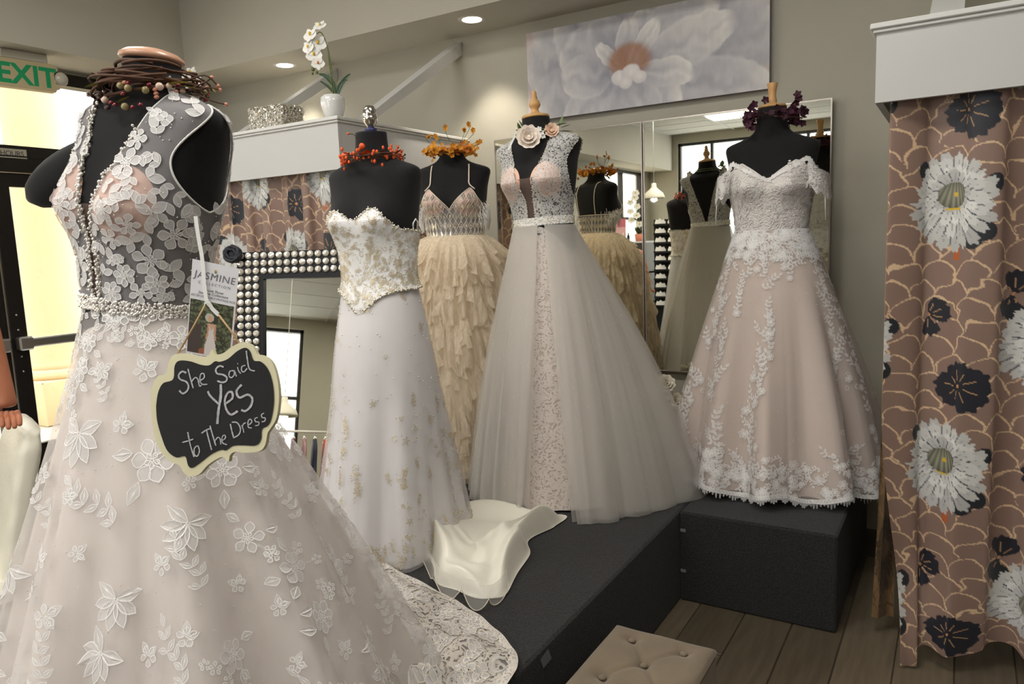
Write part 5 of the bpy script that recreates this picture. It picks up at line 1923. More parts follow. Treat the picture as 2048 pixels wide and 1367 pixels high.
# ================================================================== gown 5: off-shoulder blush lace gown
f5 = dress_form('d5', 'black dress form with a flared wooden finial wearing the off-shoulder gown', -0.705, 3.33, 1.515, math.radians(4), 1.0, finial_flared, bust=0.045, sz=0.91, neck=0.512)
g5 = gown(f5, 'off-shoulder blush gown with white leafy lace and scalloped hem')
fn, P, F = shell(f5, 0.007, -0.01, 0.36)
x, y, z = P.T; ax = np.abs(x); z = z / SZ['sz']


def top5(ax, y):
    return np.where(y < 0, np.where(ax < 0.105, 0.222 + 0.092 * (ax / 0.105) ** 0.8, 0.314 - 0.04 * sm((ax - 0.105) / 0.07)), 0.25)


V, FF, sg = clip(P, F, top5(ax, y) - z)
bod5 = obj('bodice', pv(f5, V), FF, 'lace_white', g5)
bf5 = placed_fn(f5, body_fn(f5['wx'], 0.008, f5['bust']))
mb = MB()
for a, b in sg:
    for _ in range(2):
        p = a + (b - a) * rng.random()
        th = math.atan2(p[0], -p[1]) / (2 * PI)
        stamp_motif(mb, bf5, th, s_of(float(p[2]) / SZ['sz'] - 0.006), [petal(5, rng.uniform(0.012, 0.02), 0.005, PI / 2 + rng.normal(0, 0.6))], 0.0015, 0.001)
for _ in range(520):
    u_ = rng.random(); z_ = rng.uniform(-0.01, 0.30)
    p = body_fn(f5['wx'], 0, f5['bust'])(np.array([u_]), np.array([s_of(z_)]))[0]
    if z_ < float(top5(np.array([abs(p[0])]), np.array([p[1]]))[0]) - 0.01:
        q = rng.random()
        stamp_motif(mb, bf5, u_, s_of(z_), m_spray(rng.uniform(0.025, 0.04), 2, rng.uniform(0, 6), 0.6) if q < 0.5 else m_flower(rng.uniform(0.009, 0.014), 5, rng.uniform(0, 6), 0.5), 0.0015 + 0.0015 * rng.random(), 0.001)
stuff(mb.build('leaf_lace', ['lace_white', 'lace_cord'], bod5, False))
for sd in (-1, 1):
    def slv(u, v, sd=sd):
        a_ = (u - 0.5) * 2
        th = a_ * 1.75
        xx = 0.150 + 0.075 * np.cos(th * 0.9); yy = 0.10 * np.sin(th)
        zz = 0.262 - 0.105 * v - 0.035 * np.cos(th) + 0.010 * np.sin(u * 40) * v
        return f5['place'](np.stack([sd * (xx + 0.012 * v), yy, zz], -1))
    so = surf('sleeve', slv, 0, 1, 40, 14, 'bodice_lace', g5)
    mb = MB()
    for _ in range(34):
        stamp_motif(mb, slv, rng.uniform(0.05, 0.95), rng.uniform(0.05, 0.95), m_spray(rng.uniform(0.03, 0.045), 2, rng.uniform(0, 6), 0.6), 0.0015, 0.001, sign=-1.0 if sd > 0 else 1.0)
    stuff(mb.build('leaf_lace', ['lace_white', 'lace_cord'], so, False))
    MB().tube([slv(np.array([0.3]), np.array([0.4]))[0], slv(np.array([0.3]), np.array([0.9]))[0] + [0, -0.004, -0.10]], 0.002, 5).build('hanger_ribbon', 'ribbon', g5)
H5 = f5['h']


def hz5(th):
    d_ = ((th - 2 * PI * 0.27 + PI) % (2 * PI)) - PI
    return -0.0 * np.exp(-(d_ / 0.5) ** 2) + 0.018 * np.sin(9 * th + 0.4)


def hem5(th):
    a_ = 0.43; d_ = ((th - 2 * PI * 0.36 + PI) % (2 * PI)) - PI
    k = 1 + 0.14 * np.exp(-(d_ / 0.6) ** 2)
    return a_ * k * np.sin(th) + 0.01, -np.where(np.cos(th) > 0, 0.34, 0.42) * k * np.cos(th)


fold5 = [(10, 0.040, 0.4, 0.25), (16, 0.012, 1.9, -0.3), (23, 0.004, 0.5, 0.2)]
pr5 = lambda v: 0.13 * np.sin(PI * np.clip(v, 0, 1)) + v
s5l = skirt_fn(H5, (0.146, 0.112, 0.10), 0.05, lambda th: tuple(0.95 * q for q in hem5(th)), pr5, fold5, fold_start=0.1)
s5 = skirt_fn(H5 + 0.004, (0.151, 0.117, 0.105), 0.045, hem5, pr5, fold5, hz5, fold_start=0.1)
surf('skirt_lining', s5l, 0, 1, 260, 80, 'blush_satin', g5, wrap=True)
sk5 = surf('tulle_skirt', s5, 0, 1, 320, 90, 'tulle_blush', g5, wrap=True)
mb = MB()
NV = 13
for k in range(NV):
    ph = rng.uniform(0, 6); v_ = 0.0 if k % 2 else rng.uniform(0.0, 0.06); u0_ = k / NV + rng.normal(0, 0.006)
    stop = rng.uniform(0.20, 0.3) if k % 3 == 1 else 1.0
    while v_ < stop:
        u_ = u0_ + 0.014 * math.sin(v_ * 8 + ph)
        rot = -PI / 2 + rng.normal(0, 0.5); sc = 0.75 + 0.35 * v_
        stamp_motif(mb, s5, u_, min(v_, 0.985), m_vine(rng.uniform(0.075, 0.10) * sc, rot), 0.002, 0.0014, sign=-1.0)
        if rng.random() < 0.6:
            stamp_motif(mb, s5, u_ + rng.normal(0, 0.012), min(v_ + 0.015, 0.985), m_double(rng.uniform(0.016, 0.024) * sc, 6, rng.uniform(0, 6)), 0.0026, 0.0014, sign=-1.0)
        if rng.random() < 0.5:
            stamp_motif(mb, s5, u_ + rng.normal(0, 0.01), min(v_, 0.98), m_curl(rng.uniform(0.012, 0.018) * sc, rng.uniform(0, 6), 1.2, 0.14), 0.0026, 0.0, sign=-1.0)
        if v_ > 0.12 and rng.random() < 0.12:
            v_ += 0.07
        v_ += 0.042
for _ in range(900):        # close lace at the waist and along the hem
    top_ = rng.random() < 0.33
    u_ = rng.random(); v_ = rng.uniform(0.0, 0.11) if top_ else 1 - 0.15 * rng.random() ** 1.3
    pol = m_vine(rng.uniform(0.05, 0.075), rng.uniform(0, 6.28)) if rng.random() < 0.55 else m_double(rng.uniform(0.014, 0.022), 6, rng.uniform(0, 6))
    stamp_motif(mb, s5, u_, min(v_, 0.988), pol, 0.002 + 0.001 * rng.random(), 0.0014, sign=-1.0)
# scalloped leafy hem
for k in range(300):
    u_ = k / 300
    stamp_motif(mb, s5, u_, 0.985, [petal(5, 0.026, 0.010, a_) for a_ in (PI / 2, PI / 2 + 0.8, PI / 2 - 0.8)], 0.003, 0.0012, sign=-1.0)
    e_ = s5(np.array([u_]), np.array([1.0]))[0]; d_ = np.array([math.sin(2 * PI * u_), -math.cos(2 * PI * u_), 0]); t_ = np.array([d_[1], -d_[0], 0])
    L = 0.014 + 0.008 * math.sin(k * 1.3)
    if e_[2] - L > 0.002:
        mb.cur = 0; mb.add([e_ + d_ * 0.003 - t_ * 0.006, e_ + d_ * 0.003 + t_ * 0.006, e_ + d_ * 0.004 + t_ * 0.003 - [0, 0, L], e_ + d_ * 0.004 - t_ * 0.003 - [0, 0, L]], [[0, 1, 2, 3]])
stuff(mb.build('leaf_lace', ['lace_fill', 'lace_cord'], sk5, False))
sp = MB()
for _ in range(900):
    sp.ball(s5(np.array([rng.random()]), np.array([rng.uniform(0, 1) ** 0.8]))[0] * [1.004, 1.004, 1], rng.uniform(0.0011, 0.0021), 5, 3)
stuff(sp.build('sequin', 'pearl', sk5))
# ------------------------------------------------------------------ things on top of the corner booth
pbr('ceramic', (222, 222, 220), 0.12, coat=0.6)
pbr('leaf_dark', (44, 74, 44), 0.4, noise=(10, 0.25))
pbr('leaf_green', (98, 122, 70), 0.55, noise=(12, 0.25))
pbr('stem_green', (92, 104, 52), 0.6)
pbr('petal_white', (240, 239, 234), 0.6, noise=(8, 0.03), sss=0.1)
pbr('petal_yellow', (222, 190, 50), 0.6)
pbr('petal_orange', (226, 140, 60), 0.6)
ZB = LZT + 0.011


def petal_mesh(mb, c, ax_u, ax_v, ax_n, L, w, cup=0.25, nu=5):
    """cupped petal growing from c along ax_u"""
    t = np.linspace(0, 1, nu)
    half = w * np.sin(PI * np.clip(t * 0.92 + 0.06, 0, 1)) ** 0.7
    rows = []
    for s_ in (-1, -0.5, 0, 0.5, 1):
        rows.append([c + ax_u * L * tt + ax_v * hw * s_ + ax_n * (cup * L * (tt ** 2) * 0.5 - cup * 0.35 * L * (1 - s_ * s_) * tt * (1 - tt)) for tt, hw in zip(t, half)])
    mb.grid(np.array(rows))


def frame_of(n):
    n = np.asarray(n, float); n = n / np.linalg.norm(n)
    a = np.cross(n, [0, 0, 1.0]); a = a / (np.linalg.norm(a) + 1e-9)
    return a, np.cross(a, n) * -1.0, n


def orchid_bloom(t, c, n, R, lip='petal_yellow', rot=0.0):
    a, b, n = frame_of(n)
    mb = MB()
    for k, (an, L, w) in enumerate(((0.15, 1.0, 0.55), (PI - 0.15, 1.0, 0.55), (PI / 2, 0.95, 0.34), (-PI / 2 + 0.75, 0.95, 0.34), (-PI / 2 - 0.75, 0.95, 0.34))):
        u_ = a * math.cos(an + rot) + b * math.sin(an + rot); v_ = -a * math.sin(an + rot) + b * math.cos(an + rot)
        petal_mesh(mb, c + n * 0.001 * k, u_, v_, n, R * L, R * w, 0.15)
    o_ = mb.build('bloom', 'petal_white', t)
    l_ = MB(); l_.ball(c + n * R * 0.15 - b * R * 0.12, R * 0.2, 8, 5, (0.8, 0.8, 1.1))
    l_.build('lip', lip, o_)


def img_pt(x, y, base):
    """point at the depth of base seen at the pixel"""
    k = (np.asarray(base) - CAM) @ FW
    return CAM + ray(x, y) * k


# white vase with orchid, at the booth corner
vb = np.array([-2.815, 2.915, ZB])
t = thing('orchid_vase', 'white ceramic vase with a tall white orchid on the booth corner', 'potted plant', vb)
MB().lathe([(0.038, 0), (0.045, 0.004), (0.058, 0.05), (0.064, 0.085), (0.062, 0.108), (0.05, 0.122), (0.044, 0.124), (0.040, 0.118), (0.0, 0.112)], 32).build('vase', 'ceramic', t)
L_ = lambda q: img_pt(q[0], q[1], vb + [0, 0, 0.2]) - vb
for pts, wv in ((((676, 190), (668, 170), (652, 152), (637, 148)), 0.012), (((672, 190), (662, 178), (650, 168), (640, 162)), 0.006), (((674, 190), (682, 172), (690, 158), (701, 147)), 0.011), (((673, 190), (679, 172), (686, 163), (695, 160)), 0.008)):
    P = cat_rom(np.array([L_(q) for q in pts]), np.linspace(0, 1, 9))
    w = wv * np.sin(PI * np.linspace(0.25, 1, 9)) ** 0.7 + 0.001
    sd = np.cross(np.gradient(P, axis=0), FW); sd /= np.linalg.norm(sd, axis=1)[:, None]
    MB().grid(np.stack([P - sd * w[:, None], P + FW * 0.004, P + sd * w[:, None]], 1)).build('leaf', 'leaf_dark', t)
for k, dx in enumerate((0, -4)):
    MB().tube(cat_rom(np.array([L_(q) for q in ((671 + dx, 190), (666 + dx * .8, 160), (660 + dx * .5, 120), (655, 95), (647, 72), (640, 64), (634, 68))]), np.linspace(0, 1, 24)), 0.0028, 6).build('stem', 'stem_green', t)
tow = -FW
for (x, y, R, lip, dn) in ((640, 52, 0.036, 'petal_yellow', (-.2, 0, .5)), (622, 72, 0.046, 'petal_yellow', (-.5, 0, .2)), (636, 88, 0.048, 'petal_yellow', (0.2, 0, 0)), (617, 95, 0.04, 'petal_yellow', (-.5, 0, 0)), (628, 110, 0.044, 'petal_yellow', (0, 0, -.1)), (637, 128, 0.036, 'petal_orange', (0.1, 0, -.2))):
    orchid_bloom(t, L_((x, y)) + tow * 0.02 * rng.random(), tow + np.array(dn), R, lip, rng.uniform(-0.2, 0.2))
for (x, y, r_) in ((626, 138, 0.010), (634, 145, 0.007), (625, 147, 0.006)):
    MB().ball(L_((x, y)), r_, 8, 6, (1, 1, 1.2)).build('bud', 'stem_green', t)
# second orchid, behind the berry wreath
vb2 = np.array([-3.98, 3.0, ZB])
t = thing('orchid_vase', 'white orchid in a small pot on the far end of the booth top', 'potted plant', vb2)
MB().lathe([(0.04, 0), (0.05, 0.01), (0.06, 0.07), (0.055, 0.09), (0.05, 0.085), (0.0, 0.08)], 28).build('pot', 'ceramic', t)
L2 = lambda q: img_pt(q[0], q[1], vb2 + [0, 0, 0.2]) - vb2
MB().tube(cat_rom(np.array([(0, 0, 0.07), (0.0, 0.0, 0.2), L2((395, 175)), L2((380, 150)), L2((365, 150))]), np.linspace(0, 1, 16)), 0.003, 6).build('stem', 'stem_green', t)
for (x, y) in ((381, 146), (362, 152), (372, 166), (392, 165)):
    orchid_bloom(t, L2((x, y)), tow + np.array([rng.normal(0, .3), 0, .2]), 0.048)

# sparkly sequinned box
pbr('glitter', (205, 202, 190), 0.25, 0.55, noise=(60, 0.35, (120, 108, 84)))
sb0, sb1 = ony(499, 250, 2.95), ony(566, 245, 2.95)
t = thing('sequinned_box', 'square silver glitter box standing on the booth top', 'box', (float((sb0[0] + sb1[0]) / 2), 3.03, ZB))
w = float(sb1[0] - sb0[0]) / 2; hgt = 0.145
MB().box(-w, w, -0.08, 0.08, 0, hgt, 0.012).build('body', 'glitter', t, False)
mb = MB()
for _ in range(1500):
    f_ = rng.integers(0, 3)
    a_, b_ = rng.uniform(-1, 1), rng.uniform(0, 1)
    c = np.array([a_ * w, -0.081, b_ * hgt]) if f_ < 2 else np.array([w + 0.001, a_ * 0.08, b_ * hgt])
    n = np.array([0, -1.0, 0]) if f_ < 2 else np.array([1.0, 0, 0])
    n = n + rng.normal(0, 0.5, 3); n /= np.linalg.norm(n); u_ = np.cross(n, rng.normal(size=3)); u_ /= np.linalg.norm(u_); v_ = np.cross(n, u_)
    s_ = rng.uniform(0.003, 0.006)
    mb.add([c + u_ * s_ + n * .002, c + v_ * s_ + n * .002, c - u_ * s_ + n * .002, c - v_ * s_ + n * .002], [[0, 1, 2, 3]])
stuff(mb.build('sequin', 'crystal', t, False))

# ------------------------------------------------------------------ flower pot under the wall mirror
pbr('rose_white', (228, 220, 204), 0.7, noise=(14, 0.06))
pbr('rose_coral', (224, 140, 116), 0.7)
pbr('pot_grey', (96, 98, 104), 0.6)


def rose(mb, c, n, R, layers=4):
    a, b, n = frame_of(n)
    for l in range(layers):
        k = 5 + (layers - l)
        rr = R * (1 - 0.2 * l)
        for i in range(k):
            an = 2 * PI * i / k + l * 0.6
            u_ = a * math.cos(an) + b * math.sin(an); v_ = -a * math.sin(an) + b * math.cos(an)
            up_ = 0.25 + 0.28 * l
            d_ = u_ * math.cos(up_) + n * math.sin(up_); nn = -u_ * math.sin(up_) + n * math.cos(up_)
            petal_mesh(mb, c + n * R * 0.05 * l, d_, v_, nn, rr * 0.98, rr * 0.52, 0.35, 5)


fp = ony(1322, 800, 3.62)
t = thing('flower_arrangement', 'white and coral flower arrangement in a grey pot under the wall mirror', 'flowers', (float(fp[0]) - 0.02, 3.68, PLAT))
MB().lathe([(0.07, 0.0), (0.08, 0.01), (0.10, 0.16), (0.105, 0.18), (0.095, 0.18), (0.0, 0.17)], 28).build('pot', 'pot_grey', t)
o0 = np.array(t.location)
for (x, y, R, m_) in ((1331, 768, 0.055, 'rose_white'), (1300, 785, 0.05, 'rose_white'), (1350, 800, 0.045, 'rose_white'), (1318, 792, 0.022, 'rose_coral'), (1290, 815, 0.04, 'rose_white'), (1340, 830, 0.03, 'rose_coral'), (1272, 790, 0.045, 'rose_white')):
    mb = MB(); c = img_pt(x, y, o0 + [0, -0.06, 0.3]) - o0
    rose(mb, c, tow + [0, 0, .5], R); mb.build('rose', m_, t)
    MB().tube([(0, 0, 0.16), c * [0.6, 0.6, 0.8], c], 0.003, 5).build('stem', 'stem_green', t)
for k in range(26):
    an = rng.uniform(0, 6.28); el = rng.uniform(0.1, 1.1); L = rng.uniform(0.10, 0.16)
    d_ = np.array([math.cos(an) * math.cos(el), math.sin(an) * math.cos(el), math.sin(el)]); v_ = np.cross(d_, [0, 0, 1.0]); v_ /= np.linalg.norm(v_)
    mb = MB(); petal_mesh(mb, np.array([0, 0, 0.17]) + d_ * 0.05, d_, v_, np.cross(v_, d_), L, 0.022, -0.3)
    mb.build('leaf', 'leaf_green' if k % 2 else 'leaf_dark', t)

# ------------------------------------------------------------------ white leather chair by the door
CH = thing('leather_chair', 'cream leather dining chair with a tall padded back by the entrance', 'chair', (-2.83, 0.955, 0.0), 0)
fd = np.array([-0.30, -0.954]); wdv = np.array([0.954, -0.30])
CH.rotation_euler = (0, 0, math.atan2(wdv[1], wdv[0]))
nu, nv = 22, 40


def pad(fx, nu=20, nv=26):
    return fx


# backrest: curved slab, y = back (+) / front (-)
def back_pt(u, v):
    """closed section round the backrest"""
    a = 2 * PI * u
    sx = np.sign(np.cos(a)) * np.abs(np.cos(a)) ** 0.3; sy = np.sign(np.sin(a)) * np.abs(np.sin(a)) ** 0.6
    hw = 0.225 - 0.02 * sm((v - 0.9) / 0.1)
    th = 0.038 * (1 - 0.35 * sm((v - 0.85) / 0.15))
    z = 0.44 + 0.515 * v + 0.012 * sm((v - 0.8) / 0.2) * (1 - (sx) ** 2)
    lean = 0.10 * v ** 1.4
    tuft = 0.0015 * np.sin(v * 26) * np.sin(sx * 8) * (sy < 0)
    return np.stack([hw * sx, 0.20 + lean + th * sy + tuft, z], -1)


u = np.linspace(0, 1, 64, endpoint=False)[:, None] + np.zeros((1, 40)); v = np.linspace(0, 1, 40)[None, :] + np.zeros((64, 1))
V = back_pt(u, v).reshape(-1, 3)
F = [list(q) for q in gridF(64, 40, True)] + [[i * 40 for i in range(64)][::-1], [i * 40 + 39 for i in range(64)]]
obj('backrest', V, F, 'cream_leather', CH)
MB().box(-0.225, 0.225, -0.24, 0.235, 0.40, 0.49, 0.03).build('seat', 'cream_leather', CH, False)
for sx in (-1, 1):
    for sy, by in ((-1, -0.22), (1, 0.21)):
        MB().tube([(sx * 0.2, by, 0.41), (sx * 0.205, by + sy * 0.02, 0.2), (sx * 0.21, by + sy * 0.035, 0.0)], 0.014, 10).build('leg', 'chrome', CH)

# ------------------------------------------------------------------ person beside the chair (only hand and forearm in view)
pbr('dark_trousers', (38, 36, 52), 0.85, noise=(30, 0.2))
pbr('top_black', (30, 30, 34), 0.8, noise=(20, 0.2))
pbr('hair_brown', (58, 40, 30), 0.6, noise=(30, 0.3))
pbr('eye_dark', (30, 24, 22), 0.2)
PS = thing('person', 'person in dark clothes standing with one bare hand on the chair back', 'person', (-3.22, 1.02, 0.0), 0)


def skin_mesh(name, verts, edges, radii, root, mat, parent, sub=2):
    me = bpy.data.meshes.new(name); me.from_pydata([tuple(v) for v in verts], edges, [])
    o_ = bpy.data.objects.new(name, me); COL.objects.link(o_)
    o_.modifiers.new('skin', 'SKIN')
    if not me.skin_vertices:
        me.attributes  # layer is created with the modifier
    sv = me.skin_vertices[0].data if me.skin_vertices else None
    if sv is None:
        bpy.context.view_layer.update(); sv = me.skin_vertices[0].data
    for i, r_ in enumerate(radii):
        sv[i].radius = (r_, r_) if np.isscalar(r_) else r_
        sv[i].use_root = (i == root)
    ms = o_.modifiers.new('sub', 'SUBSURF'); ms.levels = sub; ms.render_levels = sub
    dg = bpy.context.evaluated_depsgraph_get()
    m2 = bpy.data.meshes.new_from_object(o_.evaluated_get(dg))
    m2.polygons.foreach_set('use_smooth', np.ones(len(m2.polygons), bool))
    m2.materials.clear(); m2.materials.append(MATS[mat])
    bpy.data.objects.remove(o_, do_unlink=True)
    o2 = bpy.data.objects.new(name, m2); COL.objects.link(o2)
    if parent is not None:
        o2.parent = parent
    return o2


PO = np.array(PS.location)
hw = img_pt(14, 800, np.array([-2.60, 1.10, 1.0])) - PO       # wrist
el = img_pt(-40, 610, np.array([-2.72, 1.05, 1.2])) - PO
sh = np.array([0.17, 0.02, 1.40])
hk = img_pt(20, 832, np.array([-2.56, 1.12, 1.0])) - PO       # knuckles
B = [(0, 0, 0.92), (0, 0, 1.08), (0, 0.01, 1.24), (0, 0.01, 1.38), (0, 0.0, 1.47), (0, -0.015, 1.56), (0, -0.02, 1.66),
     tuple(sh), tuple(el), tuple(hw), tuple((hw + hk) / 2), (-0.17, 0.02, 1.40), (-0.24, -0.02, 1.14), (-0.25, -0.10, 0.92), (-0.25, -0.13, 0.84)]
E_ = [(0, 1), (1, 2), (2, 3), (3, 4), (4, 5), (5, 6), (3, 7), (7, 8), (8, 9), (9, 10), (3, 11), (11, 12), (12, 13), (13, 14)]
Rr = [(0.15, 0.10), (0.115, 0.085), (0.135, 0.10), (0.12, 0.085), 0.05, (0.07, 0.085), (0.068, 0.085), 0.055, 0.042, 0.028, (0.036, 0.018), 0.055, 0.042, 0.028, (0.036, 0.02)]
skin_mesh('body', B, E_, Rr, 0, 'skin', PS)
# fingers over the chair top
dn_ = (hk - hw); dn_ /= np.linalg.norm(dn_)
sd_ = np.cross(dn_, [0, 0, 1.0]); sd_ = RT * 0.9 + FW * 0.1; sd_ /= np.linalg.norm(sd_)
fw_ = np.array([0.45, -0.75, -0.2]); fw_ /= np.linalg.norm(fw_)
pm = (hw + hk) / 2
for k, (o_, L) in enumerate(((-0.026, 0.062), (-0.009, 0.072), (0.009, 0.068), (0.025, 0.054))):
    b0 = pm + dn_ * 0.006 + sd_ * o_ * 0.8; b1 = hk + sd_ * o_
    b2 = b1 + (fw_ * 0.6 + RT * 0.45 + [0, 0, -0.10]) * L * 0.5; b3 = b2 + (fw_ * 0.4 + RT * 0.25 + [0, 0, -0.75]) * L * 0.45
    skin_mesh('finger', [b0, b1, b2, b3], [(0, 1), (1, 2), (2, 3)], [0.011, 0.0105, 0.0095, 0.0075], 0, 'skin', PS)
b0 = hw + dn_ * 0.012 - sd_ * 0.018; b1 = b0 + dn_ * 0.025 - sd_ * 0.02 + fw_ * 0.01; b2 = b1 + dn_ * 0.02 - sd_ * 0.004 + fw_ * 0.02
skin_mesh('thumb', [b0, b1, b2], [(0, 1), (1, 2)], [0.012, 0.011, 0.008], 0, 'skin', PS)
ho = np.array([-0.25, -0.13, 0.84])
for o_, L in ((-0.024, 0.06), (-0.008, 0.07), (0.008, 0.066), (0.023, 0.052)):
    b0 = ho + [0, o_, 0]; b1 = b0 + [0.004, o_ * .2, -0.03]; b2 = b1 + [0.012, -0.004, -L * 0.5]; b3 = b2 + [0.02, -0.004, -L * 0.35]
    skin_mesh('finger', [b0, b1, b2, b3], [(0, 1), (1, 2), (2, 3)], [0.011, 0.010, 0.009, 0.007], 0, 'skin', PS)
skin_mesh('thumb', [ho + [0, -0.02, 0.03], ho + [0.012, -0.05, 0.005], ho + [0.02, -0.06, -0.025]], [(0, 1), (1, 2)], [0.012, 0.011, 0.008], 0, 'skin', PS)
# clothes
skin_mesh('trousers', [(0, 0, 0.98), (0, 0, 0.9), (0.09, 0, 0.84), (0.10, 0.01, 0.48), (0.10, 0.03, 0.08), (-0.09, 0, 0.84), (-0.10, 0.0, 0.48), (-0.10, 0.02, 0.08)], [(0, 1), (1, 2), (2, 3), (3, 4), (1, 5), (5, 6), (6, 7)], [(0.145, 0.105), (0.16, 0.115), 0.095, 0.068, 0.06, 0.095, 0.068, 0.06], 1, 'dark_trousers', PS)
skin_mesh('shirt', [(0, 0, 0.86), (0, 0, 1.08), (0, 0.01, 1.25), (0, 0.01, 1.38), (0.17, 0.02, 1.40), tuple(sh + (el - sh) * 0.45), (-0.17, 0.02, 1.40), (-0.215, 0.0, 1.25)], [(0, 1), (1, 2), (2, 3), (3, 4), (4, 5), (3, 6), (6, 7)], [(0.185, 0.135), (0.14, 0.105), (0.145, 0.11), (0.125, 0.09), 0.066, 0.058, 0.066, 0.058], 0, 'top_black', PS)
for sx in (-1, 1):
    skin_mesh('shoe', [(sx * 0.10, 0.03, 0.05), (sx * 0.105, -0.06, 0.04), (sx * 0.11, -0.15, 0.033)], [(0, 1), (1, 2)], [0.045, 0.042, 0.03], 0, 'top_black', PS)
mb = MB().ball((0, 0.012, 1.69), 0.098, 20, 12, (0.86, 1.0, 1.08))
mb.tube(cat_rom(np.array([(0, 0.075, 1.72), (0, 0.10, 1.6), (0, 0.09, 1.46), (0, 0.075, 1.38)]), np.linspace(0, 1, 10)), [0.07, 0.075, 0.075, 0.072, 0.07, 0.066, 0.06, 0.05, 0.04, 0.02], 14)
mb.build('hair', 'hair_brown', PS)
fc_ = MB().ball((0, -0.055, 1.615), 0.074, 18, 12, (0.86, 0.75, 1.25)); fc_.ball((0, -0.115, 1.60), 0.014, 8, 6, (0.8, 1, 1.5)); fc_.ball((0, -0.102, 1.562), 0.02, 10, 6, (1.1, 0.4, 0.35))
fc_.build('face', 'skin', PS)
for sx in (-1, 1):
    MB().ball((sx * 0.028, -0.104, 1.628), 0.0095, 10, 6, (1.2, 0.6, 0.8)).build('eye', 'eye_dark', PS)

# ------------------------------------------------------------------ the shop behind the camera (seen in the mirrors)
def mir(x, y, Y):
    p = ony(x, y, 2 * YM - Y); return np.array([p[0], Y, p[2]])


pbr('cabinet_grey', (120, 122, 118), 0.5); pbr('velvet_black', (20, 20, 22), 0.9); pbr('tiara_white', (226, 226, 226), 0.35, 0.3)
pbr('card_pink', (206, 110, 126), 0.6); pbr('card_pale', (226, 176, 180), 0.6); pbr('shade_white', (232, 228, 214), 0.4)
for k, c in enumerate(((206, 60, 40), (150, 30, 60), (60, 70, 90), (26, 24, 28), (120, 30, 80), (180, 140, 150), (40, 44, 70), (214, 86, 50))):
    pbr('garment_%d' % k, c, 0.7, noise=(12, 0.2))
# tiara board: black velvet stepped rows with white tiaras
YR = -2.2
a_, b_ = mir(1309, 432, YR), mir(1362, 612, YR)
t = thing('tiara_stand', 'tall stepped display of white tiaras on black velvet rows', 'display', (float(a_[0] + b_[0]) / 2, YR, 0))
w = float(b_[0] - a_[0]) / 2; zt, zb = float(a_[2]), float(b_[2])
MB().box(-w - 0.02, w + 0.02, -0.12, -0.02, 0, zt - 0.05).build('board', 'velvet_black', t, False)
n = 10
for k in range(n):
    z = zb + (zt - zb) * (k + 0.1) / n
    MB().box(-w, w, -0.02, 0.06, z - 0.02, z).build('ledge', 'velvet_black', t, False)
    for j in range(2):
        cx = -w + w * (j + 0.5)
        tt = np.linspace(0, PI, 13); r_ = w * 0.42
        pts_b = np.stack([cx + r_ * np.cos(tt), 0.03 + 0.02 * np.sin(tt), np.full(13, z + 0.004)], 1)
        pts_t = pts_b + np.stack([0 * tt, 0 * tt, 0.02 + 0.045 * np.sin(tt) + 0.012 * np.cos(tt * 8)], 1)
        tag(obj('tiara', np.vstack([pts_b, pts_t, pts_b + [0, -.004, 0], pts_t + [0, -.004, 0]]), [[i, i + 1, 14 + i, 13 + i] for i in range(12)] + [[26 + i, 39 + i, 40 + i, 27 + i] for i in range(12)], 'tiara_white', None, False), 'white tiara on the stepped black velvet display', 'tiara', 'tiaras on the velvet display').location = t.location
# cabinet with a pink card, orchid, small bottles
a_, b_ = mir(1212, 482, -2.4), mir(1290, 482, -2.4)
cxx = float(a_[0] + b_[0]) / 2; cw = float(b_[0] - a_[0]) / 2
t = thing('glass_shelf_cabinet', 'grey display cabinet with open shelves', 'cabinet', (cxx, -2.62, 0))
cb = MB(); cb.box(-cw, cw, -0.2, -0.18, 0, 1.45); cb.box(-cw, -cw + 0.02, -0.18, 0.2, 0, 1.45); cb.box(cw - 0.02, cw, -0.18, 0.2, 0, 1.45); cb.build('carcass', 'cabinet_grey', t, False)
for z in (0.1, 0.55, 1.0, 1.45):
    MB().box(-cw, cw, -0.2, 0.2, z, z + 0.025).build('shelf', 'white_trim', t, False)
cz = 1.476
c = mir(1238, 440, -2.5)
q = thing('pink_card', 'pink printed card standing on the grey cabinet', 'sign', (float(c[0]), -2.52, cz))
MB().box(-0.10, 0.10, 0, 0.006, 0.0, 0.34).build('card', 'card_pale', q, False); MB().box(-0.10, 0.10, 0.0065, 0.008, 0.22, 0.34).build('header', 'card_pink', q, False)
c = mir(1275, 470, -2.5)
vb3 = np.array([float(c[0]), -2.55, cz])
t = thing('orchid_pot', 'white orchid in a coral pot standing on the grey cabinet', 'potted plant', vb3)
MB().lathe([(0.05, 0), (0.06, 0.10), (0.055, 0.105), (0, 0.1)], 20).build('pot', 'rose_coral', t)
for k in range(5):
    an = k * 1.3; d_ = np.array([math.cos(an) * .6, math.sin(an) * .6, .8]); v_ = np.cross(d_, [0, 0, 1.0]); v_ /= np.linalg.norm(v_)
    mb = MB(); petal_mesh(mb, np.array([0, 0, 0.1]), d_, v_, np.cross(v_, d_), 0.16, 0.03, -0.4); mb.build('leaf', 'leaf_dark', t)
MB().tube(cat_rom(np.array([(0, 0, 0.1), (0.02, 0, 0.4), (0.0, 0.02, 0.66), (-0.1, 0.04, 0.7)]), np.linspace(0, 1, 14)), 0.004, 6).build('stem', 'stem_green', t)
for k in range(8):
    orchid_bloom(t, np.array([-0.10 + 0.14 * rng.random(), 0.05 + 0.03 * rng.random(), 0.70 - k * 0.065]), np.array([rng.normal(0, .4), 1.0, 0.1]), 0.06)
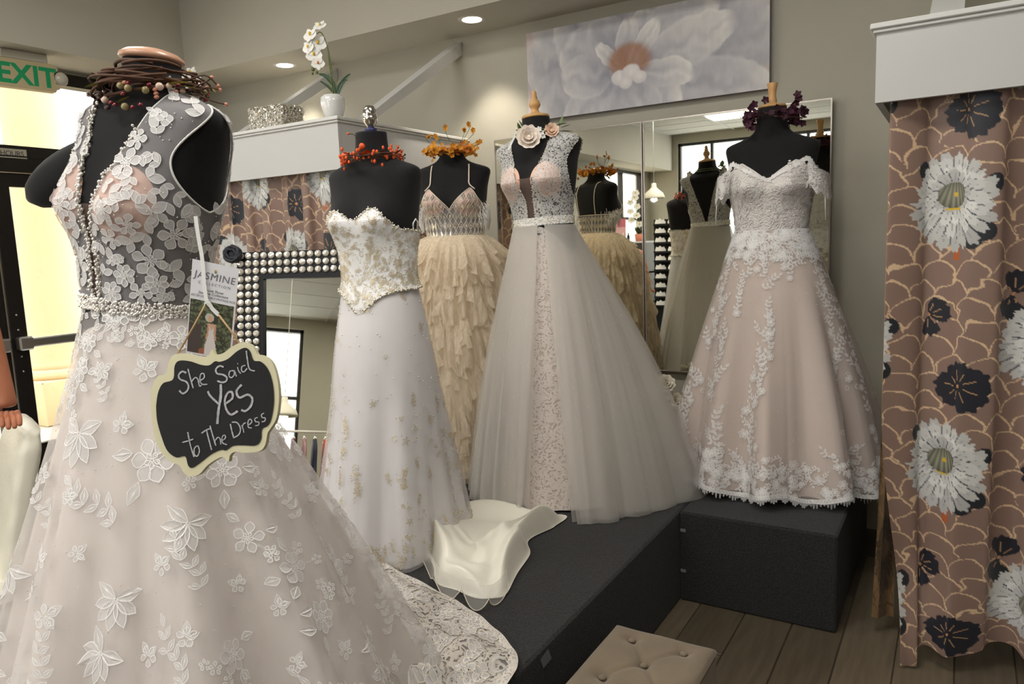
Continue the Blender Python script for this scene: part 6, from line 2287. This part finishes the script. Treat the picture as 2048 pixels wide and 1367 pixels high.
for k in range(3):
    tag(MB().lathe([(0.02, 0), (0.022, 0.08), (0.01, 0.1), (0.01, 0.13), (0, 0.131)], 14, (cxx - 0.15 + 0.08 * k, -2.5, cz)).build('bottle', ('card_pink', 'shade_white', 'garment_3')[k]), ('small pink bottle on the grey cabinet', 'small white bottle on the grey cabinet', 'small black bottle on the grey cabinet')[k], 'bottle')


def pendant(x, y, z, label, e=10):
    t = thing('pendant_lamp', label, 'lamp', (float(x), float(y), float(z)), 0, 'white pendant lamps')
    MB().lathe([(0.145, 0.0), (0.142, 0.02), (0.12, 0.07), (0.06, 0.12), (0.035, 0.15), (0.03, 0.2), (0.0, 0.205), (0.03, 0.14), (0.055, 0.112), (0.115, 0.066), (0.137, 0.018), (0.14, 0.0)], 28).build('shade', 'shade_white', t)
    MB().tube([(0, 0, 0.2), (0, 0, CEIL - z - 0.05)], 0.004, 6).build('cord', 'white_trim', t)
    MB().lathe([(0.05, CEIL - z - 0.06), (0.05, CEIL - z - 0.006)], 16).build('canopy', 'white_trim', t)
    MB().ball((0, 0, 0.06), 0.04, 12, 8).build('bulb', 'lamp_glow', t)
    ld = bpy.data.lights.new('bulb_light', 'POINT'); ld.energy = e; ld.shadow_soft_size = 0.04; ld.color = (1, .88, .7)
    lo = bpy.data.objects.new('bulb_light', ld); COL.objects.link(lo); lo.parent = t; lo.location = (0, 0, 0.0)


p = mir(1308, 397, -1.6); pendant(*p, 'white bell pendant lamp hanging near the tiara display')
p = in_small_mirror(566, 832, 4.6); pendant(*p, 'white bell pendant lamp hanging above the garment rail')
# garment rail
p = in_small_mirror(585, 862, 5.2)
t = thing('garment_rail', 'white garment rail on posts behind the camera', 'clothes rail', (float(p[0]), float(p[1]), 0))
rz_ = float(p[2])
MB().tube([(-0.6, 0, rz_), (0.6, 0, rz_)], 0.014, 10).build('bar', 'white_trim', t)
for sx in (-0.58, 0.58):
    MB().tube([(sx, 0, 0.0), (sx, 0, rz_)], 0.014, 10).build('post', 'white_trim', t); MB().box(sx - 0.02, sx + 0.02, -0.25, 0.25, 0.0, 0.03).build('foot', 'white_trim', t, False)
gc_ = ('vivid red', 'wine red', 'slate blue', 'black', 'magenta', 'dusty pink', 'navy', 'orange red')
for k in range(8):
    x = -0.45 + k * 0.115; cI = k
    g = thing('hanging_dress', '%s evening dress hanging on the garment rail' % gc_[cI], 'dress', (float(p[0]) + x, float(p[1]), 0), 0, 'dresses on the garment rail')
    u = np.linspace(0, 1, 40, endpoint=False)[:, None]; v = np.linspace(0, 1, 16)[None, :]
    hw_ = 0.19 * sm(v * 8 + 0.2) * (1 - 0.25 * np.exp(-((v - 0.3) / 0.12) ** 2)) + 0.08 * v
    X = (0.022 + 0.02 * v) * np.cos(2 * PI * u) + 0.008 * v * np.sin(2 * PI * u * 9); Y = hw_ * np.sin(2 * PI * u)
    Z = rz_ - 0.08 - (rz_ - 0.30) * v + 0 * u
    obj('gown', np.stack([X, Y, Z], -1), gridF(40, 16, True), 'garment_%d' % cI, g)
    MB().tube([(0, -0.18, rz_ - 0.10), (0, 0, rz_ - 0.05), (0, 0.18, rz_ - 0.10)], 0.006, 6).tube([(0, 0, rz_ - 0.05), (0, 0, rz_ - 0.014)], 0.003, 6).build('hanger', 'chrome', g)
# ------------------------------------------------------------------ neck wreaths
pbr('twig', (92, 62, 46), 0.8, noise=(40, 0.3))
pbr('berry_olive', (164, 148, 104), 0.25, noise=(30, 0.12), coat=0.3)
pbr('berry_cream', (224, 196, 178), 0.25, coat=0.3)
pbr('berry_pink', (206, 140, 116), 0.35)
pbr('berry_red', (128, 26, 40), 0.15, coat=0.6)
pbr('berry_dark', (66, 42, 40), 0.4)
pbr('leaf_olive', (168, 160, 62), 0.6, noise=(20, 0.2))
pbr('berry_orange', (222, 92, 40), 0.45)
pbr('leaf_orange', (206, 88, 36), 0.6)
pbr('bloom_gold', (222, 148, 34), 0.6, noise=(30, 0.25))
pbr('bloom_rust', (184, 96, 30), 0.6)
pbr('burgundy', (62, 18, 40), 0.7, noise=(20, 0.3))
pbr('leaf_yellow', (150, 130, 60), 0.6)
pbr('rose_blush', (246, 234, 222), 0.65, noise=(12, 0.06))
pbr('rose_peach', (238, 210, 188), 0.65)
pbr('leaf_sage', (120, 138, 96), 0.6, noise=(16, 0.2))


def wreath(fm, name, label, cat, zr, tilt=(0, 0)):
    """origin at the neck, in the form's own turn"""
    c = fm['place'](np.array([[0, 0, zr]]))[0]
    Mw = Matrix.Translation((fm['x'], fm['y'], fm['base'])) @ Matrix.Rotation(fm['rz'], 4, 'Z')
    w = Mw @ Vector(c)
    t = thing(name, label, cat, w)
    return t, np.array(w)


def twig_ring(t, R, n, spread, h, rad=0.0016, mat='twig', name='twig_ring'):
    mb = MB()
    for k in range(n):
        a0 = rng.uniform(0, 2 * PI); ln = rng.uniform(1.2, 3.2); r0 = R + rng.normal(0, spread); z0 = rng.normal(0, h)
        a = np.linspace(a0, a0 + ln, 14)
        rr = r0 + spread * 0.7 * np.sin(a * 2 + k) + np.linspace(0, spread * rng.uniform(-0.5, 2.0), 14)
        mb.tube(np.stack([rr * np.cos(a), rr * np.sin(a), z0 + h * 0.8 * np.sin(a * 1.5 + k * 2)], 1), rad * rng.uniform(0.7, 1.6), 5)
    return stuff(mb.build(name, mat, t))


def leaf_part(t, c, d, L, w, mat, cup=-0.2, name='leaf'):
    d = np.asarray(d, float); d /= np.linalg.norm(d)
    v_ = np.cross(d, [0, 0, 1.0]); v_ /= np.linalg.norm(v_) + 1e-9
    mb = MB(); petal_mesh(mb, np.asarray(c, float), d, v_, np.cross(v_, d), L, w, cup)
    return mb.build(name, mat, t)


# berry and twig wreath on the chalkboard gown's form
t, w0 = wreath(f1, 'berry_wreath', 'brown twig wreath with olive and cream berries and yellow leaves round the neck', 'wreath', 0.452)
twig_ring(t, 0.086, 34, 0.010, 0.013, 0.0024)
kk = (w0 - CAM) @ FW


def near_pt(x, y, R=0.092, front=True):
    """point on the wreath cylinder (radius R round the neck) seen at a pixel"""
    d = ray(x, y); o = CAM - w0
    a = d[0] ** 2 + d[1] ** 2; b = o[0] * d[0] + o[1] * d[1]; c = o[0] ** 2 + o[1] ** 2 - R * R
    D = b * b - a * c
    s_ = (-b - math.sqrt(D)) / a if D > 0 else -b / a
    p = o + d * s_
    if D <= 0:
        p[:2] *= R / np.hypot(p[0], p[1])
    return p


def berry(t, x, y, r_, mat, R=0.107):
    p = near_pt(x, y, R); o_ = MB().ball(p, r_, 12, 8).build('berry', mat, t); return o_


for x, y, r_, mt in ((241, 171, .0068, 'berry_olive'), (256, 176, .0072, 'berry_olive'), (291, 180, .0072, 'berry_olive'), (250, 213, .0072, 'berry_olive'), (319, 173, .0078, 'berry_cream'),
                     (210, 200, .0068, 'berry_cream'), (435, 217, .0066, 'berry_cream'), (338, 172, .006, 'berry_cream'), (200, 189, .006, 'berry_dark'), (410, 184, .005, 'berry_olive'), (365, 183, .0058, 'berry_cream')):
    berry(t, x, y, r_, mt)
for (x, y, mt) in ((249, 165, 'berry_pink'), (256, 166, 'berry_red'), (310, 179, 'berry_pink'), (312, 187, 'berry_pink'), (313, 194, 'berry_pink'), (366, 193, 'berry_pink'), (352, 183, 'berry_pink'), (420, 187, 'berry_pink'), (424, 190, 'berry_pink'),
                   (298, 169, 'berry_red'), (246, 187, 'berry_red'), (281, 209, 'berry_red'), (265, 214, 'berry_red'), (356, 170, 'berry_red'), (411, 201, 'berry_red'), (383, 213, 'berry_red'), (405, 168, 'berry_red'), (415, 175, 'berry_pink'), (385, 195, 'berry_dark'), (222, 205, 'berry_red'), (230, 209, 'berry_red'), (215, 215, 'berry_dark')):
    p = near_pt(x, y, 0.107); MB().ball(p, 0.0042 if mt != 'berry_dark' else 0.005, 8, 6, (1.5, 1.0, 0.9)).build('seed_berry', mt, t)
for pts in (((225, 205), (200, 200), (182, 196), (177, 188)), ((222, 208), (200, 208), (188, 213)), ((228, 200), (205, 190), (185, 192)), ((400, 190), (420, 170), (424, 155)), ((395, 195), (425, 182), (440, 180)), ((405, 200), (432, 208), (452, 209)), ((400, 205), (425, 215), (437, 222)), ((300, 165), (315, 160), (318, 159)), ((398, 172), (420, 158), (436, 172))):
    q = np.array([img_pt(x, y, w0) - w0 - FW * 0.04 * (1 - i / (len(pts) - 1)) for i, (x, y) in enumerate(pts)])
    P_ = cat_rom(q, np.linspace(0, 1, 8)); MB().tube(P_, 0.0016, 5).build('twig', 'twig', t)
    MB().ball(P_[-1], 0.0042, 8, 6).build('seed_berry', 'berry_pink' if pts[0][0] > 250 else 'berry_dark', t)
for (x, y, dx, dy, L) in ((335, 168, 40, -8, .045), (232, 206, 22, -14, .028), (370, 187, 30, 14, .04), (372, 205, 30, 0, .034), (268, 177, 16, -1, .02), (360, 172, 40, 2, .04), (205, 165, -25, 4, .036), (436, 170, 3, 18, .024)):
    p = near_pt(x, y, 0.108); q = img_pt(x + dx, y + dy, w0 + p) - w0
    leaf_part(t, p, q - p, L, L * 0.2, 'leaf_olive')

# orange berry wreath
t, w0 = wreath(f2, 'berry_wreath', 'small wreath of orange berries and maple leaves round the corset gown form', 'wreath', 0.412)
twig_ring(t, 0.094, 16, 0.008, 0.008, 0.0018)
for k in range(120):
    a = rng.uniform(0, 2 * PI); R = 0.100 + rng.normal(0, 0.009)
    p = np.array([R * math.cos(a), R * math.sin(a), rng.normal(0, 0.014) + (0.012 if math.cos(a - 0.6) > 0.5 else 0)])
    MB().ball(p, rng.uniform(0.004, 0.006), 6, 5, (1, 1, 1.4)).build('berry', 'berry_orange', t)
for (x, y, r_) in ((724, 292, .011), (651, 312, .012), (679, 316, .011)):
    MB().ball(near_pt(x, y, 0.1), r_, 12, 8).build('pumpkin', 'berry_orange', t)
for k in range(12):
    a = rng.uniform(0, 2 * PI); p = np.array([0.09 * math.cos(a), 0.09 * math.sin(a), rng.uniform(0, .015)])
    leaf_part(t, p, [math.cos(a), math.sin(a), rng.uniform(0.2, 1)], 0.03, 0.011, 'leaf_orange')
for pts in (((722, 285), (712, 276), (702, 275)), ((725, 285), (733, 280), (730, 282))):
    q = np.array([img_pt(x, y, w0) - w0 - FW * 0.05 for x, y in pts]); MB().tube(q, 0.0014, 5).build('twig', 'twig', t)
    MB().ball(q[-1], 0.0048, 8, 6).build('berry', 'berry_orange', t)


def sprig_flower(mb, c, R, n):
    a, b, n = frame_of(n)
    for i in range(5):
        an = 2 * PI * i / 5
        u_ = a * math.cos(an) + b * math.sin(an); v_ = -a * math.sin(an) + b * math.cos(an)
        petal_mesh(mb, c, u_, v_, n, R, R * 0.42, 0.5, 4)


# golden blossom wreath
t, w0 = wreath(f3, 'blossom_wreath', 'wreath of golden yellow blossom sprigs on the ruffled gown form', 'wreath', 0.412)
twig_ring(t, 0.085, 10, 0.010, 0.008, 0.0018)
for k in range(190):
    a = rng.uniform(0, 2 * PI); R = 0.09 + abs(rng.normal(0, 0.024)); side = abs(math.sin(a - math.atan2(RT[1], RT[0]) + PI / 2))
    p = np.array([R * math.cos(a), R * math.sin(a), rng.normal(0.0, 0.013) + 0.02 * side * rng.random()])
    mb = MB(); sprig_flower(mb, p, rng.uniform(0.010, 0.015), rng.normal(0, 0.5, 3) - FW + np.array([0, 0, .3])); mb.build('blossom', 'bloom_gold' if rng.random() < .8 else 'bloom_rust', t)
for pts in (((900, 285), (893, 270), (892, 258)), ((930, 280), (940, 262), (938, 252)), ((935, 285), (948, 272), (947, 264)), ((940, 295), (955, 288), (957, 290)), ((945, 300), (958, 292), (961, 287)), ((860, 290), (853, 281), (860, 277)), ((925, 285), (930, 270), (929, 262)), ((870, 300), (855, 308), (852, 305)), ((885, 300), (880, 285), (872, 276))):
    q = np.array([img_pt(x, y, w0) - w0 - FW * 0.04 for x, y in pts]); MB().tube(q, 0.0013, 5).build('twig', 'stem_green', t)
    for f_ in (0.6, 1.0):
        mb = MB(); sprig_flower(mb, q[1] + (q[2] - q[1]) * f_, 0.013, -FW + rng.normal(0, .4, 3)); mb.build('blossom', 'bloom_gold', t)

# rose crown
t, w0 = wreath(f4, 'rose_crown', 'floral crown of a large cream rose, small peach rose and sage leaves', 'wreath', 0.365)
twig_ring(t, 0.092, 8, 0.006, 0.006, 0.0018, 'stem_green')
for (x, y, R, m_, lay) in ((1057, 277, 0.056, 'rose_blush', 5), (1103, 262, 0.034, 'rose_peach', 4)):
    mb = MB(); c_r = near_pt(x, y, 0.105); rose(mb, c_r, -FW + np.array([0, 0, .15]), R, lay); mb.ball(c_r - FW * R * 0.3, R * 0.22, 10, 7); mb.build('rose', m_, t)
for (x, y, dx, dy, L, w_) in ((1050, 262, -6, -14, .05, .020), (1042, 266, -4, -18, .045, .014), (1100, 252, -12, -6, .04, .018), (1112, 250, 14, -4, .045, .018), (1118, 252, 6, -22, .045, .016), (1120, 262, 26, -2, .05, .014), (1128, 265, 12, 12, .04, .012), (1122, 255, 24, -10, .04, .014)):
    p = near_pt(x, y, 0.10); q = img_pt(x + dx, y + dy, w0 + p) - w0
    leaf_part(t, p, q - p, L, w_, 'leaf_sage')
for (x, y) in ((1078, 258), (1083, 265), (1086, 272), (1116, 263)):
    p = near_pt(x, y, 0.104); mb = MB(); sprig_flower(mb, p, 0.012, -FW); mb.build('filler_bloom', 'petal_white', t)
q = np.array([img_pt(x, y, w0) - w0 - FW * 0.03 for x, y in ((1036, 262), (1030, 275), (1022, 292), (1017, 304))])
MB().grid(np.stack([q - RT * 0.004, q + RT * 0.004], 1)).build('ribbon', 'ribbon', t)

# burgundy wreath
t, w0 = wreath(f5, 'blossom_wreath', 'wreath of dark burgundy blossoms on the off-shoulder gown form', 'wreath', 0.475)
twig_ring(t, 0.082, 10, 0.010, 0.010, 0.0018)
for k in range(110):
    a = rng.uniform(0, 2 * PI); R = 0.09 + abs(rng.normal(0, 0.018))
    p = np.array([R * math.cos(a), R * math.sin(a), rng.normal(0.0, 0.015)])
    mb = MB(); sprig_flower(mb, p, rng.uniform(0.012, 0.018), rng.normal(0, 0.6, 3) - FW); mb.build('blossom', 'burgundy', t)
for (x, y) in ((1492, 245), (1490, 255), (1498, 262), (1502, 215), (1525, 206), (1496, 222), (1588, 195), (1590, 203), (1584, 212), (1578, 222), (1598, 224), (1587, 250), (1582, 235), (1598, 238), (1505, 232)):
    p = img_pt(x, y, w0) - w0 - FW * 0.04
    mb = MB(); sprig_flower(mb, p, 0.018, -FW + rng.normal(0, .4, 3)); mb.build('blossom', 'burgundy', t)
for pts in (((1510, 235), (1498, 245), (1490, 258)), ((1575, 225), (1585, 210), (1590, 195)), ((1575, 235), (1596, 232), (1598, 240), (1588, 250)), ((1512, 225), (1505, 218), (1500, 212)), ((1530, 222), (1527, 212), (1525, 206))):
    q = np.array([img_pt(x, y, w0) - w0 - FW * 0.038 for x, y in pts]); MB().tube(q, 0.0013, 5).build('twig', 'leaf_yellow', t)

# ------------------------------------------------------------------ chalkboard sign on twine
pbr('board_cream', (222, 216, 182), 0.5, noise=(14, 0.05))
pbr('slate', (34, 34, 36), 0.8, noise=(18, 0.2))
pbr('chalk', (196, 196, 200), 0.95, noise=(240, 0.35))
pbr('twine', (180, 150, 110), 0.9)
SK = 1.195                                   # depth of the sign, just clear of the skirt
SIGN_O = CAM + ray(428, 815) * SK
# plane of the board: faces the camera, turned with the skirt
sn_ = -(FW * 0.80 + RT * 0.02) + np.array([0.0, 0.0, 0.10]); sn_ /= np.linalg.norm(sn_)
_pn = sn_


def on_sign(x, y, off=0.0):
    d = ray(x, y)
    s_ = ((SIGN_O + _pn * off - CAM) @ _pn) / (d @ _pn)
    return CAM + d * s_ - SIGN_O


sg_t = thing('chalkboard_sign', 'cream framed chalkboard with handwritten words hung at the gown waist', 'sign', SIGN_O)
outer_px = [(301, 806), (304, 775), (315, 753), (332, 745), (338, 722), (350, 708), (380, 707), (402, 713), (416, 711), (424, 699), (430, 708), (446, 706), (462, 694), (484, 684), (502, 688), (512, 703), (516, 708), (532, 712), (546, 728), (555, 760), (558, 795), (553, 835), (540, 858), (535, 866), (530, 890), (518, 902), (490, 905), (470, 903), (460, 910), (457, 922), (447, 914), (436, 916), (415, 930), (398, 948), (378, 952), (366, 943), (358, 930), (340, 922), (322, 903), (308, 868)]
inner_px = [(312, 812), (316, 785), (326, 766), (346, 758), (349, 732), (358, 721), (380, 722), (402, 729), (418, 730), (430, 722), (440, 723), (456, 717), (474, 702), (490, 695), (500, 702), (507, 720), (522, 723), (536, 738), (545, 765), (548, 800), (543, 835), (536, 850), (524, 858), (522, 878), (512, 890), (488, 890), (466, 891), (452, 900), (442, 899), (422, 908), (400, 925), (384, 935), (376, 930), (370, 912), (352, 914), (334, 900), (322, 870), (314, 840)]


def smooth_loop(px, n):
    A = np.array(px, float); A = np.vstack([A, A[:1]])
    return cat_rom(A, np.linspace(0, 1, n, endpoint=False))


NO = 160
oo = smooth_loop(outer_px, NO)
of = np.array([on_sign(x, y, 0.006) for x, y in oo]); ob = np.array([on_sign(x, y, 0.006) - _pn * 0.012 - RT * 0.0 for x, y in oo])
V = np.vstack([of, ob, of.mean(0), ob.mean(0)])
F = [[i, (i + 1) % NO, 2 * NO] for i in range(NO)] + [[NO + (i + 1) % NO, NO + i, 2 * NO + 1] for i in range(NO)] + [[i, NO + i, NO + (i + 1) % NO, (i + 1) % NO] for i in range(NO)]
obj('board', V, F, 'board_cream', sg_t, False)
ii = smooth_loop(inner_px, NO)
nf_ = np.array([on_sign(x, y, 0.0072) for x, y in ii])
obj('slate_panel', np.vstack([nf_, nf_.mean(0)]), [[i, (i + 1) % NO, NO] for i in range(NO)], 'slate', sg_t, False)


def Z(pts):
    """pixels read in the enlarged crop of the sign"""
    return [(280 + x * 0.234, 660 + y * 0.234) for x, y in pts]


STROKES = [  # (width px, stroke)
    (3.4, [(395, 365), (360, 352), (330, 385), (345, 420), (395, 440), (415, 480), (400, 520), (365, 540), (335, 515)]),      # S
    (2.6, [(410, 330), (428, 400), (455, 495)]), (2.4, [(440, 440), (470, 405), (495, 420), (508, 475), (525, 470)]),         # h
    (2.4, [(515, 430), (548, 405), (545, 372), (520, 375), (512, 425), (530, 460), (575, 462)]),                              # e
    (3.4, [(715, 315), (680, 305), (648, 335), (660, 370), (710, 380), (742, 405), (735, 435), (700, 445), (660, 432)]),      # S
    (2.4, [(800, 345), (770, 350), (760, 385), (780, 405), (805, 380), (805, 345), (825, 395)]),                              # a
    (2.2, [(832, 315), (845, 350), (862, 370)]), (2.2, [(832, 283), (838, 288)]),                                             # i
    (2.4, [(900, 300), (872, 310), (868, 345), (890, 355), (915, 325)]), (2.8, [(908, 175), (918, 250), (935, 330), (982, 348)]),  # d
    (4.2, [(580, 520), (600, 560), (670, 628)]), (5.0, [(690, 460), (690, 560), (672, 680), (660, 800)]),                     # Y
    (4.2, [(735, 625), (790, 580), (785, 530), (750, 535), (725, 600), (740, 680), (780, 720), (835, 690)]),                  # e
    (4.4, [(868, 465), (825, 520), (850, 575), (920, 550), (960, 585), (945, 650), (900, 690), (865, 680)]),                  # s
    (2.6, [(408, 870), (430, 980), (462, 1082)]), (2.4, [(362, 958), (410, 945), (455, 930)]),                                # t
    (2.4, [(490, 985), (465, 1010), (465, 1060), (490, 1075), (508, 1030), (495, 985)]),                                      # o
    (2.6, [(525, 880), (570, 850), (610, 838)]), (2.6, [(568, 855), (590, 940), (612, 1022)]),                                # T
    (2.6, [(598, 815), (625, 910), (648, 985)]), (2.2, [(640, 945), (665, 915), (685, 930), (690, 975)]),                     # h
    (2.2, [(700, 945), (730, 920), (722, 895), (702, 915), (705, 960), (742, 978)]),                                          # e
    (2.8, [(772, 800), (785, 860), (800, 915)]), (2.6, [(785, 785), (830, 790), (858, 840), (845, 890), (798, 920)]),         # D
    (2.2, [(868, 810), (880, 840), (888, 875)]), (2.2, [(872, 835), (885, 800), (905, 790)]),                                 # r
    (2.2, [(925, 812), (955, 785), (945, 760), (925, 775), (925, 825), (955, 835)]),                                          # e
    (2.2, [(1005, 745), (982, 755), (988, 780), (1015, 785), (1012, 810), (985, 815)]),                                       # s
    (2.2, [(1060, 708), (1038, 722), (1045, 745), (1070, 750), (1066, 775), (1040, 782)])]                                    # s
for wd2, st in STROKES:
    p2 = np.array(Z(st)); n_ = max(8, len(p2) * 6)
    c2 = cat_rom(p2, np.linspace(0, 1, n_))
    tg = np.gradient(c2, axis=0); nr = np.stack([-tg[:, 1], tg[:, 0]], 1); nr /= np.linalg.norm(nr, axis=1)[:, None] + 1e-9
    ww = wd2 * 0.5 * (0.85 + 0.3 * rng.random(n_))[:, None]
    A_ = np.array([on_sign(x, y, 0.0082) for x, y in c2 + nr * ww]); B_ = np.array([on_sign(x, y, 0.0082) for x, y in c2 - nr * ww])
    MB().grid(np.stack([A_, B_], 1)).build('chalk_stroke', 'chalk', sg_t, False)
tw_top = np.array([on_sign(412, 608, -0.03), on_sign(432, 620, -0.02)])
for (xa, ya), (xb, yb) in (((355, 708), (410, 610)), ((480, 688), (438, 630))):
    A_ = on_sign(xa, ya, -0.002); B_ = on_sign(xb, yb, -0.012)
    MB().tube([A_, (A_ + B_) / 2 + RT * 0.001, B_], 0.0016, 6).build('twine', 'twine', sg_t)

# ------------------------------------------------------------------ hang tag with ribbon
pbr('card_white', (232, 232, 238), 0.35, coat=0.3)
pbr('ink_grey', (110, 110, 122), 0.6); pbr('ink_dark', (60, 60, 66), 0.6); pbr('ink_gold', (176, 160, 96), 0.5)
pbr('photo_print', (90, 90, 80), 0.35, vcol='print', coat=0.3)
TD = 1.30
TO = CAM + ray(425, 610) * TD
tn = -(FW * 0.95 - RT * 0.12); tn /= np.linalg.norm(tn)


def on_tag(x, y, off=0.0):
    d = ray(x, y); s_ = ((TO + tn * off - CAM) @ tn) / (d @ tn); return CAM + d * s_ - TO


tg_t = thing('hang_tag', 'white hang tag with grey lettering and a small bridal photograph on ribbon', 'tag', TO)
cq = [(385, 517), (478, 537), (462, 720), (372, 704)]
cf = np.array([on_tag(*q) for q in cq])
obj('card', np.vstack([cf, cf - tn * 0.0012]), [[0, 1, 2, 3], [7, 6, 5, 4], [0, 4, 5, 1], [1, 5, 6, 2], [2, 6, 7, 3], [3, 7, 4, 0]], 'card_white', tg_t, False)
tl, tr_, br, bl_ = cf


def tag_uv(a, b, off):
    top = tl + (tr_ - tl) * a; bot = bl_ + (br - bl_) * a
    return top + (bot - top) * b + tn * off


na, nb = 60, 76
a = np.linspace(0.02, 0.96, na)[:, None] + np.zeros((1, nb)); b = np.linspace(0.42, 0.985, nb)[None, :] + np.zeros((na, 1))
P = np.stack([tag_uv(a[i, j], b[i, j], 0.0006) for i in range(na) for j in range(nb)]).reshape(na, nb, 3)
pa, pb2 = (a - 0.02) / 0.94, (b - 0.42) / 0.565
c_ = lin((58, 60, 48)) * (0.5 + 1.2 * fbm(pa * 9, pb2 * 12, 3)[..., None])
lf = fbm(pa * 22, pb2 * 26, 11)[..., None]
c_ = np.where(lf > 0.56, lin((104, 112, 84)), c_)
c_ = np.where(((pa < 0.3) & (pb2 > 0.45))[..., None], lin((76, 66, 64)), c_)
c_ = np.where((np.hypot((pa - 0.42) / .16, (pb2 - 0.96) / .08) < 1)[..., None], lin((150, 92, 66)), c_)
hx_ = 0.55
c_ = np.where((np.hypot((pa - 0.47) / .10, (pb2 - 0.30) / .085) < 1)[..., None], lin((196, 190, 176)), c_)
c_ = np.where((np.hypot((pa - 0.49) / .055, (pb2 - 0.315) / .06) < 1)[..., None], lin((206, 164, 138)), c_)
body_w = 0.085 + 0.03 * np.sin(pb2 * 9) + 0.10 * np.clip(pb2 - 0.68, 0, 1)
c_ = np.where(((np.abs(pa - 0.53) < body_w + 0.045) & (pb2 > 0.42) & (pb2 < 0.72))[..., None], lin((196, 148, 122)), c_)
c_ = np.where(((np.abs(pa - 0.53) < body_w) & (pb2 > 0.41))[..., None], lin((212, 204, 202)), c_)
c_ = np.where(((np.abs(pa - 0.53) < 0.09 * (0.53 - pb2) / 0.11) & (pb2 > 0.40) & (pb2 < 0.53))[..., None], lin((206, 164, 138)), c_)
obj('photo', P, gridF(na, nb), 'photo_print', tg_t, False, None, c_.reshape(-1, 3))
Ud = (tr_ - tl) / np.linalg.norm(tr_ - tl); Vd = (tl - bl_); Vd = Vd - Ud * (Vd @ Ud); Vd /= np.linalg.norm(Vd)
if np.cross(Ud, Vd) @ tn < 0:
    tn2 = -1
cw_ = np.linalg.norm(tr_ - tl)
for txt, size, bb_, mt, sp_ in (('JASMINE', 0.0175, 0.185, 'ink_grey', 1.12), ('COLLECTION', 0.0068, 0.245, 'ink_grey', 1.45), ('Trunk Show', 0.0068, 0.315, 'ink_dark', 1.0), ('Jasmine Collection', 0.0068, 0.35, 'ink_dark', 1.0), ('#212012/U IVORY/VINTAGE ROS', 0.0056, 0.388, 'ink_grey', 0.95)):
    wall_text(txt, size, tag_uv(0.5, bb_, 0.0), Ud, Vd, mt, tg_t, align='CENTER', spacing=sp_, off=0.0006)
MB().ball(tag_uv(0.5, 0.085, 0.0006), 0.003, 8, 6, (0.8, 0.4, 1.2)).build('crest', 'ink_gold', tg_t)
q = cat_rom(np.array([on_tag(x, y, 0.004) for x, y in ((391, 432), (396, 470), (404, 515), (408, 565), (413, 600), (420, 612), (436, 626))]), np.linspace(0, 1, 20))
MB().grid(np.stack([q - RT * 0.0035, q + RT * 0.0035], 1)).build('ribbon', 'ribbon', tg_t)
q = cat_rom(np.array([on_tag(x, y, 0.007) for x, y in ((408, 608), (414, 603), (421, 607), (428, 618), (438, 627), (434, 629), (420, 615))]), np.linspace(0, 1, 16))
MB().grid(np.stack([q - UP * 0.0025, q + UP * 0.0025], 1)).build('bow', 'ribbon', tg_t)
